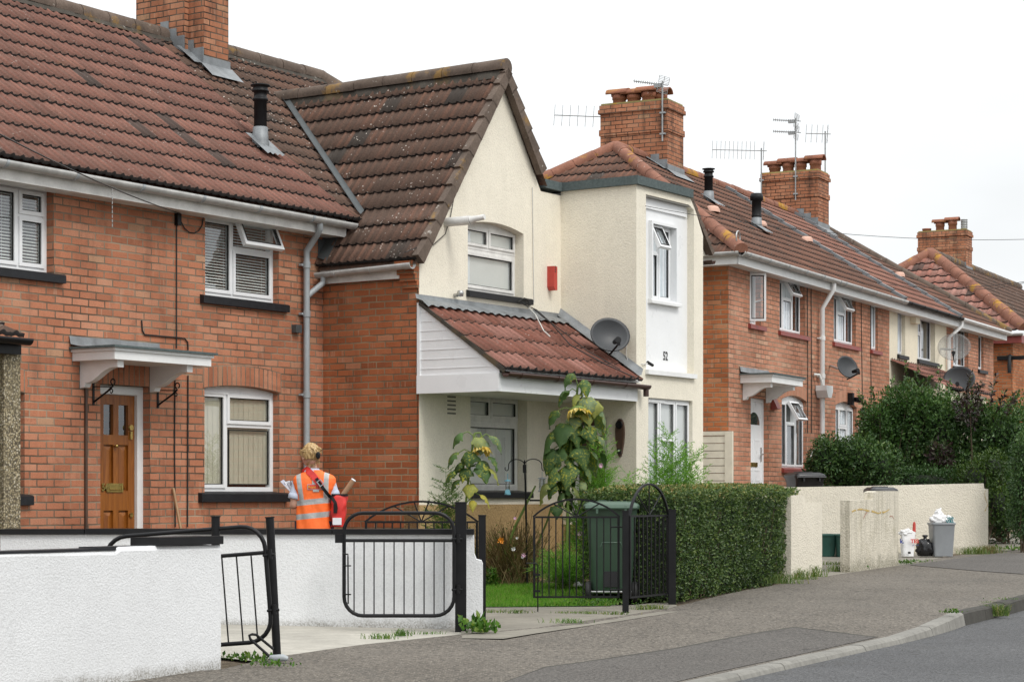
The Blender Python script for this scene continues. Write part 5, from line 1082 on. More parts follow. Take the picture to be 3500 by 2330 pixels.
        fa = MB(); fa.box(0, x1c - (.05 if i == 3 else 0), BY + .05, BY + .075, BE - .22, BE - .03); fa.box(0, x1c - (.05 if i == 3 else 0), BY + .076, -.003, BE - .215, BE - .20); fa.build('fascia', M['white'], rt_)
    if i in (2, 3):                                  # lead-covered party-wall strip
        l = MB(); n = 15
        for k in range(n):
            a = Vector((-.10, BY, BE - .03)) + upB * (SB * k / n); b = Vector((-.10, BY, BE - .03)) + upB * (SB * (k + 1) / n - .01)
            nn = Vector((0, -BM, 1)).normalized(); l.prism([a, a + nn * .075, b + nn * .055, b], (.17, 0, 0))
        l.build('party_wall_lead', M['lead'], rf)
    for (u, v) in {0: ((2437, 720), (2600, 770)), 1: ((2758, 822),), 3: ((3075, 942),)}.get(i, ()):
        p = fr.pl(u, v, (0, BY, BE - .01), (0, -BM, 1)); mv = MB(); mv.lathe([(0, .075), (.1, .07), (.13, .03), (.14, -.03)], 14, (0, 0, 0)); mv.v = [Matrix.Diagonal((1.35, .8, 1, 1)) @ q_ + p for q_ in mv.v]; mv.build('roof_vent', M['salmonvent'], rf)
# flues on 50's roof
fr0, r50 = rows_[0]; rf50 = [o for o in bpy.data.objects if o.parent == r50 and o.name.startswith('roof')][0]
for (u, vb, vt, cw) in ((2422, 684, 577, True), (2586, 776, 662, False)):
    p = fr0.pl(u, vb, (0, BY, BE - .01), (0, -BM, 1)); vent_pipe(rf50, p, fr0.y(u, vt, p[1])[2] - p[2], cw, BM)
# chimneys of the terrace
def stack(fr, root, uA, uB, uC, vtop, vbase, pots, vents=(), zlift=0.0):
    """uA..uB = side face, uB..uC = front face; base measured where the front meets the roof"""
    q = fr.pl((uB + uC) / 2, vbase, (0, BY, BE - .04), (0, -BM, 1)); y0 = q[1]; xa = fr.y(uB, vbase, y0)[0]; xb = fr.y(uC, vbase, y0)[0]; y1 = fr.x(uA, vbase, xa)[1]; zt = fr.y(uB, vtop, y0)[2]
    return chimney(root, xa, xb, y0, y1, q[2] - .7, zt, pots, True, .035, BM, 'chimney', zr=q[2], ymax=BR_), (xa, xb, y0, y1, zt)
fr3, r44 = rows_[3]; rf44 = [o for o in bpy.data.objects if o.parent == r44 and o.name.startswith('roof')][0]
ca_, cA = stack(fr0, rf50, 2052, 2281, 2336, 341, 600, [(.5, .84, .22, 'hood'), (.5, .62, .2, 'hood'), (.5, .40, .22, 'hood'), (.72, .28, .2, 'hood')], [(.4, .2, .2), (.8, .06, .32)])
cb_, cB = stack(fr3, rf44, 2602, 2796, 2833, 582, 788, [(.5, .86, .2, 'hood'), (.5, .62, .24, 'hood'), (.5, .40, .22, 'hood'), (.5, .14, .26, 'hood')])
# far hipped house
C = Fr((13.1, 52.6), 63.2)
h42 = froot('hipped_house', C, 'brick house with pink-red hipped roof and chimney beyond the end of the terrace', 'house', 'terraced houses along the street')
ce = C.pl(3497, 1130, (-.3, -.3, 0), (1, -1, 0)); CE = ce[2]; cx = ce[0]
ap3 = C.pl(3180, 872, (cx, cx, 0), (1, -1, 0)); t3 = ap3[0] - cx; m3 = (ap3[2] - CE) / t3
u3 = Vector((1, 0, m3)).normalized(); S3 = t3 * math.sqrt(1 + m3 * m3); yb3 = cx + 2 * t3; XL3 = cx + 14
he = tile_roof('roof', M['tile42'], h42, (cx - .04, yb3, CE + .02), (0, -1, 0), u3, 2 * t3, S3, .36, .30, [((cx, cx, 0), Vector((1, -1, 0)).normalized()), ((cx, yb3, 0), Vector((1, 1, 0)).normalized())], thick=.035, hgt=1.6)
f3 = tile_roof('front_roof', M['tile52'], h42, (cx, cx - .04, CE + .02), (1, 0, 0), Vector((0, 1, m3)).normalized(), 14, S3, .36, .165, [((cx, cx, 0), Vector((-1, 1, 0)).normalized()), ((0, ap3[1], 0), (0, 1, 0))])
ridge_run(he, (cx - .05, cx - .05, CE + .06), (ap3[0], ap3[1], ap3[2] + .06), M['ridger'], .16, .5); ridge_run(he, (ap3[0], ap3[1], ap3[2] + .06), (cx, yb3, CE + .06), M['ridger'], .15, .5); ridge_run(he, (ap3[0], ap3[1], ap3[2] + .06), (XL3, ap3[1], ap3[2] + .06), M['ridge'], .13)
w = MB(); w.box(cx + .35, XL3, cx + .35, yb3 - .3, 0, CE - .02); w.build('wall', M['brick50s'], h42)
f = MB(); f.box(cx + .05, cx + .34, cx + .05, yb3, CE - .30, CE - .10); f.build('fascia', M['redsill'], h42); gutter(h42, (cx - .02, yb3, CE - .06), (cx - .02, cx, CE - .06), M['gutter'], .07, 3)
q = C.pl(3309, 928, (cx, cx, CE), (0, -m3, 1)); y0 = q[1]; xa = C.y(3302, 928, y0)[0]; xb = C.y(3318, 928, y0)[0]; y1 = C.x(3137, 900, xa)[1]; zt = C.y(3302, 785, y0)[2]
chimney(he, xa, xb + .15, y0, y1, q[2] - 1.0, zt, [(.5, .88, .12, 'open'), (.5, .60, .26, 'hood'), (.5, .34, .3, 'hood')], True, .035, m3, 'chimney', zr=q[2], vents=[(.5, .10, .34)], ymax=ap3[1])
lm = MB(); ly = C.x(3457, 1230, cx + .35)[1]; lz = C.x(3457, 1230, cx + .35)[2]; lm.box(cx + .25, cx + .34, ly - .35, ly + .35, lz, lz + .1); lm.tube([(cx + .2, ly, lz + .1), (cx + .12, ly, lz + .1), (cx + .12, ly, lz - .35)], .05, 8); lm.build('wall_lamp', M['blackm'], h42)
# aerials: stand on the stacks
def wtop(fr, x, y, z): return fr.w((x, y, z))
xa, xb, y0, y1, zt = cA
left_dir = math.atan2(0, -1)
def aim(dx, dy): return math.atan2(-dy, -dx)        # boom runs along local -x
aerial(wtop(fr0, xa - .04, y0 + .08, zt - .75), aim(-.80, .6), 1.08, .62, .22, 'grid', 12, 'aerial with mesh reflector on the near hipped-roof chimney')
aerial(wtop(fr0, xa + .5, y1 + .05, zt - .9), aim(-1, .12), .84, 1.02, .06, 'yagi', 7, 'long-rod aerial sticking out sideways behind the near chimney')
xa, xb, y0, y1, zt = cB
aerial(wtop(fr3, xa - .05, y1 - .02, zt - .65), aim(-1, .1), 1.22, 1.07, .04, 'yagi', 11, 'long ladder-like aerial on a mast beside the middle chimney')
aerial(wtop(fr3, xa - .05, (y0 * .62 + y1 * .38), zt - .62), aim(-.92, .4), 1.78, .5, .12, 'grid', 10, 'tall double aerial mast in front of the middle chimney pots')
dbl = [o for o in bpy.data.objects if o.name.startswith('television_aerial')][-1]
for ch in [c for c in bpy.data.objects if c.parent == dbl and (c.name.startswith('boom') or c.name.startswith('reflector'))]:
    k = ch.copy(); col.objects.link(k); k.parent = dbl; k.location = (0, 0, -.25)
aerial(wtop(fr3, xb + .05, y0 + .1, zt - 1.0), aim(-.97, .2), 1.98, .42, .06, 'yagi', 4, 'slim aerial mast on the street side of the middle chimney')
# dishes on the terrace
sat_dish(B.w(B.y(2889, 1257, -.55)), (.55, -.80, .28), .46, 'grey satellite dish on the brick wall beside the white drainpipe', M['dish'], B.w(B.y(2838, 1250, -.0)))
def meshmat():
    t = T('dish_mesh'); tr = t.n('ShaderNodeBsdfTransparent', {'Color': (1, 1, 1)}); t.fin((.30, .30, .29), .5); mx = t.n('ShaderNodeMixShader', {0: .34, 1: tr.outputs[0], 2: t.b.outputs[0]}); t.t.links.new(mx.outputs[0], t.out.inputs['Surface']); return t.m
sat_dish(B.w(B.y(3262, 1190, -.6)), (-.25, -.95, .25), .66, 'see-through mesh satellite dish on the cream house corner', meshmat(), B.w(B.y(3216, 1192, -.0)))
sat_dish(B.w(B.y(3280, 1300, -1.0)), (-.3, -.9, .3), .62, 'dark satellite dish half hidden by the tall shrub', M['dish'], B.w(B.y(3262, 1310, -.6)))
# side gate of 50
g0 = B.x(2403, 1660, -.02); sg = empty('side_gate', B.w((-.02, 0, .4)), B.a, 'cream painted slatted side gate against the brick end house', 'gate')
yl = B.x(2394, 1600, -.06)[1]; zt = B.x(2440, 1474, -.06)[2] - .4; b = MB(); k = 0; z = .1
while z < zt - .06: b.box(-.075, -.05, .02, 2.6, z, min(z + .105, zt - .06)); z += .115
b.build('slats', M['creampaint'], sg); f = MB(); f.box(-.09, -.03, -.10, .02, -.1, zt); f.box(-.085, -.035, .02, 2.6, zt - .06, zt); f.build('frame', M['creampaint'], sg)
# telephone wires
wire('telephone_wire', [A.w((A.X(604), -.05, bz1)), wpt(-140, 385, 14.0)], .006, M['cable'], 'black telephone wire running down to the box beside the upper window', 'wire', .05)
wire('telephone_wire', [A.w(A.y(2205, 704, YB - .03)), wpt(3600, 815, 26.0)], .0035, M['cable'], 'thin wire crossing from the square bay over the long terrace roof', 'wire', .15)
wire('telephone_wire', [B.w(B.y(3270, 985, -.3)), wpt(3600, 938, 34.0)], .005, M['cable'], 'upper of two thin wires leaving the far terrace eaves', 'wire', .1)
wire('telephone_wire', [B.w(B.y(3030, 972, -.3)), wpt(3600, 948, 30.0)], .005, M['cable'], 'lower thin wire strung from the cream terrace eaves across the roofs', 'wire', .1)
# ================================================================ ground, road, kerb
def sheet(name, pts, m, label=None, kind='structure', d=0.0, uvless=False):
    mb = MB(); mb.face(pts); o = mb.build(name, m); return tag(o, label, None, None, kind)
def strip(name, la, lb, m, kind='structure'):
    mb = MB(); mb.grid([list(la), list(lb)], 0, False); o = mb.build(name, m); return tag(o, None, None, None, kind)
ys = [-60, -5, 62, 900]; mb = MB(); mb.grid([[(x, y, gz(y) - .16) for x in (-600, 600)] for y in ys], 0, False); tag(mb.build('ground', M['soil']), None, None, None, 'structure')
d63 = Vector((math.cos(rad(61.5)), math.sin(rad(61.5)), 0)); n63 = Vector((d63.y, -d63.x, 0))   # n63 points to the road
def K(u, v, d): p = gpt(u, v, d); return p
# back edge of the kerb top, from near to far; height above the road surface gives the dropped crossing
kb = [(2330, 2330, .03), (2640, 2243, .03), (2900, 2205 - 22, .03)]
kpix = [(2473, 2299, -.075), (2626, 2265, -.075), (2775, 2233, -.075), (2907, 2204, -.075), (3024, 2178, -.07), (3137, 2142, -.045), (3195, 2117, -.02), (3249, 2092, 0.0), (3392, 2060, 0.0), (3500, 2032, 0.0)]
back = [K(u, v, d) for u, v, d in kpix]
a0 = back[0]; dirn = (back[0] - back[1]); dirn.z = 0; dirn.normalize()
pre = [a0 + dirn * s for s in (14, 9, 5, 2)]; post_d = (back[-1] - back[-2]); post_d.z = 0; post_d.normalize(); post = [back[-1] + post_d * s for s in (3, 8, 15, 25, 40)]
pre = [Vector((p.x, p.y, gz(p.y) - .075)) for p in pre]; post = [Vector((p.x, p.y, gz(p.y))) for p in post]
kline = pre + back + post
def offs(line, w, dz=None):
    out = []
    for i, p in enumerate(line):
        t = (line[min(i + 1, len(line) - 1)] - line[max(i - 1, 0)]); t.z = 0; t.normalize(); n = Vector((t.y, -t.x, 0)); q = p + n * w
        if dz is not None: q = Vector((q.x, q.y, gz(q.y) + dz))
        out.append(q)
    return out
RD = -.115
kfront = offs(kline, .125); kfoot = offs(kline, .15, RD - .03)
kerb = MB(); lo = [Vector((p.x, p.y, p.z - .2)) for p in kline]
def kerb_piece(nm, i0, i1, m):
    mb = MB(); cum = 0
    for i in range(i0, i1):
        a, b, c, d = kline[i], kline[i + 1], kfront[i], kfront[i + 1]; L = (b - a).length; n = max(1, int(round(L / .92)))
        for k in range(n):
            f0 = k / n + .004 / L; f1 = (k + 1) / n - .004 / L; pa, pb = a.lerp(b, f0), a.lerp(b, f1); pc, pd = c.lerp(d, f0), c.lerp(d, f1); pe, pf = kfoot[i].lerp(kfoot[i + 1], f0), kfoot[i].lerp(kfoot[i + 1], f1); j = R.uniform(-.004, .004); z = Vector((0, 0, .006 + j))
            q = .02; ce = pc.lerp(pa, .18) + z; df = pd.lerp(pb, .18) + z; pc2 = pc - Vector((0, 0, .018)) + z; pd2 = pd - Vector((0, 0, .018)) + z
            mb.grid([[pa - Vector((0, 0, .1)), pa + z, ce, pc2, pe], [pb - Vector((0, 0, .1)), pb + z, df, pd2, pf]], 0, False)
            mb.face([pa - Vector((0, 0, .1)), pa + z, ce, pc2, pe]); mb.face([pb - Vector((0, 0, .1)), pe * 0 + pf, pd2, df, pb + z])
    o = mb.build(nm, m); return tag(o, None, None, None, 'structure')
nb = len(pre) + 7
kerb_piece('kerb', 0, nb, M['kerbl']); kerb_piece('kerb', nb, len(kline) - 1, M['kerbd'])
# road: from the kerb foot to well behind the viewer
road_far = offs(kfoot, 14.0, RD - .03); strip('road', [Vector((p.x, p.y, gz(p.y) + RD)) for p in kfoot], [Vector((p.x, p.y, gz(p.y) + RD)) for p in road_far], M['road'])
# pavement between the garden line and the kerb
eb = [gpt(u, v) for u, v in ((-900, 2560), (-300, 2440), (150, 2336), (400, 2310), (755, 2286), (960, 2240), (1250, 2200), (1600, 2163), (1830, 2143), (2136, 2101), (2300, 2073), (2500, 2025), (2700, 1990), (2860, 1962), (3070, 1932), (3230, 1902), (3380, 1884), (3500, 1868), (3800, 1832))]
def along(line, p):
    """point of the kerb's back edge square to p"""
    best = None
    for i in range(len(line) - 1):
        a, b = line[i], line[i + 1]; t = max(0, min(1, (p - a).dot(b - a) / (b - a).length_squared)); q = a.lerp(b, t)
        if best is None or (q - p).length < best[0]: best = ((q - p).length, q)
    return best[1]
eb0 = eb; eb = []
for i in range(len(eb0) - 1):
    k = max(1, int((eb0[i + 1] - eb0[i]).length / .45)); eb += [eb0[i].lerp(eb0[i + 1], j / k) for j in range(k)]
eb.append(eb0[-1])
rows = []
for p in eb:
    q = along(kline, Vector((p.x, p.y, p.z))); rows.append([p + Vector((0, 0, R.uniform(-.002, .002)))] + [p.lerp(q, t) + Vector((0, 0, (.0 if t < .9 else 0))) for t in (.35, .7, .9)] + [q, q + (q - p).normalized() * .06])
rows.append([Vector((p.x + 12 * d63.x, p.y + 12 * d63.y, gz(p.y + 12 * d63.y))) for p in rows[-1]])
mb = MB(); mb.grid(rows, 0, False); tag(mb.build('pavement', M['asphalt']), None, None, None, 'structure')
# darker resurfaced trench by the crossing, and the crossing to the next drive
def on_pave(u, v, lift=.004):
    # intersect the pavement's own sloping facets
    best = None
    d = Vector(((u - UC) / F, 1, (VH - v) / F)); o = Vector((0, 0, H))
    for i in range(len(rows) - 1):
        for j in range(5):
            for tri in ((rows[i][j], rows[i][j + 1], rows[i + 1][j + 1]), (rows[i][j], rows[i + 1][j + 1], rows[i + 1][j])):
                n = (tri[1] - tri[0]).cross(tri[2] - tri[0])
                if abs(n.dot(d)) < 1e-9: continue
                l = n.dot(tri[0] - o) / n.dot(d)
                if l < 0: continue
                p = o + d * l; ins = True
                for k in range(3):
                    if n.dot((tri[(k + 1) % 3] - tri[k]).cross(p - tri[k])) < -1e-7: ins = False
                if ins and (best is None or l < best[0]): best = (l, p)
    p = best[1] if best else gpt(u, v); return p + Vector((0, 0, lift))
import bmesh as _b
def drape(name, pix, m, lift=.005):
    """sheet that follows the pavement facets: fan of small triangles around its outline"""
    pts = [on_pave(u, v, lift) for u, v in pix]; loops = [[Vector((p.x, p.y, 0)) for p in pts]]
    bm = bmesh.new(); vs = [bm.verts.new(p) for p in pts]
    for tr in tessellate_polygon(loops): bm.faces.new([vs[i] for i in tr])
    bmesh.ops.subdivide_edges(bm, edges=bm.edges[:], cuts=5, use_grid_fill=True)
    for v in bm.verts:
        best = None
        for i in range(len(rows) - 1):
            for j in range(5):
                for tri in ((rows[i][j], rows[i][j + 1], rows[i + 1][j + 1]), (rows[i][j], rows[i + 1][j + 1], rows[i + 1][j])):
                    n = (tri[1] - tri[0]).cross(tri[2] - tri[0])
                    if abs(n.z) < 1e-9: continue
                    z = tri[0].z - (n.x * (v.co.x - tri[0].x) + n.y * (v.co.y - tri[0].y)) / n.z; p = Vector((v.co.x, v.co.y, z))
                    if all(n.dot((tri[(k + 1) % 3] - tri[k]).cross(p - tri[k])) * (1 if n.z > 0 else 1) >= -1e-6 for k in range(3)): best = z
        if best is not None: v.co.z = best + lift
    bm.normal_update()
    for f in bm.faces:
        if f.normal.z < 0: f.normal_flip()
    me = bpy.data.meshes.new(name); bm.to_mesh(me); bm.free(); me.materials.append(m); o = bpy.data.objects.new(name, me); col.objects.link(o); return tag(o, None, None, None, 'structure')
drape('tarmac_patch', [(1500, 2415), (1866, 2281), (1967, 2268), (2300, 2219), (2440, 2192), (2585, 2165), (2715, 2145), (2861, 2163), (2990, 2178), (2895, 2200), (2760, 2230), (2460, 2294), (2250, 2345)], M['asphaltp'], .004)
drape('tarmac_seam', [(1480, 2420), (1864, 2277), (1966, 2264), (2298, 2215), (2438, 2188), (2583, 2161), (2715, 2141), (2863, 2159), (3002, 2176), (2895, 2200), (2760, 2226), (2460, 2290), (2250, 2340)], M['kerbd'], .002)
drape('driveway_crossing', [(3110, 1931), (3290, 1906), (3420, 1890), (3499, 1893), (3499, 1962), (3330, 1950)], M['asphaltp'], .006)
# gardens: soil base, concrete drives and paths, lawn
gl = []
back_l = [p + Vector((-d63.y, d63.x, 0)) * 14 for p in eb]
mb = MB(); mb.grid([[Vector((p.x, p.y, gz(p.y) - .035)) for p in eb], [Vector((p.x, p.y, gz(p.y) - .035)) for p in back_l]], 0, False); tag(mb.build('garden_soil', M['soil']), None, None, None, 'structure')
def gpoly(pix, lift=.004, dzs=None): return [gpt(u, v) + Vector((0, 0, lift + (dzs[i] if dzs else 0))) for i, (u, v) in enumerate(pix)]
WY = 17.75
sheet('driveway', gpoly([(700, 2246), (760, 2240), (960, 2262), (1250, 2222), (1600, 2182), (1660, 2170), (1640, 2140), (1640, 2128), (760, 2128), (300, 2128), (100, 2215)], -.012, [0, 0, 0, 0, 0, 0, 0, 0, .05, .08, .05]), M['concrete'])
sheet('path', gpoly([(1580, 2178), (1720, 2180), (1830, 2162), (1967, 2142), (2136, 2117), (2330, 2086), (2300, 2052), (2150, 2066), (1650, 2070), (1560, 2070)], -.003), M['concreteg'])
sheet('path', gpoly([(2690, 1990), (2860, 1972), (2960, 1958), (3070, 1942), (3235, 1912), (3200, 1880), (3000, 1880), (2700, 1894)], -.004), M['concreteg'])
sheet('path', gpoly([(3370, 1890), (3500, 1876), (3700, 1853), (3700, 1800), (3380, 1830)], .006), M['concreteg'])
lawn = gpoly([(1560, 2074), (1650, 2074), (2085, 2070), (2160, 2040), (2120, 2000), (1600, 2000), (1450, 2010)], .005)
sheet('lawn_base', lawn, M['turf'])
# grass blades
def in_poly(x, y, P):
    c = False; j = len(P) - 1
    for i in range(len(P)):
        if (P[i].y > y) != (P[j].y > y) and x < (P[j].x - P[i].x) * (y - P[i].y) / (P[j].y - P[i].y) + P[i].x: c = not c
        j = i
    return c
gb = MB(); xs_ = [p.x for p in lawn]; ys_ = [p.y for p in lawn]
for _ in range(26000):
    x = R.uniform(min(xs_), max(xs_)); y = R.uniform(min(ys_), max(ys_))
    if not in_poly(x, y, lawn): continue
    a = R.uniform(0, 6.28); h = R.uniform(.025, .06); w = .006; z = gz(y); l = R.uniform(-.03, .03)
    gb.face([(x - w * math.cos(a), y - w * math.sin(a), z), (x + w * math.cos(a), y + w * math.sin(a), z), (x + l, y + l * .5, z + h)])
tag(gb.build('grass', M['grass']), None, None, None, 'stuff')
# ================================================================ boundary walls
def coping_bar(mb, pts, w, h, z): pass
nw0 = gpt(-420, 2440); nw1 = gpt(755, 2281); nd = (nw1 - nw0); nd.z = 0; nl = nd.length; nd.normalize(); nn_ = Vector((-nd.y, nd.x, 0))
wl = empty('garden_wall', nw1, math.atan2(nd.y, nd.x), 'white roughcast front wall at the near end of the street', 'wall')
def zl(v, u=755): 
    p = wpt(u, v, nw1.y); return p.z - nw1.z
ztop = zl(1862); mb = MB()
n = 40; prof = lambda s: ztop - .035 * (1 - s) if s < .82 else ztop
# stepped and slightly wavy top, rounded arrises
def rough_wall(mb, L, W, zt0, zt1, n=60, step=None, wav=.006, zb=-.25):
    front, back_ = [], []; rws = []
    for i in range(n + 1):
        s = -L + L * i / n; zt = zt0 + (zt1 - zt0) * i / n + (step(s) if step else 0) + noise.noise(Vector((s * 3.1, 1.7, L))) * wav
        rws.append([(s, 0, zb), (s, noise.noise(Vector((s * 2, 5, 1))) * .006, zt - .03), (s, .015, zt), (s, W - .015, zt), (s, W, zt - .03), (s, W, zb)])
    mb.grid(rws, 0, False); mb.face([Vector(p) for p in rws[-1]]); mb.face([Vector(p) for p in rws[0]][::-1])
rough_wall(mb, nl, .22, ztop + .035, ztop, 60, lambda s: -.025 if s < -1.05 else 0)
mb.build('wall_body', M['whitewall'], wl)
bk_ = MB(); bk_.box(-nl, -1.05, .004, .216, ztop - .012, ztop + .003); bk_.box(-1.2, -.72, .025, .195, ztop - .0, ztop + .012); bevel(bk_.build('painted_top', M['blacksill'], wl), .006)
cb = MB(); cb.box(-.66, .005, -.02, .24, ztop + .008, ztop + .065); bevel(cb.build('coping', M['blackm'], wl), .008)
# party wall between the plots, behind the drive
p0 = Vector(((0 - UC) / F * WY, WY, gz(WY))); p1 = Vector(((1650 - UC) / F * WY, WY, gz(WY))); L = p1.x - p0.x
pw = empty('garden_wall', p1, 0, 'white roughcast wall with black coping behind the wide open drive gates', 'wall')
zc = wpt(800, 1806, WY).z - p1.z; x_of = lambda u: (u - 1650) / F * WY
mb = MB(); zs1 = wpt(1630, 1914, WY).z - p1.z; zs2 = wpt(1610, 1822, WY).z - p1.z
mb2 = [(-L + .03, -.12, -.3), (-L + .03, -.12, zc - .07)]
pts = [(-L + .03, -.3), (0.0, -.3), (0.0, zs1 - .03), (-.012, zs1), (x_of(1628), zs1 + .012), (x_of(1621), zs1 + .06), (x_of(1620), zc - .048), (-L + .03, zc - .048)]
mb.prism([(x, -.11, z) for x, z in pts], (0, .22, 0)); bevel(mb.build('wall_body', M['whitewall'], pw), .012)
cp_ = MB()
for (ua, ub) in ((9, 300), (301, 660), (661, 1140), (1141, 1622)): cp_.box(x_of(ua), x_of(ub) - .004, -.14, .14, zc - .046 + R.uniform(-.002, .002), zc + R.uniform(-.003, .003))
bevel(cp_.build('coping', M['blackm'], pw), .007)
# cream walls further along
def street_wall(name, ua, va, ub, vb, tops, W, m, label, zb=-.3):
    """tops = [(fraction along, height)]"""
    a = gpt(ua, va); b = gpt(ub, vb); d = b - a; ang = math.atan2(d.y, d.x); Ls = math.hypot(d.x, d.y); r = empty('garden_wall', a, ang, label, 'wall'); mb = MB(); pts = [(0, zb), (Ls, zb + d.z)] + [(f * Ls, h) for f, h in tops[::-1]]
    mb.prism([(x, 0, z) for x, z in pts], (0, W, 0)); bevel(mb.build('wall_body', m, r), .035, 3); return r, a, b
def hz(u, v, Y): return wpt(u, v, Y).z
a = gpt(2706, 1980); b = gpt(2858, 1962); f = lambda u, v: None
b = gpt(2810, 1965); street_wall('garden_wall', 2704, 1980, 2810, 1965, [(0, hz(2710, 1693, a.y) - a.z), (.42, hz(2748, 1692, a.y) - a.z), (.46, hz(2752, 1716, a.y + .4) - a.z), (1, hz(2808, 1716, b.y) - a.z)], .2, M['creamwall'], 'short cream roughcast wall stub next to the clipped hedge')
a = gpt(2905, 1954); b = gpt(3071, 1930); mid_ = .48
r2w, a, b = street_wall('garden_wall', 2905, 1954, 3071, 1930, [(0, hz(2905, 1709, a.y) - a.z), (.46, hz(2990, 1706, a.y + .7) - a.z), (.47, hz(2990, 1682, a.y + .7) - a.z), (.53, hz(3000, 1677, a.y + .8) - a.z), (1, hz(3070, 1677, b.y) - a.z)], .13, M['dirtywall'], 'grimy cream wall with a taller end pillar and a black bin behind')
# chalky yellow and red scrawls
def scrawl(parent, pix, m, W, plane=-.004):
    fr = Fr((parent.location.x, parent.location.y), math.degrees(parent.rotation_euler.z)); mb = MB(); pp = []
    for u, v in pix: q = fr.y(u, v, plane); pp.append(Vector((q.x, plane, q.z - parent.location.z)))
    sm = []
    for i in range(len(pp) - 1):
        for k in range(5): sm.append(pp[i].lerp(pp[i + 1], k / 5) + Vector((0, 0, math.sin((i * 5 + k) * 1.1) * .004)))
    for i in range(len(sm) - 1):
        if R.random() < .12: continue
        w1 = W * R.uniform(.5, 1.2); a, b = sm[i], sm[i + 1]; mb.face([a - Vector((0, 0, w1)), b - Vector((0, 0, w1)), b + Vector((0, 0, w1)), a + Vector((0, 0, w1))])
    return mb.build('scrawl', m, parent)
M['scry'] = plain('chalk_yellow', (.52, .37, .13), .9, 0, .3, 30); M['scrr'] = plain('chalk_red', (.42, .24, .18), .9, 0, .3, 30)
scrawl(r2w, [(2912, 1748), (2935, 1739), (2965, 1743), (3000, 1752), (3020, 1750), (3045, 1738)], M['scry'], .011); scrawl(r2w, [(2952, 1772), (2958, 1756), (2966, 1748)], M['scrr'], .012); scrawl(r2w, [(3024, 1772), (3026, 1762)], M['scrr'], .01); scrawl(r2w, [(3040, 1765), (3050, 1762), (3056, 1775)], M['scrr'], .008)
# long party wall at the back
YA = 30.3; YBk = 31.55; pa = Vector(((2575 - UC) / F * YA, YA, gz(YA))); pb = Vector(((3368 - UC) / F * YBk, YBk, gz(YBk))); d = pb - pa; ang = math.atan2(d.y, d.x); Ls = math.hypot(d.x, d.y)
bw = empty('garden_wall', pa, ang, 'long cream roughcast wall behind the grey bin and bags', 'wall'); mb = MB(); za = hz(2640, 1666, YA) - pa.z; zb2 = hz(3365, 1651, YBk) - pa.z
pts = [(0, -.3), (Ls + .05, -.3), (Ls + .05, zb2 - .085), (Ls - .02, zb2 - .08), (Ls - .03, zb2), (Ls * .45, za + (zb2 - za) * .36), (0, za)]
mb.prism([(x, 0, z) for x, z in pts], (0, .22, 0)); bevel(mb.build('wall_body', M['creamwall'], bw), .02)
scrawl(bw, [(3368, 1676), (3364, 1690), (3372, 1712), (3376, 1725), (3370, 1738), (3364, 1748)], M['scry'], .012)
# ================================================================ gates and posts
def post(p, w, h, label, m='black', cap=True, tilt=0.0, rnd_=False, group=None):
    r = empty('gate_post', p, 0, label, 'gate post', group); r.rotation_euler = (0, tilt, 0); mb = MB()
    if rnd_: mb.tube([(0, 0, -.1), (0, 0, h)], w / 2, 14)
    else: mb.box(-w / 2, w / 2, -w / 2, w / 2, -.15, h)
    bevel(mb.build('shaft', M[m], r), .004)
    if cap:
        c = MB()
        if rnd_: c.tube([(0, 0, h), (0, 0, h + .008)], w / 2 + .006, 14)
        else: c.box(-w / 2 - .004, w / 2 + .004, -w / 2 - .004, w / 2 + .004, h, h + .012)
        c.build('cap', M[m], r)
    return r
def hgt(p, u, v): return wpt(u, v, p.y).z - p.z
GP = 'black iron gate posts'
q = gpt(1575, 2156); q = Vector(((1575 - UC) / F * 17.42, 17.42, gz(17.42))); P1 = q; post(q, 38 / F * q.y * 1.0, hgt(q, 1575, 1719), 'thick square black post against the white party wall', group=GP)
q = gpt(1648, 2112); P2 = q; post(q, 25 / F * q.y, hgt(q, 1648, 1763), 'slim square black post just right of the stepped white wall end', group=GP)
q = gpt(2138, 2091); P3 = q; post(q, 21 / F * q.y, hgt(q, 2138, 1748), 'square black post between the green bin and the narrow arched gate', group=GP)
q = gpt(2297, 2063); P4 = q; post(q, 25 / F * q.y, hgt(q, 2297, 1744), 'square black post standing against the end of the clipped hedge', group=GP)
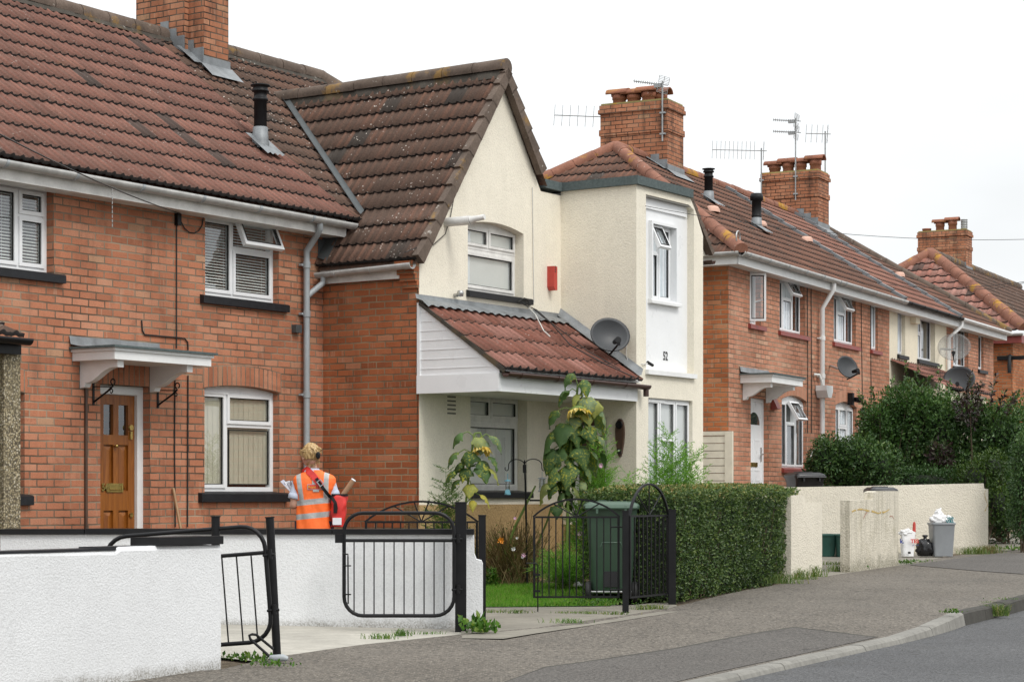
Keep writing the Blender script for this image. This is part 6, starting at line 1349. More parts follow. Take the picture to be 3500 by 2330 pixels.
# leaning round post of the near leaf
q = gpt(947, 2243); P5 = q; hh = hgt(q, 922, 1768); post(q, .062, hh, 'leaning round black post with padlock at its foot', 'black', True, math.atan2((922 - 947) / F * q.y, hh), True, GP)
q = Vector(((737 - UC) / F * 14.9, 14.9, gz(14.9))); P6 = q; post(q, .062, hgt(q, 737, 1766), 'short round black post behind the end of the near wall', 'black', True, 0, True, GP)
def tubes(root, name, paths, m='black', seg=8):
    mb = MB()
    for (pth, r) in paths: mb.tube(pth, r, seg)
    return mb.build(name, M[m], root)
def arc(c, r, a0, a1, n=8): return [(c[0] + r * math.cos(a0 + (a1 - a0) * k / n), 0, c[1] + r * math.sin(a0 + (a1 - a0) * k / n)) for k in range(n + 1)]
def drive_gate(origin, rz, W, z0, z1, zb, nbars, label, roll=0.0, rc=.13):
    """tubular drive gate leaf: rounded loop, mid rail, thin bars; local x runs from the free end to the hinge end"""
    r = empty('drive_gate', origin, rz, label, 'gate'); r.rotation_euler = (0, roll, rz)
    loop = arc((rc, z0 + rc), rc, math.pi * 1.5, math.pi, 6) + arc((rc, z1 - rc), rc, math.pi, math.pi * .5, 6) + arc((W - rc, z1 - rc), rc, math.pi * .5, 0, 6) + arc((W - rc, z0 + rc), rc, 0, -math.pi * .5, 6)
    mb = MB(); mb.tube(loop, .0165, 10, close=True); mb.tube([(0.012, 0, zb), (W - .012, 0, zb)], .0145, 8); mb.build('frame', M['black'], r)
    for k in range(nbars):
        x = W * (k + 1) / (nbars + 1); e = 0.0
        m2 = MB(); zlow = z0
        m2.tube([(x, 0, zlow + .004), (x, 0, zb)], .006, 6); m2.build('bar', M['black'], r)
    bl = MB(); bl.tube([(.035, -.0, z0 + .1), (.035, -.03, z0 + .1 + (zb - z0) * .62), (.035, -.03, z0 + .1 + (zb - z0) * .66), (-.012, -.03, z0 + .1 + (zb - z0) * .67)], .007, 6)
    for t in (.12, .5): bl.box(-.01, .06, -.04, .0, z0 + .1 + (zb - z0) * t, z0 + .11 + (zb - z0) * t)
    bl.build('drop_bolt', M['black'], r)
    la = MB(); la.box(-.075, -.008, -.02, .02, zb - .02, zb + .055); la.build('latch', M['black'], r)
    for z in (z1 - .22, z0 + .22):
        hg = MB(); hg.tube([(W - .02, -.01, z), (W + .07, -.01, z)], .010, 8); hg.tube([(W + .035, -.012, z - .03), (W + .035, -.012, z + .04)], .017, 8); hg.build('hinge', M['black'], r)
    return r
Yg = 17.30; sx = Yg / F
g1 = drive_gate(Vector(((1176 - UC) * sx, Yg, gz(Yg))), 0, (1552 - 1176) * sx, wpt(0, 2103, Yg).z - gz(Yg), wpt(0, 1752, Yg).z - gz(Yg), wpt(0, 1846, Yg).z - gz(Yg), 10, 'black tubular drive gate folded open flat against the white party wall', 0, .16)
# near leaf: sagging, swung inwards behind the near wall
hp = Vector(((935 - UC) / F * 14.85, 14.85, gz(14.85))); fe = Vector(((387 - UC) / F * 15.0, 15.0, gz(15.0))); dv = hp - fe; Wn = math.hypot(dv.x, dv.y)
zt_h = wpt(0, 1778, 14.85).z - hp.z; zb_h = wpt(0, 2165, 14.85).z - hp.z; zm_h = wpt(0, 1872, 14.85).z - hp.z
zt_f = wpt(0, 1825, 15.0).z - hp.z
g2 = drive_gate(fe, math.atan2(dv.y, dv.x), Wn, zb_h - .15, zt_h - .13, zm_h - .13, 10, 'black tubular drive gate sagging open behind the near white wall', -math.atan2(zt_h - zt_f, Wn) * .95, .17)
# bicycle lock round the sagging leaf
lk = empty('bicycle_lock', gpt(955, 2262), 0, 'grey and black D-shaped lock hooked between gate foot and leaning post', 'lock'); o = gpt(955, 2262)
def rel(u, v, Y): return wpt(u, v, Y) - o
mb = MB(); Yk = o.y; pth = [rel(922, 2242, Yk), rel(880, 2205, Yk), rel(855, 2182, Yk), rel(852, 2170, Yk), rel(862, 2166, Yk), rel(876, 2168, Yk + .02), rel(890, 2180, Yk + .04), rel(934, 2216, Yk + .04)]; mb.tube(pth, .010, 8); mb.build('shackle', M['blackm'], lk)
mb = MB(); mb.tube([rel(925, 2246, Yk), rel(940, 2248, Yk - .02), rel(968, 2246, Yk - .02), rel(984, 2250, Yk - .02)], [.02, .026, .026, .016], 12); mb.build('crossbar', M['greyplastic'], lk)
def fan_gate(origin, rz, W, zb, zr, za, nb, label, full=True, bolt=False, spokes=4):
    """wrought gate with arched top and fan spokes: bottom rail zb, rail zr, crown za"""
    r = empty('arched_gate', origin, rz, label, 'gate'); mb = MB(); mb.box(0, .022, -.011, .011, zb - .006, zr); mb.box(W - .022, W, -.011, .011, zb - .006, zr)
    mb.box(.022, W - .022, -.009, .009, zr - .010, zr + .008); mb.box(.022, W - .022, -.009, .009, zb - .006, zb + .012)
    a = W / 2; h = za - zr; Rr = (a * a + h * h) / (2 * h); cz = za - Rr; ph = math.asin(min(1, a / Rr)); n = 18; rws = []
    for k in range(n + 1):
        t = -ph + 2 * ph * k / n; rws.append([(a + rr * math.sin(t), yy, cz + rr * math.cos(t)) for rr, yy in ((Rr - .009, -.012), (Rr + .009, -.012), (Rr + .009, .012), (Rr - .009, .012))])
    if h > a * .98: rws = [[(a + rr * math.cos(math.pi - math.pi * k / n), yy, zr + rr * math.sin(math.pi * k / n) * h / a) for rr, yy in ((a - .018, -.012), (a, -.012), (a, .012), (a - .018, .012))] for k in range(n + 1)]
    mb.grid(rws, 0, False, True); mb.build('frame', M['black'], r)
    for k in range(nb):
        x = .022 + (W - .044) * (k + 1) / (nb + 1); b = MB(); b.box(x - .006, x + .006, -.006, .006, zb + .01, zr - .01); b.build('bar', M['black'], r)
    s = MB()
    for k in range(spokes):
        t = math.pi * (k + .75) / (spokes + .5); dx, dz = math.cos(t), math.sin(t); l = 0
        while l < 2:
            x = a + dx * l; z = zr + dz * l
            inside = (z < cz + math.sqrt(max(0, Rr * Rr - (x - a) ** 2)) - .008) if h <= a * .98 else (((x - a) / a) ** 2 + ((z - zr) / h) ** 2 < .97)
            if not inside: break
            l += .01
        s.tube([(a, 0, zr), (a + dx * l, 0, zr + dz * l)], .007, 6)
    s.build('fan_spokes', M['black'], r); return r
Y1 = 18.75; s1 = Y1 / F; z_ = lambda v, Y: wpt(0, v, Y).z - gz(Y)
fan_gate(Vector(((1247 - UC) * s1, Y1, gz(Y1))), 0, (1634 - 1247) * s1, .12, z_(1783, Y1), z_(1713, Y1), 12, 'black arched fan gate standing open behind the white party wall')
Y2 = 19.5; s2 = Y2 / F; z0g = z_(2040, Y2)
fg = fan_gate(Vector(((1822 - UC) * s2, Y2, gz(Y2))), 0, (2118 - 1822) * s2, z0g, z_(1766, Y2), z_(1705, Y2), 11, 'black arched fan gate in front of the green wheeled bin')
mb = MB(); mb.tube([(-.065, -.02, .46), (.03, -.02, .46), (.045, -.02, .44), (.045, -.02, -.02 + .02)], .007, 6); mb.box(.01, .07, -.03, .0, .34, .36); mb.box(.01, .07, -.03, 0, z0g + .05, z0g + .07); mb.build('drop_bolt', M['black'], fg)
Wg = (2118 - 1822) * s2
for v in (1800, 2013): mb = MB(); mb.tube([(Wg - .09, -.015, z_(v, Y2)), (Wg + .05, -.015, z_(v, Y2))], .008, 6); mb.build('hinge', M['black'], fg)
pA = Vector(((2151 - UC) / F * 19.7, 19.7, gz(19.7))); pB = Vector(((2284 - UC) / F * 20.45, 20.45, gz(20.45))); dv = pB - pA; 
fan_gate(pA, math.atan2(dv.y, dv.x), math.hypot(dv.x, dv.y), z_(2042, 19.7) , z_(1763, 19.7), z_(1763, 19.7) + math.hypot(dv.x, dv.y) * .36, 8, 'narrow black gate with round fan top beside the clipped hedge', spokes=3)
# ================================================================ bins and bags
def loft_box(mb, secs, rc=.04, seg=4):
    """secs = [(z, cx, cy, hx, hy)] rounded rectangles"""
    rws = []
    for (z, cx, cy, hx, hy) in secs:
        row = []; r = min(rc, hx * .9, hy * .9)
        for (sx_, sy_, a0) in ((1, 1, 0), (-1, 1, 90), (-1, -1, 180), (1, -1, 270)):
            for k in range(seg + 1): t = rad(a0 + 90 * k / seg); row.append((cx + sx_ * (hx - r) + r * math.cos(t), cy + sy_ * (hy - r) + r * math.sin(t), z))
        rws.append(row)
    mb.grid(rws, 0, True, True); mb.face(rws[0][::-1]); mb.face(rws[-1])
def wheelie(origin, rz, w, d, h, m, label, name='wheeled_bin', full=True):
    """two-wheeled bin seen from its hinge side (local -y)"""
    r = empty(name, origin, rz, label, 'wheelie bin'); mb = MB(); hw = w / 2
    loft_box(mb, [(.10, 0, .02, hw * .74, d * .36), (.14, 0, .02, hw * .80, d * .40), (h * .86, 0, .0, hw * .96, d * .48), (h * .90, 0, 0, hw * 1.0, d * .52), (h * .94, 0, 0, hw * 1.02, d * .53)], .05)
    body = mb.build('body', M[m], r)
    pnl = MB(); yb = -d * .395
    pnl.tube([(-hw * .42, yb - .02, .55), (-hw * .36, yb - .028, .60), (hw * .36, yb - .028, .60), (hw * .42, yb - .02, .55)], .008, 6); pnl.build('rib', M[m], body)
    cv = MB(); cv.box(-hw * .30, hw * .30, -d * .40, -d * .36, .15, .31); bevel(cv.build('axle_recess', M['blackbin'], body), .02)
    lid = MB(); loft_box(lid, [(h * .925, 0, .0, hw * 1.08, d * .56), (h * .955, 0, 0, hw * 1.10, d * .57), (h * .975, 0, 0, hw * 1.04, d * .54), (h * 1.0, 0, .03, hw * .82, d * .42)], .06)
    lid.tube([(-hw * 1.0, -d * .60, h * .935), (hw * 1.0, -d * .60, h * .935)], .018, 8)
    for x in (-.55, .55): lid.box(hw * x - .012, hw * x + .012, -d * .62, -d * .54, h * .88, h * .95)
    lid.box(-hw * .5, hw * .5, -.05, .16, h * .995, h * 1.012)
    bevel(lid.build('lid', M[m], r), .006)
    for sgn in (-1, 1):
        wh = MB(); Mw = Matrix.Translation((sgn * (hw * .90), -d * .34, .10)) @ Matrix.Rotation(rad(90), 4, 'Y'); wh.lathe([(0, -.03), (.06, -.03), (.095, -.028), (.105, -.015), (.105, .015), (.095, .028), (.06, .03), (0, .03)], 22, (0, 0, 0), M=Mw); wo = wh.build('wheel', M['rubber'], r)
    ax = MB(); ax.tube([(-hw * .88, -d * .34, .10), (hw * .88, -d * .34, .10)], .014, 8); ax.build('axle', M['steel'], r); return r
qb = gpt(2090, 2052); wheelie(qb, rad(-3), .52, .62, hgt(qb, 2080, 1712), 'greenbin', 'green wheeled bin behind the arched gate on the lawn edge')
Yq = 28.6; wheelie(Vector(((3010 - UC) / F * Yq, Yq, gz(Yq))), rad(4), .37, .42, wpt(0, 1664, Yq).z - gz(Yq), 'blackbin', 'black bin whose lid shows above the grimy cream wall')
Yq = 32.4; q = Vector(((2750 - UC) / F * Yq, Yq, gz(Yq))); wheelie(q, rad(14), .48, .5, wpt(0, 1614, Yq).z - q.z, 'blackbin', 'black bin under the red sill of the ground-floor window')
def open_bin(origin, rz, w0, d0, w1, d1, h, m, label, name, cat, rim=.012, lip=True):
    r = empty(name, origin, rz, label, cat); mb = MB()
    def ring(z, hx, hy, rc=.035, seg=4):
        row = []
        for (sx_, sy_, a0) in ((1, 1, 0), (-1, 1, 90), (-1, -1, 180), (1, -1, 270)):
            for k in range(seg + 1): t = rad(a0 + 90 * k / seg); row.append((sx_ * (hx - rc) + rc * math.cos(t), sy_ * (hy - rc) + rc * math.sin(t), z))
        return row
    o_ = [ring(0, w0 / 2, d0 / 2), ring(h - .03, w1 / 2, d1 / 2), ring(h - .03, w1 / 2 + rim, d1 / 2 + rim), ring(h, w1 / 2 + rim, d1 / 2 + rim), ring(h, w1 / 2 - .008, d1 / 2 - .008), ring(.02, w0 / 2 - .012, d0 / 2 - .012)]
    mb.grid(o_, 0, True, True); mb.face(o_[0][::-1]); mb.face(o_[-1]); bevel(mb.build('shell', M[m], r), .003); return r
Yt = 29.9; st = Yt / F; tb = Vector(((3218 - UC) * st, Yt, gz(Yt) + .008)); hb_ = wpt(0, 1785, Yt).z - tb.z
open_bin(tb, rad(4), 66 * st, .24, 78 * st, .28, hb_, 'greybin', 'tall grey plastic dustbin overflowing with white bags', 'dustbin', 'bin')
def crumple(mb, c, rx, ry, rz_, seed, amp=.25, nu=26, nv=16, knot=True, flat=.0):
    rws = []
    for i in range(nv + 1):
        t = i / nv; ph = math.pi * t; row = []
        for k in range(nu):
            a = 2 * math.pi * k / nu; b = Vector((math.sin(ph) * math.cos(a), math.sin(ph) * math.sin(a), -math.cos(ph))); n1 = noise.noise(b * 2.3 + Vector((seed, 0, 0))) ; n2 = abs(noise.noise(b * 5.0 + Vector((0, seed, 3)))); f = 1 + amp * n1 - amp * .8 * n2
            z = b.z * f
            if z < -.72: z = -.72
            row.append((c[0] + b.x * f * rx, c[1] + b.y * f * ry, c[2] + z * rz_ + rz_ * .72))
        rws.append(row)
    mb.grid(rws, 0, True, True)
def bag(origin, label, m, rx, ry, rz_, seed, top='knot'):
    r = empty('rubbish_bag', origin, 0, label, 'rubbish bag'); mb = MB(); crumple(mb, (0, 0, 0), rx, ry, rz_, seed, .32); mb.build('sack', M[m], r); return r
bb = bag(Vector(((3157 - UC) * st, Yt - .05, gz(Yt) + .01)), 'knotted black rubbish sack between white bag and grey bin', 'bagblack', 32 * st, .13, .15, 3.3); mb = MB(); mb.lathe([(.055, .20), (.03, .25), (.02, .265), (.05, .30), (.02, .31)], 9, (.01, 0, 0)); mb.build('knot', M['bagblack'], bb)
# white carrier bag, standing, with its printing
wbag = empty('carrier_bag', Vector(((3097 - UC) * st, Yt - .1, gz(Yt) + .01)), rad(3), 'white carrier bag with blue and red printing and a red-topped packet', 'carrier bag'); wb_h = wpt(0, 1816, Yt).z - gz(Yt); hw = 31 * st; mb = MB(); rws = []
for i in range(15):
    t = i / 14; row = []
    for k in range(28):
        a = 2 * math.pi * k / 28; ca, sa = math.cos(a), math.sin(a); sq = 1 / max(abs(ca), abs(sa)) ** .6; w_ = hw * (.86 + .2 * t); dd = .11 * (1 - .35 * t); j = 1 + .10 * noise.noise(Vector((ca * 2, sa * 2, t * 4))) + .05 * noise.noise(Vector((ca * 6, sa * 6, t * 9)))
        row.append((ca * sq * .78 * w_ * j + .01 * t, sa * sq * .78 * dd * j, t * wb_h * (1 + .05 * math.sin(a * 3) * (t > .9))))
    rws.append(row)
mb.grid(rws, 0, True, True); mb.face(rws[0][::-1]); crumple(mb, (-.01, 0, wb_h * .80), hw * .85, .07, .06, 8.1, .5); mb.build('sack', M['bagwhite'], wbag)
RX = Matrix.Rotation(rad(90), 4, 'X')
text_obj('TES', .075, M['inkred'], wbag, Matrix.Translation((hw * .60, -.112, wb_h * .60)) @ RX, 'printing', .001, .003); text_obj('k.', .085, M['inkblue'], wbag, Matrix.Translation((-hw * .80, -.100, wb_h * .60)) @ RX, 'printing', .001, .003)
mb = MB()
for k in range(3): mb.box(hw * .34 + k * .036, hw * .34 + k * .036 + .025, -.1135, -.1125, wb_h * .44, wb_h * .455)
mb.build('blue_dashes', M['inkblue'], wbag); mb = MB(); mb.box(-.02, .02, -.113, -.112, wb_h * .1, wb_h * .19); mb.build('barcode', M['ink'], wbag)
mb = MB(); mb.tube([(hw * .72, 0, wb_h * .8), (hw * .76, 0, wb_h + .10), (hw * .76, .0, wb_h + .135)], [.026, .022, .012], 10); mb.build('red_packet', M['red'], wbag)
pk = empty('plastic_bags', tb + Vector((0, 0, hb_ - .02)), 0, 'crumpled white plastic bags piled on the grey dustbin', 'bag'); mb = MB(); crumple(mb, (-.04, 0, -.02), .13, .10, .10, 1.2, .5); crumple(mb, (.09, -.02, -.03), .10, .10, .085, 5.2, .45); crumple(mb, (-.03, .02, .07), .06, .05, .09, 7.7, .6); mb.build('film', M['bagwhite'], pk)
text_obj('VAL', .075, M['inkteal'], pk, Matrix.Translation((.10, -.125, .035)) @ Matrix.Rotation(rad(-8), 4, 'Y') @ RX, 'printing', .001, .004, .85); text_obj('WHA', .05, M['inkteal'], pk, Matrix.Translation((.105, -.118, .085)) @ Matrix.Rotation(rad(-8), 4, 'Y') @ RX, 'printing', .001, .003, .8)
Yx = 30.0; sxx = Yx / F
for (ua, ub, lab, rz) in ((2795, 2856, 'dark green recycling box between the two cream wall stubs, nearer the hedge', 2), (2853, 2918, 'teal green recycling box partly hidden by the grimy wall', -3)):
    open_bin(Vector((((ua + ub) / 2 - UC) * sxx, Yx + (.1 if rz > 0 else 0), gz(Yx))), rad(rz), (ub - ua) * sxx * .84, .34, (ub - ua) * sxx * .96, .4, 76 * sxx, 'greenbox', lab, 'recycling_box', 'recycling box')
# scrap of clear film on the lawn
q = gpt(1972, 2012); mb = MB(); crumple(mb, (0, 0, 0), .055, .03, .05, 9.2, .6, 14, 8); mb.build('plastic_scrap', M['bagwhite'], None, origin=None, label='scrap of crumpled clear plastic on the lawn by the green bin', cat='litter').location = q
# broom against the house
bt = A.y(592, 1668, -.02); bbm = A.y(624, 1800, -.25); bro = empty('broom', A.w((bbm[0] + .06, -.32, .28)), A.a, 'wooden broom handle leaning on brickwork between door and window', 'broom'); base = Vector((bbm[0] + .06, -.32, .28)); mb = MB(); mb.tube([Vector((bbm[0] + .05, -.30, .36)) - base, bt - base], .016, 8); mb.build('handle', M['broom'], bro); mb = MB(); mb.box(-.14, .14, -.03, .03, .0, .1); mb.build('head', M['darkwood'], bro)
# bird-feeder pole
q = gpt(1800, 2003); fp = empty('bird_feeder_pole', q, 0, 'black pole with two curled hooks carrying bird feeders', 'bird feeder'); Yf = q.y; zz = lambda v: wpt(0, v, Yf).z - q.z; xx = lambda u: (u - 1800) / F * Yf
mb = MB(); mb.tube([(xx(1802), 0, 0), (xx(1796), 0, zz(1650)), (xx(1793), 0, zz(1590))], .012, 8); mb.tube([(xx(1793), 0, zz(1615)), (xx(1793), 0, zz(1587))], .02, 8); mb.lathe([(.0, .035), (.014, .0), (.0, -.01)], 8, (xx(1793), 0, zz(1580)))
for sg, ue in ((-1, 1738), (1, 1852)):
    n = 16; c = (xx((1793 + ue) / 2), zz(1590)); rr = abs(xx(ue) - xx(1793)) / 2; pth = [(c[0] - sg * rr * math.cos(math.pi * k / n), 0, c[1] + rr * .75 * math.sin(math.pi * k / n)) for k in range(n + 1)]; e = pth[-1]; pth += [(e[0] - sg * .0 , 0, e[2] - .03)] + [(e[0] + sg * .025 * (1 - math.cos(t)) * .8 - 0, 0, e[2] - .035 - .025 * math.sin(t)) for t in (.6, 1.4, 2.2, 3.0, 3.8)]; mb.tube(pth, .006, 6)
mb.build('pole', M['black'], fp)
def feeder(u, v0, v1, w, lidm, label):
    r = empty('bird_feeder', wpt(u, v1, Yf), 0, label, 'bird feeder'); h = (v1 - v0) / F * Yf; g = MB(); g.tube([(0, 0, .02), (0, 0, h * .82)], w / F * Yf * .5, 12, caps=False); g.build('tube', M['glassd'], r); l = MB(); l.lathe([(w / F * Yf * .72, h * .8), (w / F * Yf * .66, h * .84), (.0, h * .9)], 14, (0, 0, 0)); l.tube([(0, 0, h * .9), (0, 0, h * 1.25)], .004, 5); l.lathe([(w / F * Yf * .62, 0), (w / F * Yf * .62, .02), (0, .022)], 14, (0, 0, 0)); l.tube([(0, -.0, h * .15), (0, -w / F * Yf * .55, h * .18)], .03, 10); l.build('lid', M[lidm], r)
M['feedblue'] = plain('feeder_blue', (.12, .33, .42), .4); feeder(1735, 1632, 1690, 17, 'feedblue', 'pale blue tube bird feeder hanging on the hook in front of the window'); feeder(1853, 1624, 1680, 22, 'greyplastic', 'grey-capped bird feeder hanging beside the tall sunflower')
mb = MB(); mb.box(xx(1810), xx(1855), -.06, .06, zz(1712), zz(1706)); mb.tube([(xx(1796), 0, zz(1700)), (xx(1812), 0, zz(1706))], .006, 6); mb.build('tray', M['black'], fp)
# ================================================================ planting
def rv(s=1.0): return Vector((R.gauss(0, 1), R.gauss(0, 1), R.gauss(0, 1))).normalized() * s
def leaf4(mb, p, d, n, L, W, rnd=None, fold=.25):
    """pointed leaf folded along its midrib: base p, direction d, face normal n"""
    d = d.normalized(); s = d.cross(n); s = s.normalized() if s.length > 1e-5 else d.orthogonal().normalized(); nn = s.cross(d)
    r = R.random() if rnd is None else rnd
    a = p; t = p + d * L; l = p + d * L * .45 + s * W * .5 + nn * W * fold; q = p + d * L * .45 - s * W * .5 + nn * W * fold
    mb.face([a, q, t], rnd=r); mb.face([a, t, l], rnd=r)
def foliage_shell(mb, c, rx, ry, rz, n, L, seed=0.0, rmin=.72, gaps=.0, up=.3, only=None, W=.55, rb=(0, 1)):
    for _ in range(n):
        b = rv(); f = 1 + .28 * noise.noise(b * 1.9 + Vector((seed, 0, 0))) + .14 * noise.noise(b * 4.5 + Vector((0, seed, 0)))
        if gaps and noise.noise(b * 3.3 + Vector((seed, seed, 1))) < -gaps: f *= .78
        k = f * (1 - (1 - rmin) * R.random() ** 1.6); p = Vector((c[0] + b.x * rx * k, c[1] + b.y * ry * k, c[2] + b.z * rz * k))
        if only and not only(p): continue
        d = (b * .7 + rv(.8) + Vector((0, 0, up))); sh = .5 + .5 * (k - rmin) / (1.35 - rmin)
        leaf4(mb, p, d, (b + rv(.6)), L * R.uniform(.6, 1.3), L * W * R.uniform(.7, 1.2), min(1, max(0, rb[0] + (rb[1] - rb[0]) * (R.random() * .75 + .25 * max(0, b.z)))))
def branch_stems(mb, base, c, rx, ry, rz, n, r=.02):
    for _ in range(n):
        b = rv(); b.z = abs(b.z) * .8; e = Vector((c[0] + b.x * rx * .8, c[1] + b.y * ry * .8, c[2] + b.z * rz * .8)); m = base.lerp(e, .5) + rv(.08); mb.tube([base + rv(.05), m, e], [r, r * .6, r * .2], 5)
def shrub(name, u, v0, v1, Y, ellipses, mat, label, L, dens, group='shrubs in the end gardens', cat='shrub', sprigs=(), up=.3, ry=.55, rb=(0, 1), core=True, extra=()):
    """ellipses in photo pixels (u, v, ru, rv); stands on the ground at depth Y"""
    s = Y / F; base = Vector(((u - UC) * s, Y, gz(Y))); r = empty(name, base, 0, label, cat, group); mb = MB(); st = MB(); co = MB(); i = 0
    for (eu, ev, ru, rv_) in ellipses:
        i += 1; c = Vector(((eu - u) * s, R.uniform(-.15, .15), H + (VH - ev) * s - base.z)); rx, rz_ = ru * s, rv_ * s; ryy = max(.25, min(rx, rz_, ry) * 1.0); area = 4 * math.pi * ((rx * rz_) ** 1.6 / 3 + (rx * ryy) ** 1.6 / 3 + (ryy * rz_) ** 1.6 / 3) ** (1 / 1.6)
        foliage_shell(mb, c, rx, ryy, rz_, int(area * dens * 1.8), L, u * .013 + i * 1.7, .56, .12, up, lambda p: p.z > -.02, rb=rb)
        branch_stems(st, Vector((0, 0, 0)), c, rx * .8, ryy, rz_ * .8, 3, .013)
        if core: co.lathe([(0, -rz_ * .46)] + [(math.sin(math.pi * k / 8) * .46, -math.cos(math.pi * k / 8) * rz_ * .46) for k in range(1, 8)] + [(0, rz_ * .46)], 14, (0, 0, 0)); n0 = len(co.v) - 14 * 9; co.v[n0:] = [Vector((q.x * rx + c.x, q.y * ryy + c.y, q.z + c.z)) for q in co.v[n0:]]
    for (su, sv, eu, ev) in sprigs:
        a = Vector(((su - u) * s, R.uniform(-.1, .1), H + (VH - sv) * s - base.z)); e = Vector(((eu - u) * s, R.uniform(-.2, .1), H + (VH - ev) * s - base.z)); st.tube([a, a.lerp(e, .5) + rv(.03), e], [.008, .006, .003], 5)
        for k in range(26):
            t = (k + R.random()) / 26; p = a.lerp(e, t); leaf4(mb, p, (e - a).normalized() * .5 + rv(.9), rv(), L * R.uniform(.8, 1.3), L * .55, rb[0] + (rb[1] - rb[0]) * R.random())
    mb.build('foliage', M[mat], r)
    if st.f: st.build('stems', M['twig'], r)
    if core and co.f: co.build('inner_shade_core', M['shrubcore'], r)  # near-black bodies standing in for the shade deep inside the leaves
    return r
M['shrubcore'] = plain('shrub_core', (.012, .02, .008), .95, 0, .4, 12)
# clipped privet hedge along the pavement
def hedge(name, line, W, h0, h1, mat, label, dens, L, core='shrubcore'):
    base = line[0]; r = empty(name, base, 0, label, 'hedge'); mb = MB(); co = MB(); st = MB()
    ln = [p - base for p in line]; side = []
    for i, p in enumerate(ln):
        t = (ln[min(i + 1, len(ln) - 1)] - ln[max(i - 1, 0)]); t.z = 0; t.normalize(); side.append(Vector((-t.y, t.x, 0)))
    cum = [0]
    for i in range(len(ln) - 1): cum.append(cum[-1] + (ln[i + 1] - ln[i]).length)
    def at(s):
        for i in range(len(ln) - 1):
            if s <= cum[i + 1] or i == len(ln) - 2:
                t = (s - cum[i]) / (cum[i + 1] - cum[i]); return ln[i].lerp(ln[i + 1], t), side[i].lerp(side[i + 1], t).normalized()
    Ltot = cum[-1]
    def surf(kind):
        s = R.uniform(0, Ltot); a, sd = at(s); hh = h0 + (h1 - h0) * s / Ltot; nb = .035 * noise.noise(Vector((s * 2.4, 3.3, 1.0)))
        if kind == 'f':
            z = hh * R.random() ** .9; bul = .05 * noise.noise(Vector((s * 1.7, z * 2.1, 5))) + .02 * noise.noise(Vector((s * 6, z * 6, 9))) + .05 * (1 - min(1, z / .25)) - max(0, z - hh + .12) * .6; return a - sd * bul * -1, -sd, z + nb * (z / hh)
        if kind == 'b': z = hh * R.random(); return a + sd * W, sd, z
        if kind == 't': w = R.random(); return a + sd * (W * w), Vector((0, 0, 1)), hh + nb + .02 * noise.noise(Vector((s * 4, w * 4, 2))) - .07 * max(0, .12 - w) / .12 - .05 * max(0, w - .85) / .15
        if kind in 'ez':
            s = 0 if kind == 'e' else Ltot; a, sd = at(s); hh = h0 if kind == 'e' else h1; w = R.random(); z = hh * R.random(); t = (ln[1] - ln[0]).normalized() if kind == 'e' else (ln[-1] - ln[-2]).normalized(); return a + sd * (W * w), (-t if kind == 'e' else t), z
    for kind, ar in (('f', Ltot * h0), ('b', Ltot * h0 * .4), ('t', Ltot * W * 1.25), ('e', W * h0), ('z', W * h0)):
        for _ in range(int(ar * dens)):
            p, n, z = surf(kind); dpt = R.random() ** 2 * .10 - .02; q = Vector((p.x, p.y, p.z * 0 + z)) - n * dpt; q.z += 0 if True else 0
            q.z += (at(min(Ltot, 0))[0].z); 
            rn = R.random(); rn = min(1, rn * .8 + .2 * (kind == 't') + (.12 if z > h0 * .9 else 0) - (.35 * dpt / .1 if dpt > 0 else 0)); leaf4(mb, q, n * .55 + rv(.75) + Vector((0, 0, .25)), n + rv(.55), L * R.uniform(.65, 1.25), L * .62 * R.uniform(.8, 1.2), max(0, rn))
    for i in range(len(ln) - 1):
        a, b = ln[i], ln[i + 1]; sa, sb_ = side[i], side[i + 1]; q = .085
        o = lambda p, sd, w, z: Vector((p.x + sd.x * w, p.y + sd.y * w, z))
        P_ = [o(a, sa, q, .05), o(b, sb_, q, .05), o(b, sb_, W - q, .05), o(a, sa, W - q, .05)]; T_ = [Vector((x.x, x.y, h0 - .09)) for x in P_]
        co.face([P_[0], P_[1], T_[1], T_[0]]); co.face([P_[2], P_[3], T_[3], T_[2]]); co.face(T_); 
        if i == 0: co.face([P_[3], P_[0], T_[0], T_[3]])
        if i == len(ln) - 2: co.face([P_[1], P_[2], T_[2], T_[1]])
    for _ in range(int(Ltot * 16)):
        s = R.uniform(.05, Ltot - .05); a, sd = at(s); b0 = a + sd * R.uniform(.05, .3); st.tube([Vector((b0.x, b0.y, 0)), Vector((b0.x, b0.y, .3)) + rv(.05), Vector((a.x - sd.x * .02, a.y - sd.y * .02, R.uniform(.4, 1.0)))], [.012, .009, .003], 5)
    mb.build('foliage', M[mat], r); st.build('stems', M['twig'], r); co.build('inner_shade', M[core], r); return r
hl = [gpt(2303, 2062), gpt(2480, 2024), gpt(2600, 1999), gpt(2655, 1990), gpt(2712, 1972)]
hl = [p + Vector((-.0, .10, 0)) for p in hl]
hh0 = wpt(0, 1686, hl[0].y).z - hl[0].z + .03; hh1 = hh0 + .04
hedge('clipped_hedge', hl, .98, hh0, hh1, 'hedge', 'dark clipped hedge with flat top along the pavement', 3600, .036)
# yellowing corner of the hedge
mb = MB(); c = hl[3] - hl[0]
for _ in range(900):
    p = Vector((c.x + R.gauss(.08, .16), c.y + R.gauss(-.0, .3) - .10, abs(R.gauss(.75, .3)))); leaf4(mb, p + Vector((.05, -.12, 0)), rv() + Vector((.4, -.5, .2)), Vector((.5, -.8, .3)) + rv(.4), .036, .022)
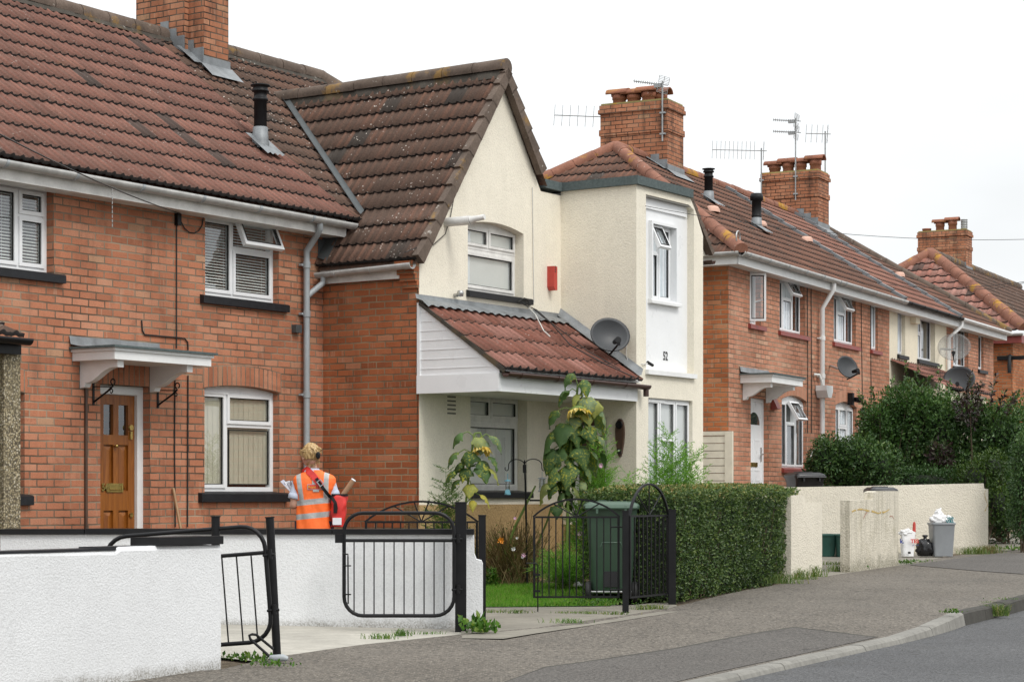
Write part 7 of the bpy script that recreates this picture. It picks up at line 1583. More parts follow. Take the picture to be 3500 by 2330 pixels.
# shrubs behind the walls
G = 'shrubs in the end gardens'
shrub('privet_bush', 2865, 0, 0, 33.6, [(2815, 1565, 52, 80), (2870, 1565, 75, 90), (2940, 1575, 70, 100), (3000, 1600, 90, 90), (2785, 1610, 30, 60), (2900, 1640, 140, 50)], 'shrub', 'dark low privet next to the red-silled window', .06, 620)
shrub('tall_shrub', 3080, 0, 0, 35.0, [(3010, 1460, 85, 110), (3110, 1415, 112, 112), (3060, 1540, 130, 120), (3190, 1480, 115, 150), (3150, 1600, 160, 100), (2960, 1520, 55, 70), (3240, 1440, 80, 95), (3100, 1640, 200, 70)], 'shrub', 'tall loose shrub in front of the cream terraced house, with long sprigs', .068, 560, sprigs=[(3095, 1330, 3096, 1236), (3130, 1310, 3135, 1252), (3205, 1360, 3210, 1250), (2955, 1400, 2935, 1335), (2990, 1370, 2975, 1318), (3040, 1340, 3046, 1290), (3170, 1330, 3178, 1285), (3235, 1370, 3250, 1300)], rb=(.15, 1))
yg_ = shrub('young_growth', 3020, 0, 0, 34.6, [(2990, 1440, 55, 60), (3075, 1370, 70, 55), (3030, 1500, 60, 50), (3160, 1400, 60, 50)], 'shrubl', 'pale young growth on the front of the tall loose shrub', .06, 260, core=False, rb=(0, .8))
ts_ = bpy.data.objects['tall_shrub']
for ch in [o for o in bpy.data.objects if o.parent == yg_]: ch.parent = ts_; ch.location = yg_.location - ts_.location; ch.name = 'young_' + ch.name.split('.')[0]
bpy.data.objects.remove(yg_)
shrub('purple_shrub', 3330, 0, 0, 34.2, [(3215, 1560, 45, 60), (3310, 1395, 45, 60)], 'purple', 'purple-leaved shrub poking above the green ones', .085, 200, sprigs=[(3300, 1380, 3318, 1268), (3330, 1390, 3362, 1300), (3310, 1400, 3308, 1290), (3380, 1390, 3408, 1280), (3440, 1420, 3458, 1350), (3415, 1400, 3428, 1335), (3345, 1380, 3335, 1310)], core=False)
shrub('green_shrub', 3420, 0, 0, 34.8, [(3400, 1480, 105, 110), (3470, 1520, 95, 160), (3380, 1610, 120, 110), (3330, 1440, 70, 80), (3300, 1600, 110, 110), (3440, 1680, 90, 110)], 'shrub', 'mid green shrub before the hipped far house', .068, 560, rb=(.2, 1), sprigs=[(3470, 1390, 3480, 1330), (3500, 1390, 3512, 1340)])
shrub('yellow_shrub', 3370, 0, 0, 33.2, [(3340, 1640, 80, 90), (3400, 1600, 60, 70), (3410, 1720, 60, 90)], 'hedgey', 'yellow-green variegated shrub beyond the end of the long cream wall', .055, 420, rb=(0, .8))
shrub('dark_shrub', 3440, 0, 0, 34.0, [(3415, 1740, 80, 120), (3460, 1700, 70, 150), (3150, 1650, 190, 60)], 'shrub', 'very dark low shrub in the shade by the drive', .06, 480, rb=(0, .6))
shrub('conifer_bush', 3500, 0, 0, 31.2, [(3490, 1560, 36, 90), (3492, 1660, 50, 110), (3496, 1760, 52, 95)], 'shrub', 'bluish evergreen bush at the very edge of the street', .05, 900, rb=(.1, .9))
# sunflowers
def bigleaf(mb, p, out, L, W, droop, rnd=None, curl=.2):
    out = out.normalized(); r = R.random() if rnd is None else rnd; sd = out.cross(Vector((0, 0, 1))); sd = sd.normalized() if sd.length > .01 else Vector((1, 0, 0)); rows_l = []; d = out.copy(); q = Vector(p); n = 8; c2 = curl * R.uniform(.4, 2.2)
    prof = [q_ * R.uniform(.85, 1.12) for q_ in (.12, .78, 1.0, .97, .86, .68, .45, .22, .01)]
    for k in range(n + 1):
        t = k / n; wv = W * .5 * prof[k]; nn = sd.cross(d).normalized(); jit = L * .07 * math.sin(k * 2.4 + r * 9)
        rows_l.append([q - sd * wv + nn * (-wv * c2 * 1.5 + jit), q - sd * wv * .5 + nn * (wv * .12), q + nn * 0, q + sd * wv * .5 + nn * (wv * .12), q + sd * wv - nn * (wv * c2 * 1.5 + jit * .6)])
        d = (d + Vector((0, 0, -droop * (1.1 / n)))).normalized(); q = q + d * (L / n)
    mb.grid(rows_l, 0, True, False, r)
def sunhead(r, p, face, rad_, petal_l):
    face = face.normalized(); e = face.orthogonal().normalized(); f = face.cross(e); Mx = Matrix((e, f, face)).transposed().to_4x4(); Mx.translation = p
    b = MB(); b.lathe([(0, -.05 * rad_ / .1), (rad_ * .5, -.045), (rad_ * .95, -.015), (rad_, .01), (rad_ * .6, .03), (0, .02)], 18, (0, 0, 0), M=Mx); h = b.build('flower_head', M['stem'], r); pm = MB()
    for k in range(34):
        a = 2 * math.pi * k / 34 + R.uniform(-.06, .06); dr = e * math.cos(a) + f * math.sin(a); l = petal_l * R.uniform(.75, 1.15); pp = p + dr * rad_ * .9; leaf4(pm, pp, dr * .45 + face * .8 + rv(.35), dr + rv(.3), l, l * .5)
    pm.build('petals', M['petal'], h)
def sunflower(u0, v0, Y, path, leaves, label, heads, r0=.016, petiole=.12):
    s = Y / F; base = Vector(((u0 - UC) * s, Y, gz(Y))); r = empty('sunflower', base, 0, label, 'sunflower'); to = lambda u, v, dy=0: Vector(((u - u0) * s, dy, H + (VH - v) * s - base.z))
    pts = [Vector((0, 0, 0))] + [to(u, v) for u, v in path]; sm = []
    for i in range(len(pts) - 1):
        for k in range(4): sm.append(pts[i].lerp(pts[i + 1], k / 4))
    sm.append(pts[-1]); mb = MB(); mb.tube(sm, [r0 * (1.2 - .6 * k / len(sm)) for k in range(len(sm))], 8); mb.build('stem', M['stem'], r); lb = MB(); pb = MB()
    for (u, v, a, L, W, dr, rn) in leaves:
        tip = to(u, v); near = min(sm, key=lambda q: (q - tip - Vector((0, 0, .0))).length); a_ = rad(a); out = Vector((math.cos(a_), math.sin(a_), .25)); pb.tube([near, near.lerp(tip, .6) + Vector((0, 0, .03)), tip], .006, 5); bigleaf(lb, tip, out, L, W, dr, rn)
    lb.build('leaves', M['sunleaf'], r); pb.build('leaf_stalk', M['stem'], r)
    for (u, v, dy, fc, rr, pl) in heads: sunhead(r, to(u, v, dy), Vector(fc), rr, pl)
    return r
lv = []
for (u, v, a, L, W, dr, rn) in [(1962, 1300, -120, .36, .34, 2.2, .55), (1985, 1305, -40, .30, .30, 2.4, .45), (1945, 1330, 190, .30, .26, 2.6, .6), (2010, 1345, 0, .30, .26, 2.6, .72), (2018, 1370, -60, .28, .24, 2.6, .86), (1990, 1345, -80, .26, .22, 2.4, .88), (1915, 1385, 200, .34, .26, 3.0, .5), (2030, 1400, 10, .38, .22, 3.0, .68), (1930, 1440, -110, .36, .32, 2.6, .4), (1965, 1450, -80, .36, .34, 2.8, .35), (2005, 1445, -40, .36, .30, 2.8, .42), (1905, 1480, 190, .36, .30, 2.8, .45), (2025, 1480, -10, .36, .22, 3.0, .68), (1890, 1515, 200, .34, .28, 3.0, .4), (1925, 1540, -120, .34, .30, 2.8, .3), (1975, 1530, -90, .34, .32, 2.8, .3), (2010, 1540, -20, .34, .26, 3.0, .62), (1895, 1570, 210, .30, .26, 3.0, .5), (1950, 1590, -90, .32, .28, 3.0, .5), (2000, 1600, -60, .34, .22, 3.0, .7), (1910, 1620, -140, .28, .26, 2.8, .55), (1900, 1655, 200, .30, .24, 3.0, .82), (1955, 1650, -70, .26, .20, 3.0, .88), (1985, 1650, -30, .26, .2, 3.0, .7), (1915, 1690, -150, .26, .2, 3.0, .6), (1945, 1420, 20, .3, .26, 2.6, .5), (1972, 1560, 60, .3, .26, 2.6, .4), (1940, 1500, 130, .32, .26, 2.6, .4), (2000, 1470, 60, .3, .26, 2.6, .45)]: lv.append((u + R.gauss(0, 7), v + R.gauss(0, 10), a + R.gauss(0, 35), L * R.uniform(.6, 1.15), W * R.uniform(.5, 1.05), dr + R.uniform(.2, 1.6), rn * R.uniform(.8, 1.05)))
lv += [(1965, 1425, -95, .22, .2, 3.0, .66), (1995, 1400, -60, .26, .2, 3.2, .84)]
for _ in range(26): v = R.uniform(1430, 1740); lv.append((1962 + R.gauss(0, 36) - (v - 1430) * .10, v, R.uniform(0, 360), R.uniform(.12, .26), R.uniform(.07, .17), R.uniform(2.5, 5), min(1, abs(R.gauss(.35, .25)))))
sunflower(1934, 2010, 22.9, [(1937, 1880), (1942, 1700), (1952, 1520), (1966, 1400), (1975, 1318), (1988, 1320), (1990, 1390)], lv, 'tall drooping sunflower in front of the lean-to porch', [(1974, 1405, -.12, (.05, -.35, -.95), .10, .10)])
lv = [(1585, 1480, 190, .22, .18, 2.8, .5), (1630, 1495, -60, .24, .22, 2.4, .78), (1672, 1490, -20, .26, .18, 2.8, .62), (1650, 1510, -100, .2, .18, 2.6, .7), (1570, 1545, 200, .24, .15, 2.8, .4), (1612, 1545, -110, .24, .22, 2.8, .35), (1668, 1560, -30, .22, .12, 3.0, .4), (1590, 1580, 170, .22, .2, 2.6, .3), (1635, 1575, -30, .24, .22, 2.4, .35), (1600, 1600, -120, .22, .2, 2.6, .35), (1640, 1595, -60, .26, .22, 2.6, .3), (1560, 1610, 190, .22, .18, 2.8, .38), (1662, 1600, -10, .24, .16, 2.8, .86), (1575, 1640, 200, .2, .18, 2.8, .5), (1610, 1655, -100, .22, .18, 2.6, .86), (1638, 1690, -20, .2, .09, 2.6, .93), (1616, 1710, -90, .17, .09, 3.0, .95)]
sunflower(1580, 2010, 21.6, [(1584, 1850), (1592, 1720), (1603, 1620), (1615, 1520), (1622, 1480), (1642, 1478), (1650, 1510)], lv, 'smaller sunflower with hanging yellow head above the thick gate post', [(1649, 1528, -.04, (.0, -.3, -1), .045, .10)], .012)
# feathery cosmos
def feathery(u0, Y, tops, label, n=9, spread=.10, mat='fern', flowers=()):
    s = Y / F; base = Vector(((u0 - UC) * s, Y, gz(Y))); r = empty('cosmos_plant', base, 0, label, 'plant'); st = MB(); lb = MB()
    for (u, v) in tops:
        e = Vector(((u - u0) * s, R.uniform(-.15, .15), H + (VH - v) * s - base.z)); m = Vector((e.x * .35, e.y * .5, e.z * .5)); pth = [Vector((0, 0, 0)).lerp(m, t).lerp(m.lerp(e, t), t) for t in [k / 10 for k in range(11)]]; st.tube(pth, [.010 - .0085 * k / 10 for k in range(11)], 5); Ls = (e).length; k = .22
        while k < 1.0:
            p = pth[min(10, int(k * 10))].lerp(pth[min(10, int(k * 10) + 1)], k * 10 - int(k * 10))
            sz = (spread * 2.6) * (1.25 - k) + .06
            for w in range(2):
                a = R.uniform(0, 6.28); d = Vector((math.cos(a), math.sin(a), R.uniform(.3, .9))).normalized(); q = p.copy(); 
                for j in range(5):
                    q2 = q + (d + rv(.12)) * sz / 5; lb.face([q, q2, q2 + Vector((0, 0, .004)), q + Vector((0, 0, .005))])
                    for g in range(3): dd = (d * .8 + rv(.8)).normalized(); sl = sz * R.uniform(.16, .34); nn = rv(.0035); lb.face([q2 - nn, q2 + dd * sl * .5 - nn * .8, q2 + dd * sl, q2 + dd * sl * .5 + nn, q2 + nn])
                    q = q2
            k += .036 / max(.5, Ls) * n / 9 * 1.25
    st.build('stems', M['stem'], r); lb.build('feathery_leaves', M[mat], r)
    for (u, v, m_) in flowers:
        c = Vector(((u - u0) * s, -.15, H + (VH - v) * s - base.z)); f = MB()
        for k in range(8): a = 2 * math.pi * k / 8; d = Vector((math.cos(a), -.3, math.sin(a))); leaf4(f, c, d, Vector((0, -1, 0)), .035, .028)
        f.build('blossom', M[m_], r)
    return r
feathery(2290, 22.6, [(2278, 1466), (2240, 1530), (2330, 1520), (2360, 1560), (2398, 1600), (2215, 1600), (2300, 1500), (2260, 1570), (2345, 1610), (2390, 1650), (2200, 1650), (2310, 1570), (2285, 1600), (2375, 1540)], 'bright feathery cosmos bush above the clipped hedge', 7, .12)
feathery(2140, 22.4, [(2150, 1618), (2120, 1690), (2170, 1650), (2100, 1705), (2185, 1690)], 'short feathery cosmos plant behind the green bin lid', 7, .10)
feathery(2030, 23.3, [(2060, 1470), (2040, 1520), (2070, 1560), (2020, 1580), (2065, 1640), (2045, 1700), (1990, 1700), (2010, 1620), (1985, 1780), (2030, 1760), (1960, 1720)], 'feathery cosmos with white and pink blooms behind the tall sunflower', 6, .12, 'fern', [(2018, 1488, 'whitepet'), (2053, 1591, 'pink'), (1980, 1822, 'pink')])
feathery(1525, 22.2, [(1525, 1602), (1500, 1690), (1550, 1680), (1480, 1720), (1560, 1715), (1515, 1650)], 'feathery green plant beside the brick corner', 8, .09, 'weed')
feathery(1925, 22.4, [(1900, 1890), (1935, 1880), (1965, 1900), (1890, 1930), (1980, 1930), (1915, 1915), (1950, 1930), (1880, 1960), (1990, 1965)], 'low bright feathery clump at the foot of the tall sunflower', 5, .12)
# dried-up summer flowers
q = gpt(1745, 2000); dr = empty('dry_flower_clump', q, 0, 'tangled dried flower stems against the tan house base', 'plant'); mb = MB(); s = q.y / F
for _ in range(900):
    b = Vector((R.gauss(0, .13), R.gauss(.1, .12), 0)); a = R.uniform(0, 6.28); l = R.uniform(.25, .78) * (1 if R.random() < .8 else 1.15); d = Vector((math.cos(a) * R.uniform(.1, .8), math.sin(a) * .5, 1)).normalized(); p = b; rn = R.random(); w = R.uniform(.002, .0045); 
    for k in range(4):
        q2 = p + d * l / 4; sdv = Vector((w, -w * .4, 0)); mb.face([p - sdv, p + sdv, q2 + sdv * .8, q2 - sdv * .8], rnd=rn)
        if R.random() < .6: e = q2 + (d * .4 + rv(.8)).normalized() * R.uniform(.05, .14); mb.face([q2 - sdv * .6, q2 + sdv * .6, e], rnd=rn)
        d = (d + rv(.22) + Vector((0, 0, -.13))).normalized(); p = q2
mb.build('stalks', M['dry'], dr); mb = MB()
for _ in range(700):
    p = Vector((R.gauss(0, .2), R.gauss(.05, .12), abs(R.gauss(.25, .2)))); leaf4(mb, p, rv(), rv(), .045, .012)
mb.build('withered_leaves', M['weed'], dr)
for (u, v, m_, sz) in ((1712, 1847, 'orange', .05), (1755, 1875, 'whitepet', .03), (1790, 1896, 'pink', .032), (1760, 1770, 'pink', .022), (1767, 1837, 'whitepet', .02), (1786, 1903, 'whitepet', .02)):
    c = wpt(u, v, q.y - .22) - q; f = MB()
    for k in range(7): a = 2 * math.pi * k / 7; leaf4(f, c, Vector((math.cos(a), -.4, math.sin(a))), Vector((0, -1, 0)), sz, sz * .7)
    f.build('blossom', M[m_], dr)
mb = MB(); mb.tube([wpt(1725, 1890, q.y) - q, wpt(1760, 1800, q.y) - q, wpt(1795, 1730, q.y) - q, wpt(1830, 1660, q.y + .1) - q], [.018, .016, .014, .010], 8); mb.tube([wpt(1830, 1880, q.y + .2) - q, wpt(1870, 1780, q.y + .2) - q, wpt(1885, 1730, q.y + .2) - q], .011, 7); mb.build('leaning_stalk', M['stem'], dr)
mb = MB(); lm = q
for (u, v) in ((1668, 1985), (1680, 1960), (1672, 2000), (1690, 1990)):
    c = wpt(u, v, q.y - .3) - q
    for _ in range(60): leaf4(mb, c + rv(.05), rv() + Vector((0, 0, .4)), rv(), .05, .03)
mb.build('basal_leaves', M['weed'], dr)
# weeds and tufts
def tuft(u, v, n, h, sp, label, mat='tuftg', d=0.0, broad=False, cat='weed', grp='weeds in the pavement cracks', at=None):
    q = at if at is not None else gpt(u, v, d); r = empty('weed_tuft', q, 0, label, cat, grp); mb = MB()
    for _ in range(n):
        a = R.uniform(0, 6.28); b = Vector((R.gauss(0, sp * .8), R.gauss(0, sp * .3), 0)); l = h * .8 * R.uniform(.5, 1.15); dn = Vector((math.cos(a) * R.uniform(.1, .7), math.sin(a) * .5, 1)).normalized()
        if broad: leaf4(mb, b + dn * l * .45 * R.random(), dn + rv(.7), rv() + Vector((0, -.4, .5)), min(.075, l * .4) * R.uniform(.5, 1.2), min(.045, l * .25))
        else:
            w = R.uniform(.0016, .0034); m = b + dn * l * .6; e = m + (dn + Vector((math.cos(a) * .8, math.sin(a) * .8, -.5))).normalized() * l * .5; rn = R.random(); mb.face([b + Vector((-w, 0, 0)), b + Vector((w, 0, 0)), m + Vector((w * .8, 0, 0)), m - Vector((w * .8, 0, 0))], rnd=rn); mb.face([m + Vector((-w * .8, 0, 0)), m + Vector((w * .8, 0, 0)), e], rnd=rn)
    mb.build('leaves', M[mat], r); return r
tuft(1640, 2163, 110, .26, .09, 'broad-leaved weed at the foot of the stepped white wall end', 'weed', 0, True)
tuft(1625, 2155, 40, .38, .05, 'taller sow-thistle growing against the thick gate post', 'weed', 0, True)
tuft(873, 2259, 120, .13, .13, 'dandelion-like weed at the sagging gate foot', 'weed', 0, True)
tuft(938, 2278, 90, .10, .11, 'small leafy weed under the bicycle lock', 'weed', 0, True)
tuft(775, 2252, 60, .09, .10, 'weed at the corner of the near white wall', 'weed', 0, True)
tuft(1310, 2182, 70, .09, .09, 'thin grass tuft on the drive edge', 'weed'); tuft(1372, 2172, 60, .12, .05, 'spiky grass tuft on the drive edge near the folded gate', 'weed'); tuft(1460, 2166, 40, .05, .09, 'low moss strip on the drive edge', 'weed')
tuft(1680, 2092, 70, .06, .10, 'grass in the path crack by the slim post', 'tuftg'); tuft(1770, 2094, 70, .07, .09, 'grass in the path crack before the lawn', 'tuftg'); tuft(1945, 2094, 60, .04, .10, 'thin grass line in the path crack under the arched gate', 'tuftg'); tuft(2025, 2096, 60, .05, .10, 'grass line in the path crack left of the bin post', 'tuftg'); tuft(2105, 2099, 60, .06, .07, 'grass by the foot of the post before the bin', 'tuftg'); tuft(1950, 2128, 80, .08, .10, 'clover patch where path meets tarmac', 'weed'); tuft(2195, 2082, 50, .09, .06, 'grass before the narrow round-topped gate', 'tuftg'); tuft(2240, 2080, 70, .08, .08, 'grass left of the hedge-end post', 'tuftg')
tuft(2030, 2068, 220, .13, .22, 'broad-leaved edge plants in front of the green bin', 'weed', 0, True, 'plant', 'lawn edge plants'); tuft(1900, 2066, 140, .08, .30, 'low leafy border along the front of the lawn', 'weed', 0, True, 'plant', 'lawn edge plants'); tuft(1760, 2068, 140, .07, .30, 'low clover along the lawn front near the slim post', 'weed', 0, True, 'plant', 'lawn edge plants')
tuft(2672, 1993, 150, .20, .16, 'lush grass where hedge meets the cream stub wall', 'tuftg'); tuft(2735, 1979, 130, .24, .12, 'seeding grass in front of the cream stub wall', 'tuftg'); tuft(2780, 1970, 120, .26, .10, 'tall grass at the right side of the cream stub wall', 'tuftg'); tuft(2460, 2018, 60, .10, .07, 'green weed under the clipped hedge', 'weed', 0, True); tuft(2352, 2046, 60, .07, .06, 'moss patch at the hedge foot', 'weed', 0, True)
tuft(2855, 1929, 90, .10, .14, 'grass in the gateway between the cream stubs', 'tuftg'); tuft(2870, 1952, 120, .18, .09, 'weed against the corner of the grimy wall', 'tuftg'); tuft(2925, 1945, 80, .12, .09, 'nettle-like weed at the grimy wall foot', 'weed', 0, True); tuft(3085, 1928, 90, .12, .09, 'dandelion past the grimy wall end', 'weed', 0, True); tuft(3135, 1921, 90, .09, .14, 'grass patch before the black sack', 'weed', 0, True)
tuft(3330, 1893, 200, .22, .16, 'straggly weeds at the foot of the long cream wall', 'tuftg'); tuft(3372, 1891, 140, .24, .10, 'taller dry weeds at the corner of the long cream wall', 'dry'); tuft(3385, 1889, 120, .22, .14, 'green grass past the long cream wall', 'tuftg'); tuft(3480, 1880, 130, .16, .22, 'weeds beside the far driveway', 'weed', 0, True); tuft(3400, 1838, 160, .25, .22, 'rough grass under the yellow-green shrub', 'dry')
tuft(3404, 2104, 170, .22, .07, 'grass clump growing in front of the dark kerb', 'tuftg', RD + .02); tuft(3252, 2095, 90, .09, .06, 'moss on the joint of light and dark kerb', 'weed', 0.02, True); tuft(3433, 2048, 70, .05, .09, 'low weed behind the dark kerb', 'weed', 0.01, True); tuft(3376, 2058, 40, .04, .05, 'tiny weed on top of the dark kerb', 'weed', .01, True)
q = gpt(85, 2352); r = empty('weed_stalk', q, 0, 'thin wispy weed in front of the near white wall', 'weed'); mb = MB(); lb = MB()
tops = [(135, 2200), (95, 2245), (75, 2225), (66, 2262), (118, 2218), (100, 2270), (70, 2290)]
for (u, v) in tops:
    e = wpt(u, v, q.y) - q; m = Vector((e.x * .3, 0, e.z * .55)); mb.tube([Vector((0, 0, 0)), m, e], [.004, .003, .0015], 5)
    for k in range(16): p = m.lerp(e, R.random()); leaf4(lb, p, rv(), rv(), .04, .010)
mb.build('stem', M['twig'], r); lb.build('leaves', M['hedge'], r)
# ================================================================ the postwoman
PY = 19.5; ps = PY / F; pb0 = Vector(((1070 - UC) * ps, PY, gz(PY) + .0))
per = empty('person', pb0, 0, 'person in orange hi-vis waistcoat seen from behind, letters in hand, red shoulder bag', 'person')
P_ = lambda u, v, dy=0.0: Vector(((u - 1070) * ps, dy, H + (VH - v) * ps - pb0.z))
def skin_obj(name, verts, edges, radii, mat, parent, root=0, sub=2):
    me = bpy.data.meshes.new(name); me.from_pydata([tuple(v) for v in verts], edges, []); me.materials.append(mat); o = bpy.data.objects.new(name, me); col.objects.link(o); o.parent = parent
    m = o.modifiers.new('skin', 'SKIN'); m.use_smooth_shade = True; m.use_x_symmetry = False
    sv = me.skin_vertices[0].data
    for i, r_ in enumerate(radii):
        rr = r_ if isinstance(r_, tuple) else (r_, r_); sv[i].radius = rr; sv[i].use_root = (i == root)
    s = o.modifiers.new('smooth', 'SUBSURF'); s.levels = sub; s.render_levels = sub; return o
hd = P_(1059, 1556); hf = Vector((-.62, .78, -.06)).normalized(); hs = hf.cross(Vector((0, 0, 1))).normalized()
V = [(.012, .0, .83), (.012, .0, .98), (.014, .0, 1.14), (.012, .0, 1.26), (.0, .005, 1.325), (-.02, .01, 1.385), (-.022, .012, 1.45),
     (-.11, .0, 1.265), (-.155, -.005, 1.235), (-.182, -.03, .99), (-.205, .10, 1.03), (-.195, .155, 1.06),
     (.13, .0, 1.265), (.178, -.005, 1.235), (.205, .02, 1.01), (.20, .16, .93), (.19, .23, .92),
     (-.085, .0, .76), (-.095, .015, .44), (-.09, -.02, .09), (-.10, .10, .035),
     (.105, .0, .76), (.11, .05, .44), (.105, .04, .09), (.115, .16, .035)]
Ed = [(0, 1), (1, 2), (2, 3), (3, 4), (4, 5), (5, 6), (3, 7), (7, 8), (8, 9), (9, 10), (10, 11), (3, 12), (12, 13), (13, 14), (14, 15), (15, 16), (0, 17), (17, 18), (18, 19), (19, 20), (0, 21), (21, 22), (22, 23), (23, 24)]
Rd = [(.155, .11), (.125, .095), (.14, .095), (.12, .085), (.058, .055), (.05, .05), (.045, .05), .05, .046, .04, .033, .026, .05, .046, .04, .033, .026, .085, .058, .04, .035, .085, .058, .04, .035]
skin_obj('body', V, Ed, Rd, M['skin'], per)
# head with face
mb = MB(); rws = []; nu, nv = 28, 20
for i in range(nv + 1):
    ph = math.pi * i / nv; row = []
    for k in range(nu):
        a = 2 * math.pi * k / nu; x = math.sin(ph) * math.cos(a); y = math.sin(ph) * math.sin(a); z = -math.cos(ph)      # x forward
        fx = .094 * x; sy = .072 * y; zz = .112 * z
        if z < -.1: fx += .012 * max(0, x) * (-z); sy *= 1 - .28 * (-z - .1); fx -= .012 * (1 - max(0, x)) * (-z)
        nose = math.exp(-((y / .16) ** 2)) * math.exp(-(((z + .12) / .2) ** 2)) * max(0, x); fx += .020 * nose
        brow = math.exp(-(((z - .16) / .12) ** 2)) * max(0, x) * .004; fx += brow; eye = math.exp(-(((abs(y) - .38) / .14) ** 2)) * math.exp(-(((z - .02) / .1) ** 2)) * max(0, x) * .007; fx -= eye
        lip = math.exp(-((y / .3) ** 2)) * math.exp(-(((z + .48) / .07) ** 2)) * max(0, x) * .005; fx += lip
        row.append(hd + hf * fx - hs * sy + Vector((0, 0, zz)))
    rws.append(row)
mb.grid(rws, 0, True, True); head = mb.build('head', M['skin'], per)
for sg in (-1, 1):
    e = MB(); c = hd + hs * sg * .073 + hf * -.008 + Vector((0, 0, -.012)); e.lathe([(0, -.004), (.018, -.003), (.026, .006), (.02, .010), (.012, .004), (0, .004)], 14, (0, 0, 0), M=Matrix.Translation(c) @ Matrix((hf, Vector((0, 0, 1)), hs * sg)).transposed().to_4x4() @ Matrix.Diagonal((.75, 1.2, 1, 1))); e.build('ear', M['skin'], head)
    e = MB(); c = hd + hf * .083 + hs * sg * .029 + Vector((0, 0, .003)); e.lathe([(0, -.011), (.008, -.008), (.011, 0), (.008, .008), (0, .011)], 10, c); e.build('eye', M['paper'], head); e = MB(); e.lathe([(0, -.005), (.005, 0), (0, .005)], 8, c + hf * .009); e.build('iris', M['ink'], head)
e = MB(); e.tube([hd + hf * .092 - hs * .022 + Vector((0, 0, -.053)), hd + hf * .102 + Vector((0, 0, -.055)), hd + hf * .092 + hs * .022 + Vector((0, 0, -.053))], .005, 6); e.build('lips', plain('lips', (.45, .16, .14), .5), head)
# hair swept up and held by a clip
mb = MB(); rws = []; nu, nv = 60, 22
for i in range(nv + 1):
    ph = math.pi * (i / nv) * .66; row = []
    for k in range(nu):
        a = 2 * math.pi * k / nu; x = math.sin(ph) * math.cos(a); y = math.sin(ph) * math.sin(a); z = math.cos(ph); b = Vector((x, y, z)); f = 1 + .018 * math.sin(a * 13 + z * 9) + .012 * math.sin(a * 23 - z * 7) + .07 * noise.noise(b * 2.6 + Vector((4, 1, 7))); fr_ = max(0, x)
        low = 1.0 - .55 * fr_ * (1 if z < .25 else max(0, .5 - z))   # cut back over the face
        px_ = (.098 * x - .016) * f; 
        if x > .35 and z < .25: px_ = min(px_, .05)
        row.append(hd + hf * px_ - hs * (.084 * y * f) + Vector((0, 0, .014 + (.106 * z) * f)))
    rws.append(row)
mb.grid(rws, 0, True, True)
hair = mb.build('hair', M['hair'], per)
mb = MB()
def strand(pts, r): mb.tube([Vector(p) for p in pts], [r * (.6 + .4 * math.sin(math.pi * (k + .5) / len(pts))) for k in range(len(pts))], 6)
tw = P_(1088, 1552, -.075)
for k in range(16):
    a = 2.2 * k / 15 - .5; s = P_(1030 + 60 * k / 15, 1525 + 14 * abs(k - 7) / 7, -.075 + .02 * abs(k - 8) / 8); m = s.lerp(tw, .5) + Vector((0, -.03, .018 * math.sin(k))); strand([s, m, tw + rv(.012)], R.uniform(.004, .0075))
for k in range(9): s = P_(1045 + 50 * k / 8, 1585 + R.uniform(-6, 6), -.04); strand([s, s.lerp(tw, .5) + Vector((0, -.022, 0)), tw + rv(.015)], R.uniform(.003, .006))
for k in range(12): s = P_(1060 + 36 * R.random(), 1570, -.055); strand([s, s + Vector((R.uniform(-.01, .015), 0, -.035)), s + Vector((R.uniform(-.015, .03), -.005, -.075))], .0025)
for k in range(10): s = P_(1026 + 12 * R.random(), 1535, .03); strand([s, s + Vector((-.012, .01, -.03)), s + Vector((R.uniform(.0, .02), .02, -.075))], .003)
bn = P_(1090, 1541, -.052)
for k in range(26): a0 = R.uniform(0, 6.28); ax = rv(); ax.y *= .4; q0 = ax.orthogonal().normalized(); strand([bn + (q0 * math.cos(a0 + t) + ax.cross(q0).normalized() * math.sin(a0 + t)) * R.uniform(.032, .042) for t in (0, .5, 1.0, 1.5, 2.0)], R.uniform(.003, .005))
mb.build('hair_strands', M['hair'], hair)
c = MB(); cc_ = P_(1091, 1556, -.098); c.tube([cc_ + Vector((.012 * math.cos(t), -.012, .024 * math.sin(t))) for t in [k * .5 for k in range(13)]], .011, 8); c.tube([cc_ + Vector((-.01, -.01, .02)), cc_ + Vector((.012, -.015, 0)), cc_ + Vector((-.008, -.01, -.024))], .012, 8); c.build('hair_clip', M['black'], hair)
# shirt: collar and rolled sleeves
mb = MB(); mb.lathe([(.072, 1.30), (.066, 1.335), (.060, 1.362), (.066, 1.352), (.080, 1.325)], 24, (-.006, .004, 0)); mb.build('shirt_collar', M['shirt'], per)
def sleeve(a, b, r0, r1, cuff=True):
    mb = MB(); a = Vector(a); b = Vector(b); pth = [a.lerp(b, t) for t in (0, .3, .6, .9, 1.0)]; mb.tube(pth, [r0, r0 * 1.02, r1 * 1.04, r1 * 1.08, r1 * 1.05], 16); 
    if cuff: d = (b - a).normalized(); mb.tube([b - d * .045, b - d * .03, b + d * .004, b + d * .008], [r1 * 1.08, r1 * 1.2, r1 * 1.16, r1 * 1.04], 16)
    for i, v in enumerate(mb.v): mb.v[i] = v + Vector((noise.noise(v * 14), noise.noise(v * 14 + Vector((5, 0, 0))), 0)) * .006
    mb.build('sleeve', M['shirt'], per)
sleeve((-.140, .002, 1.245), (-.178, -.020, 1.075), .050, .053); sleeve((.160, .002, 1.245), (.197, .010, 1.10), .050, .050)
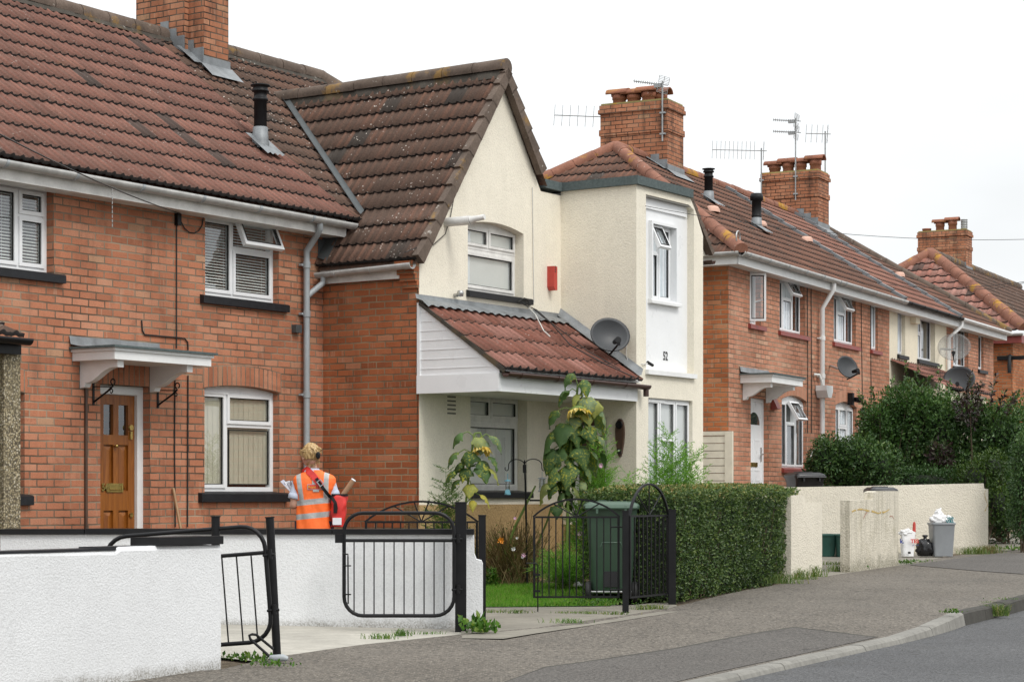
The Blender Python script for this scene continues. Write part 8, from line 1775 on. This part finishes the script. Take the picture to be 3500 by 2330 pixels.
# waistcoat
prof = [(.70, .183, .135), (.80, .178, .13), (.90, .170, .125), (1.0, .161, .120), (1.08, .163, .118), (1.13, .176, .120), (1.17, .196, .120), (1.22, .205, .116), (1.262, .204, .108), (1.290, .184, .096), (1.312, .140, .084), (1.330, .085, .072), (1.345, .062, .066)]
def lerp_prof(z):
    for i in range(len(prof) - 1):
        if z <= prof[i + 1][0] or i == len(prof) - 2:
            t = (z - prof[i][0]) / (prof[i + 1][0] - prof[i][0]); t = max(0, min(1, t)); t2 = t * t * (3 - 2 * t) * .3 + t * .7; return prof[i][1] + (prof[i + 1][1] - prof[i][1]) * t2, prof[i][2] + (prof[i + 1][2] - prof[i][2]) * t2
def torso_pt(a, z, grow=0.0):
    rx, ry = lerp_prof(z); e = .82; ca, sa = math.cos(a), math.sin(a); x = math.copysign(abs(ca) ** e, ca) * rx; y = math.copysign(abs(sa) ** e, sa) * ry
    w = .007 * noise.noise(Vector((a * 1.6, z * 3.2, 1))) + .004 * math.sin(a * 7 + z * 16) * (1 if z < 1.05 else .35); f = 1 + (w + grow) / max(.05, math.hypot(x, y)); tilt = .03 * (x / .18) * (1 if z < 1.1 else 1)
    return Vector((.012 + x * f, .0 + y * f, z - .012 * x / .18 * 0))
nu, nv = 120, 96; zs = [.70 + (1.345 - .70) * i / nv for i in range(nv + 1)]; rws = [[torso_pt(2 * math.pi * k / nu, z) for k in range(nu)] for z in zs]
def vestmat():
    t = T('waistcoat'); p = t.obj(); x, y, z = t.xyz(p)[:3]; n = t.noise(p, 14, 3)
    band = lambda v, a, b: t.m_('MULTIPLY', t.m_('GREATER_THAN', v, a), t.m_('LESS_THAN', v, b))
    sl = t.m_('SUBTRACT', z, t.m_('MULTIPLY', x, 0.10)); up = t.m_('GREATER_THAN', z, 1.03); k = t.m_('SUBTRACT', z, 1.06)
    m = t.m_('MAXIMUM', band(sl, 1.018, 1.070), band(sl, 0.886, 0.938)); m = t.m_('MAXIMUM', m, t.m_('MULTIPLY', up, band(t.m_('ADD', x, t.m_('MULTIPLY', k, 0.14)), -0.122, -0.076))); m = t.m_('MAXIMUM', m, t.m_('MULTIPLY', up, band(t.m_('SUBTRACT', x, t.m_('MULTIPLY', k, 0.02)), 0.108, 0.154)))
    c = t.mix(m, t.mix(t.rng(n, .3, .7), (0.95, 0.15, 0.02), (1.0, 0.185, 0.03)), t.mix(t.rng(n, .35, .65), (0.33, 0.33, 0.325), (0.46, 0.46, 0.45))); t.bump(t.noise(t.scl(p, (1, 1, .5)), 22, 3), 0.5, 0.012); return t.fin(c, 0.6)
def vmat(i, k):
    z = (zs[i] + zs[i + 1]) / 2; p = rws[i][k]; x = p.x; sl = z - .10 * (x - .01) * .35
    if .995 < sl - .045 < 1.052 - .0: return 1
    if .872 < sl - .012 < .925: return 1
    if z > 1.06 and (-.128 + (z - 1.06) * -.05 < x < -.078 + (z - 1.06) * -.12 or .112 < x < .160): return 1
    return 0
mb = MB(); mb.grid(rws, 0, True, True); mb.build('hi_vis_waistcoat', vestmat(), per)
tr = MB()
for sg in (-1, 1):
    cx_ = .012 + sg * .088; tr.tube([(cx_, 0, .86), (cx_, 0, .7), (cx_ + sg * .006, .01 + (.03 if sg > 0 else 0), .44), (cx_, .0 + (.04 if sg > 0 else -.02), .10)], [.10, .098, .075, .062], 18)
tr.build('trousers', M['navy'], per)
for sg, fx_ in ((-1, -.095), (1, .11)): s_ = MB(); yy = .06 if sg > 0 else 0.0; loft_box(s_, [(.0, fx_, yy + .04, .045, .13), (.05, fx_, yy + .03, .045, .12), (.09, fx_, yy - .01, .04, .06)], .03); s_.build('shoe', M['blackm'], per)
# badge printed on the back
def on_back(u, v, lift=.006):
    x = (u - 1070) * ps; z = H + (VH - v) * ps - pb0.z; best = min(range(nu), key=lambda k: (torso_pt(2 * math.pi * k / nu, z).y > 0, abs(torso_pt(2 * math.pi * k / nu, z).x - x))); p = torso_pt(2 * math.pi * best / nu, z); return Vector((x, p.y - lift, z))
def patch(name, u0, u1, v0, v1, m, lift, n=8):
    mb = MB(); mb.grid([[on_back(u0 + (u1 - u0) * k / n, v, lift) for k in range(n + 1)] for v in (v1, (v0 + v1) / 2, v0)]); return mb.build(name, m, per)
patch('badge_border', 1055, 1112, 1654, 1673, M['silver'], .0075); patch('badge', 1057, 1111, 1656, 1671, M['bagred'], .0095); patch('badge_tab', 1074, 1095, 1671.5, 1680, M['silver'], .0095); patch('badge_crest', 1071, 1087, 1636, 1654, M['silver'], .0095)
bp = on_back(1083, 1663.5, .0125); text_obj('Royal Mail', .036, M['inkyel'], per, Matrix.Translation(bp) @ RX, 'lettering', .0008, .0003, .95)
mb = MB(); cpt = on_back(1079, 1645, .012); mb.lathe([(0, 0), (.010, .002), (0, .004)], 8, (0, 0, 0), M=Matrix.Translation(cpt) @ RX); mb.build('crest_emblem', M['inkyel'], per)
# strap and bag (a separate thing carried by the person)
bg = empty('shoulder_bag', P_(1160, 1798) + pb0 + Vector((0, 0, 0)), 0, 'red shoulder bag with black strap across the orange waistcoat', 'bag'); bo = P_(1160, 1798)
def ribbon(name, pts, w, m, th=.006):
    mb = MB(); rws = []
    for i, p in enumerate(pts):
        t = (pts[min(i + 1, len(pts) - 1)] - pts[max(i - 1, 0)]).normalized(); nrm = Vector((0, -1, .15)); sd = t.cross(nrm).normalized(); rws.append([p - sd * w / 2 - bo, p + sd * w / 2 - bo, p + sd * w / 2 - bo + Vector((0, th, 0)), p - sd * w / 2 - bo + Vector((0, th, 0))])
    mb.grid(rws, 0, False, True); return mb.build(name, M[m], bg)
def spath(pix, lift, n=6):
    q = []; 
    for i in range(len(pix) - 1):
        for k in range(n): a, b = pix[i], pix[i + 1]; q.append((a[0] + (b[0] - a[0]) * k / n, a[1] + (b[1] - a[1]) * k / n))
    q.append(pix[-1]); return [on_back(u, v, lift) for u, v in q]
red = [P_(1040, 1640, .10), P_(1038, 1622, .075), P_(1041, 1609, .03), P_(1046, 1603, -.02)] + spath([(1055, 1608), (1072, 1622), (1088, 1642), (1099, 1660)], .020)
ribbon('padded_strap', red, .060, 'bagred', .012); ribbon('strap', spath([(1085, 1634), (1098, 1652), (1112, 1672), (1130, 1696)], .034) + [P_(1140, 1702, -.115), P_(1150, 1718, -.125), P_(1153, 1736, -.128), P_(1150, 1752, -.130)], .030, 'blackm')
mb = MB(); bc = on_back(1100, 1650, .040) - bo; Mb = Matrix.Translation(bc) @ Matrix.Rotation(rad(-38), 4, 'Y'); frame_ring(mb, -.024, .024, -.03, .03, -.006, .006, .008); mb.v = [Mb @ v for v in mb.v]; mb.build('buckle', M['greyplastic'], bg)
mb = MB(); secs = []
for (v, ul, ur, y0, y1) in ((1799, 1134, 1178, -.11, .08), (1780, 1132, 1180, -.12, .09), (1750, 1132, 1182, -.12, .10), (1720, 1133, 1185, -.12, .10), (1700, 1135, 1187, -.11, .10), (1690, 1137, 1187, -.10, .10)):
    z = P_(0, v).z - bo.z; xa = P_(ul, 0).x - bo.x; xb = P_(ur, 0).x - bo.x; secs.append((z, (xa + xb) / 2, (y0 + y1) / 2, (xb - xa) / 2, (y1 - y0) / 2))
sec2 = []
for i in range(len(secs) - 1): sec2 += [tuple(secs[i][q] + (secs[i + 1][q] - secs[i][q]) * f for q in range(5)) for f in (0, .33, .66)]
loft_box(mb, sec2 + [secs[-1]], .045, 6); mb.v = [v + Vector((noise.noise(v * 13) * .014, noise.noise(v * 13 + Vector((3, 0, 0))) * .016, noise.noise(v * 9) * .008)) for v in mb.v]; mb.build('bag_body', M['bagred'], bg)
mb = MB(); loft_box(mb, [(secs[-1][0] - .012, secs[-1][1], secs[-1][2], secs[-1][3] + .004, secs[-1][4] + .004), (secs[-1][0] + .008, secs[-1][1], secs[-1][2], secs[-1][3] + .004, secs[-1][4] + .004)], .03); mb.tube([P_(1134, 1745, -.128) - bo, P_(1136, 1772, -.128) - bo, P_(1140, 1798, -.118) - bo], .004, 6); mb.build('bag_rim', M['blackm'], bg)
mb = MB(); a = P_(1141, 1792, -.127) - bo; b = P_(1171, 1768, -.127) - bo; mb.box(a.x, b.x, -.129, -.125, a.z, b.z); mb.build('label_pocket', M['paper'], bg); mb = MB(); a = P_(1144, 1752, -.133) - bo; b = P_(1156, 1722, -.133) - bo; mb.box(a.x, b.x, -.134, -.128, a.z, b.z); mb.build('strap_tab', M['blackm'], bg)
ct = empty('cardboard_tube', P_(1166, 1700) + pb0, 0, 'brown cardboard postal tube with white cap sticking out of the red bag', 'tube'); co_ = P_(1166, 1700); mb = MB(); t1 = P_(1209, 1640, -.03) - co_; dn = t1.normalized(); mb.tube([Vector((0, 0, 0)) - dn * .12, t1], .0245, 20); mb.build('tube', M['card'], ct); mb = MB(); mb.tube([t1 - dn * .002, t1 + dn * .005], .0245, 20); mb.tube([t1 + dn * .005, t1 + dn * .006], .018, 20); mb.build('end_cap', M['paper'], ct)
# hands, fingers closed round the letters
def hand(name, wrist, fwd, palm_n, curl, side):
    fwd = Vector(fwd).normalized(); pn = Vector(palm_n).normalized(); ac = fwd.cross(pn).normalized() * side; mb = MB(); w = Vector(wrist); rws = []
    for (t, hw_, hh_) in ((-.02, .022, .018), (.0, .026, .018), (.03, .036, .017), (.06, .040, .015), (.085, .038, .012)): rws.append([w + fwd * t + ac * (hw_ * math.cos(a)) + pn * (hh_ * math.sin(a)) for a in [2 * math.pi * k / 14 for k in range(14)]])
    mb.grid(rws, 0, True, True); mb.face(rws[0]); mb.face(rws[-1][::-1])
    for i, (o, l) in enumerate(((-.028, .062), (-.010, .075), (.010, .071), (.027, .056))):
        p = w + fwd * .078 + ac * o; d = fwd.copy(); pth = [p]
        for seg_, ang in ((.45, curl), (.32, curl * 1.5), (.23, curl * 1.2)):
            d = (d * math.cos(ang) + pn * math.sin(ang) * 1.0).normalized(); p = p + d * l * seg_; pth.append(p)
        mb.tube(pth, [.0095, .0088, .0078, .006], 8)
    t0 = w + fwd * .02 - ac * .030; td = (fwd * .6 - ac * .7 + pn * .5).normalized(); mb.tube([t0, t0 + td * .035, t0 + td * .035 + (fwd * .8 + pn * .6).normalized() * .035], [.0125, .0105, .007], 8)
    return mb.build(name, M['skin'], per)
hand('hand', (-.197, .150, 1.055), (.05, .65, .75), (.85, .1, -.2), .55, 1); hand('hand', (.19, .225, .92), (-.2, .9, .1), (-.8, .1, -.3), .5, -1)
M['envgrey'] = plain('envelope_grey', (.42, .43, .50), .7); lt = empty('letters', P_(1000, 1690) + pb0 + Vector((0, .17, 0)), 0, 'fan of white letters held in the hand of the person in orange', 'letters'); lo_ = P_(1000, 1690) + Vector((0, .17, 0))
for k in range(13):
    a = -.75 + .07 * k + R.uniform(-.03, .03); u_ = 981 + 1.9 * k; Mx = Matrix.Translation(P_(u_ + 3, 1668 + .8 * k, .12 + .012 * k) - lo_) @ Matrix.Rotation(a, 4, 'Y') @ Matrix.Rotation(rad(74 + 2.5 * k), 4, 'Z'); mb = MB(); mb.box(-.05, .05, -.0012, .0012, -.09, .085 + R.uniform(-.03, .02), M=Mx); mb.build('envelope', M['paper' if k % 3 else 'envgrey'], lt)
# ================================================================ daylight, sky and camera
SUN_EL, SUN_AZ = rad(48), rad(140)
w = bpy.data.worlds.new('World'); sc.world = w; w.use_nodes = True; t = w.node_tree; bg_ = t.nodes['Background']
sk = t.nodes.new('ShaderNodeTexSky'); sk.sky_type = 'NISHITA'; sk.sun_disc = False; sk.sun_elevation = SUN_EL; sk.sun_rotation = SUN_AZ; sk.dust_density = 4.0; sk.air_density = 1.0; sk.ozone_density = 1.0
tc = t.nodes.new('ShaderNodeTexCoord'); sp_ = t.nodes.new('ShaderNodeSeparateXYZ'); t.links.new(tc.outputs['Generated'], sp_.inputs[0])
# overcast deck: brighter overhead, faint cloud mottling, laid over the physical sky
mr = t.nodes.new('ShaderNodeMapRange'); mr.inputs['From Min'].default_value = 0.0; mr.inputs['From Max'].default_value = 1.0; mr.inputs['To Min'].default_value = SKY_H; mr.inputs['To Max'].default_value = SKY_Z; t.links.new(sp_.outputs[2], mr.inputs['Value'])
nz = t.nodes.new('ShaderNodeTexNoise'); nz.inputs['Scale'].default_value = 3.2; nz.inputs['Detail'].default_value = 5; nz.inputs['Roughness'].default_value = .5
mp_ = t.nodes.new('ShaderNodeMapping'); mp_.inputs['Scale'].default_value = (1.0, 1.0, 2.6); t.links.new(tc.outputs['Generated'], mp_.inputs[0]); t.links.new(mp_.outputs[0], nz.inputs['Vector'])
cm_ = t.nodes.new('ShaderNodeMapRange'); cm_.inputs['From Min'].default_value = .35; cm_.inputs['From Max'].default_value = .65; cm_.inputs['To Min'].default_value = .94; cm_.inputs['To Max'].default_value = 1.09; t.links.new(nz.outputs['Fac'], cm_.inputs['Value'])
ml = t.nodes.new('ShaderNodeMath'); ml.operation = 'MULTIPLY'; t.links.new(mr.outputs[0], ml.inputs[0]); t.links.new(cm_.outputs[0], ml.inputs[1])
cc2 = t.nodes.new('ShaderNodeVectorMath'); cc2.operation = 'SCALE'; cc2.inputs[0].default_value = (.965, .988, 1.0); t.links.new(ml.outputs[0], cc2.inputs['Scale'])
mx = t.nodes.new('ShaderNodeMix'); mx.data_type = 'RGBA'; mx.inputs['Factor'].default_value = .93; t.links.new(sk.outputs[0], mx.inputs['A']); t.links.new(cc2.outputs[0], mx.inputs['B'])
t.links.new(mx.outputs['Result'], bg_.inputs['Color']); bg_.inputs['Strength'].default_value = 0.1
sl_ = bpy.data.lights.new('sun', 'SUN'); sl_.energy = SUN_E; sl_.angle = rad(18); sl_.color = (1.0, .965, .91); so = bpy.data.objects.new('sun', sl_); col.objects.link(so)
dirv = Vector((math.sin(SUN_AZ) * math.cos(SUN_EL), math.cos(SUN_AZ) * math.cos(SUN_EL), math.sin(SUN_EL))); so.rotation_euler = dirv.to_track_quat('Z', 'Y').to_euler(); so.location = dirv * 40
cam = bpy.data.cameras.new('camera'); cam.sensor_width = 36.0; cam.lens = 36.0 * F / 3500.0; cam.shift_y = (VH - 1165.0) / 3500.0; cam.clip_end = 3000.0; cam.clip_start = .1
cob = bpy.data.objects.new('camera', cam); col.objects.link(cob); cob.location = (0, 0, H); cob.rotation_euler = (rad(90), 0, 0); sc.camera = cob
sc.view_settings.view_transform = 'Standard'; sc.view_settings.look = 'None'; sc.view_settings.exposure = 0.0; sc.view_settings.gamma = 1.0
sc.render.engine = 'CYCLES'; sc.cycles.max_bounces = 8; sc.cycles.transparent_max_bounces = 16; sc.cycles.use_denoising = True
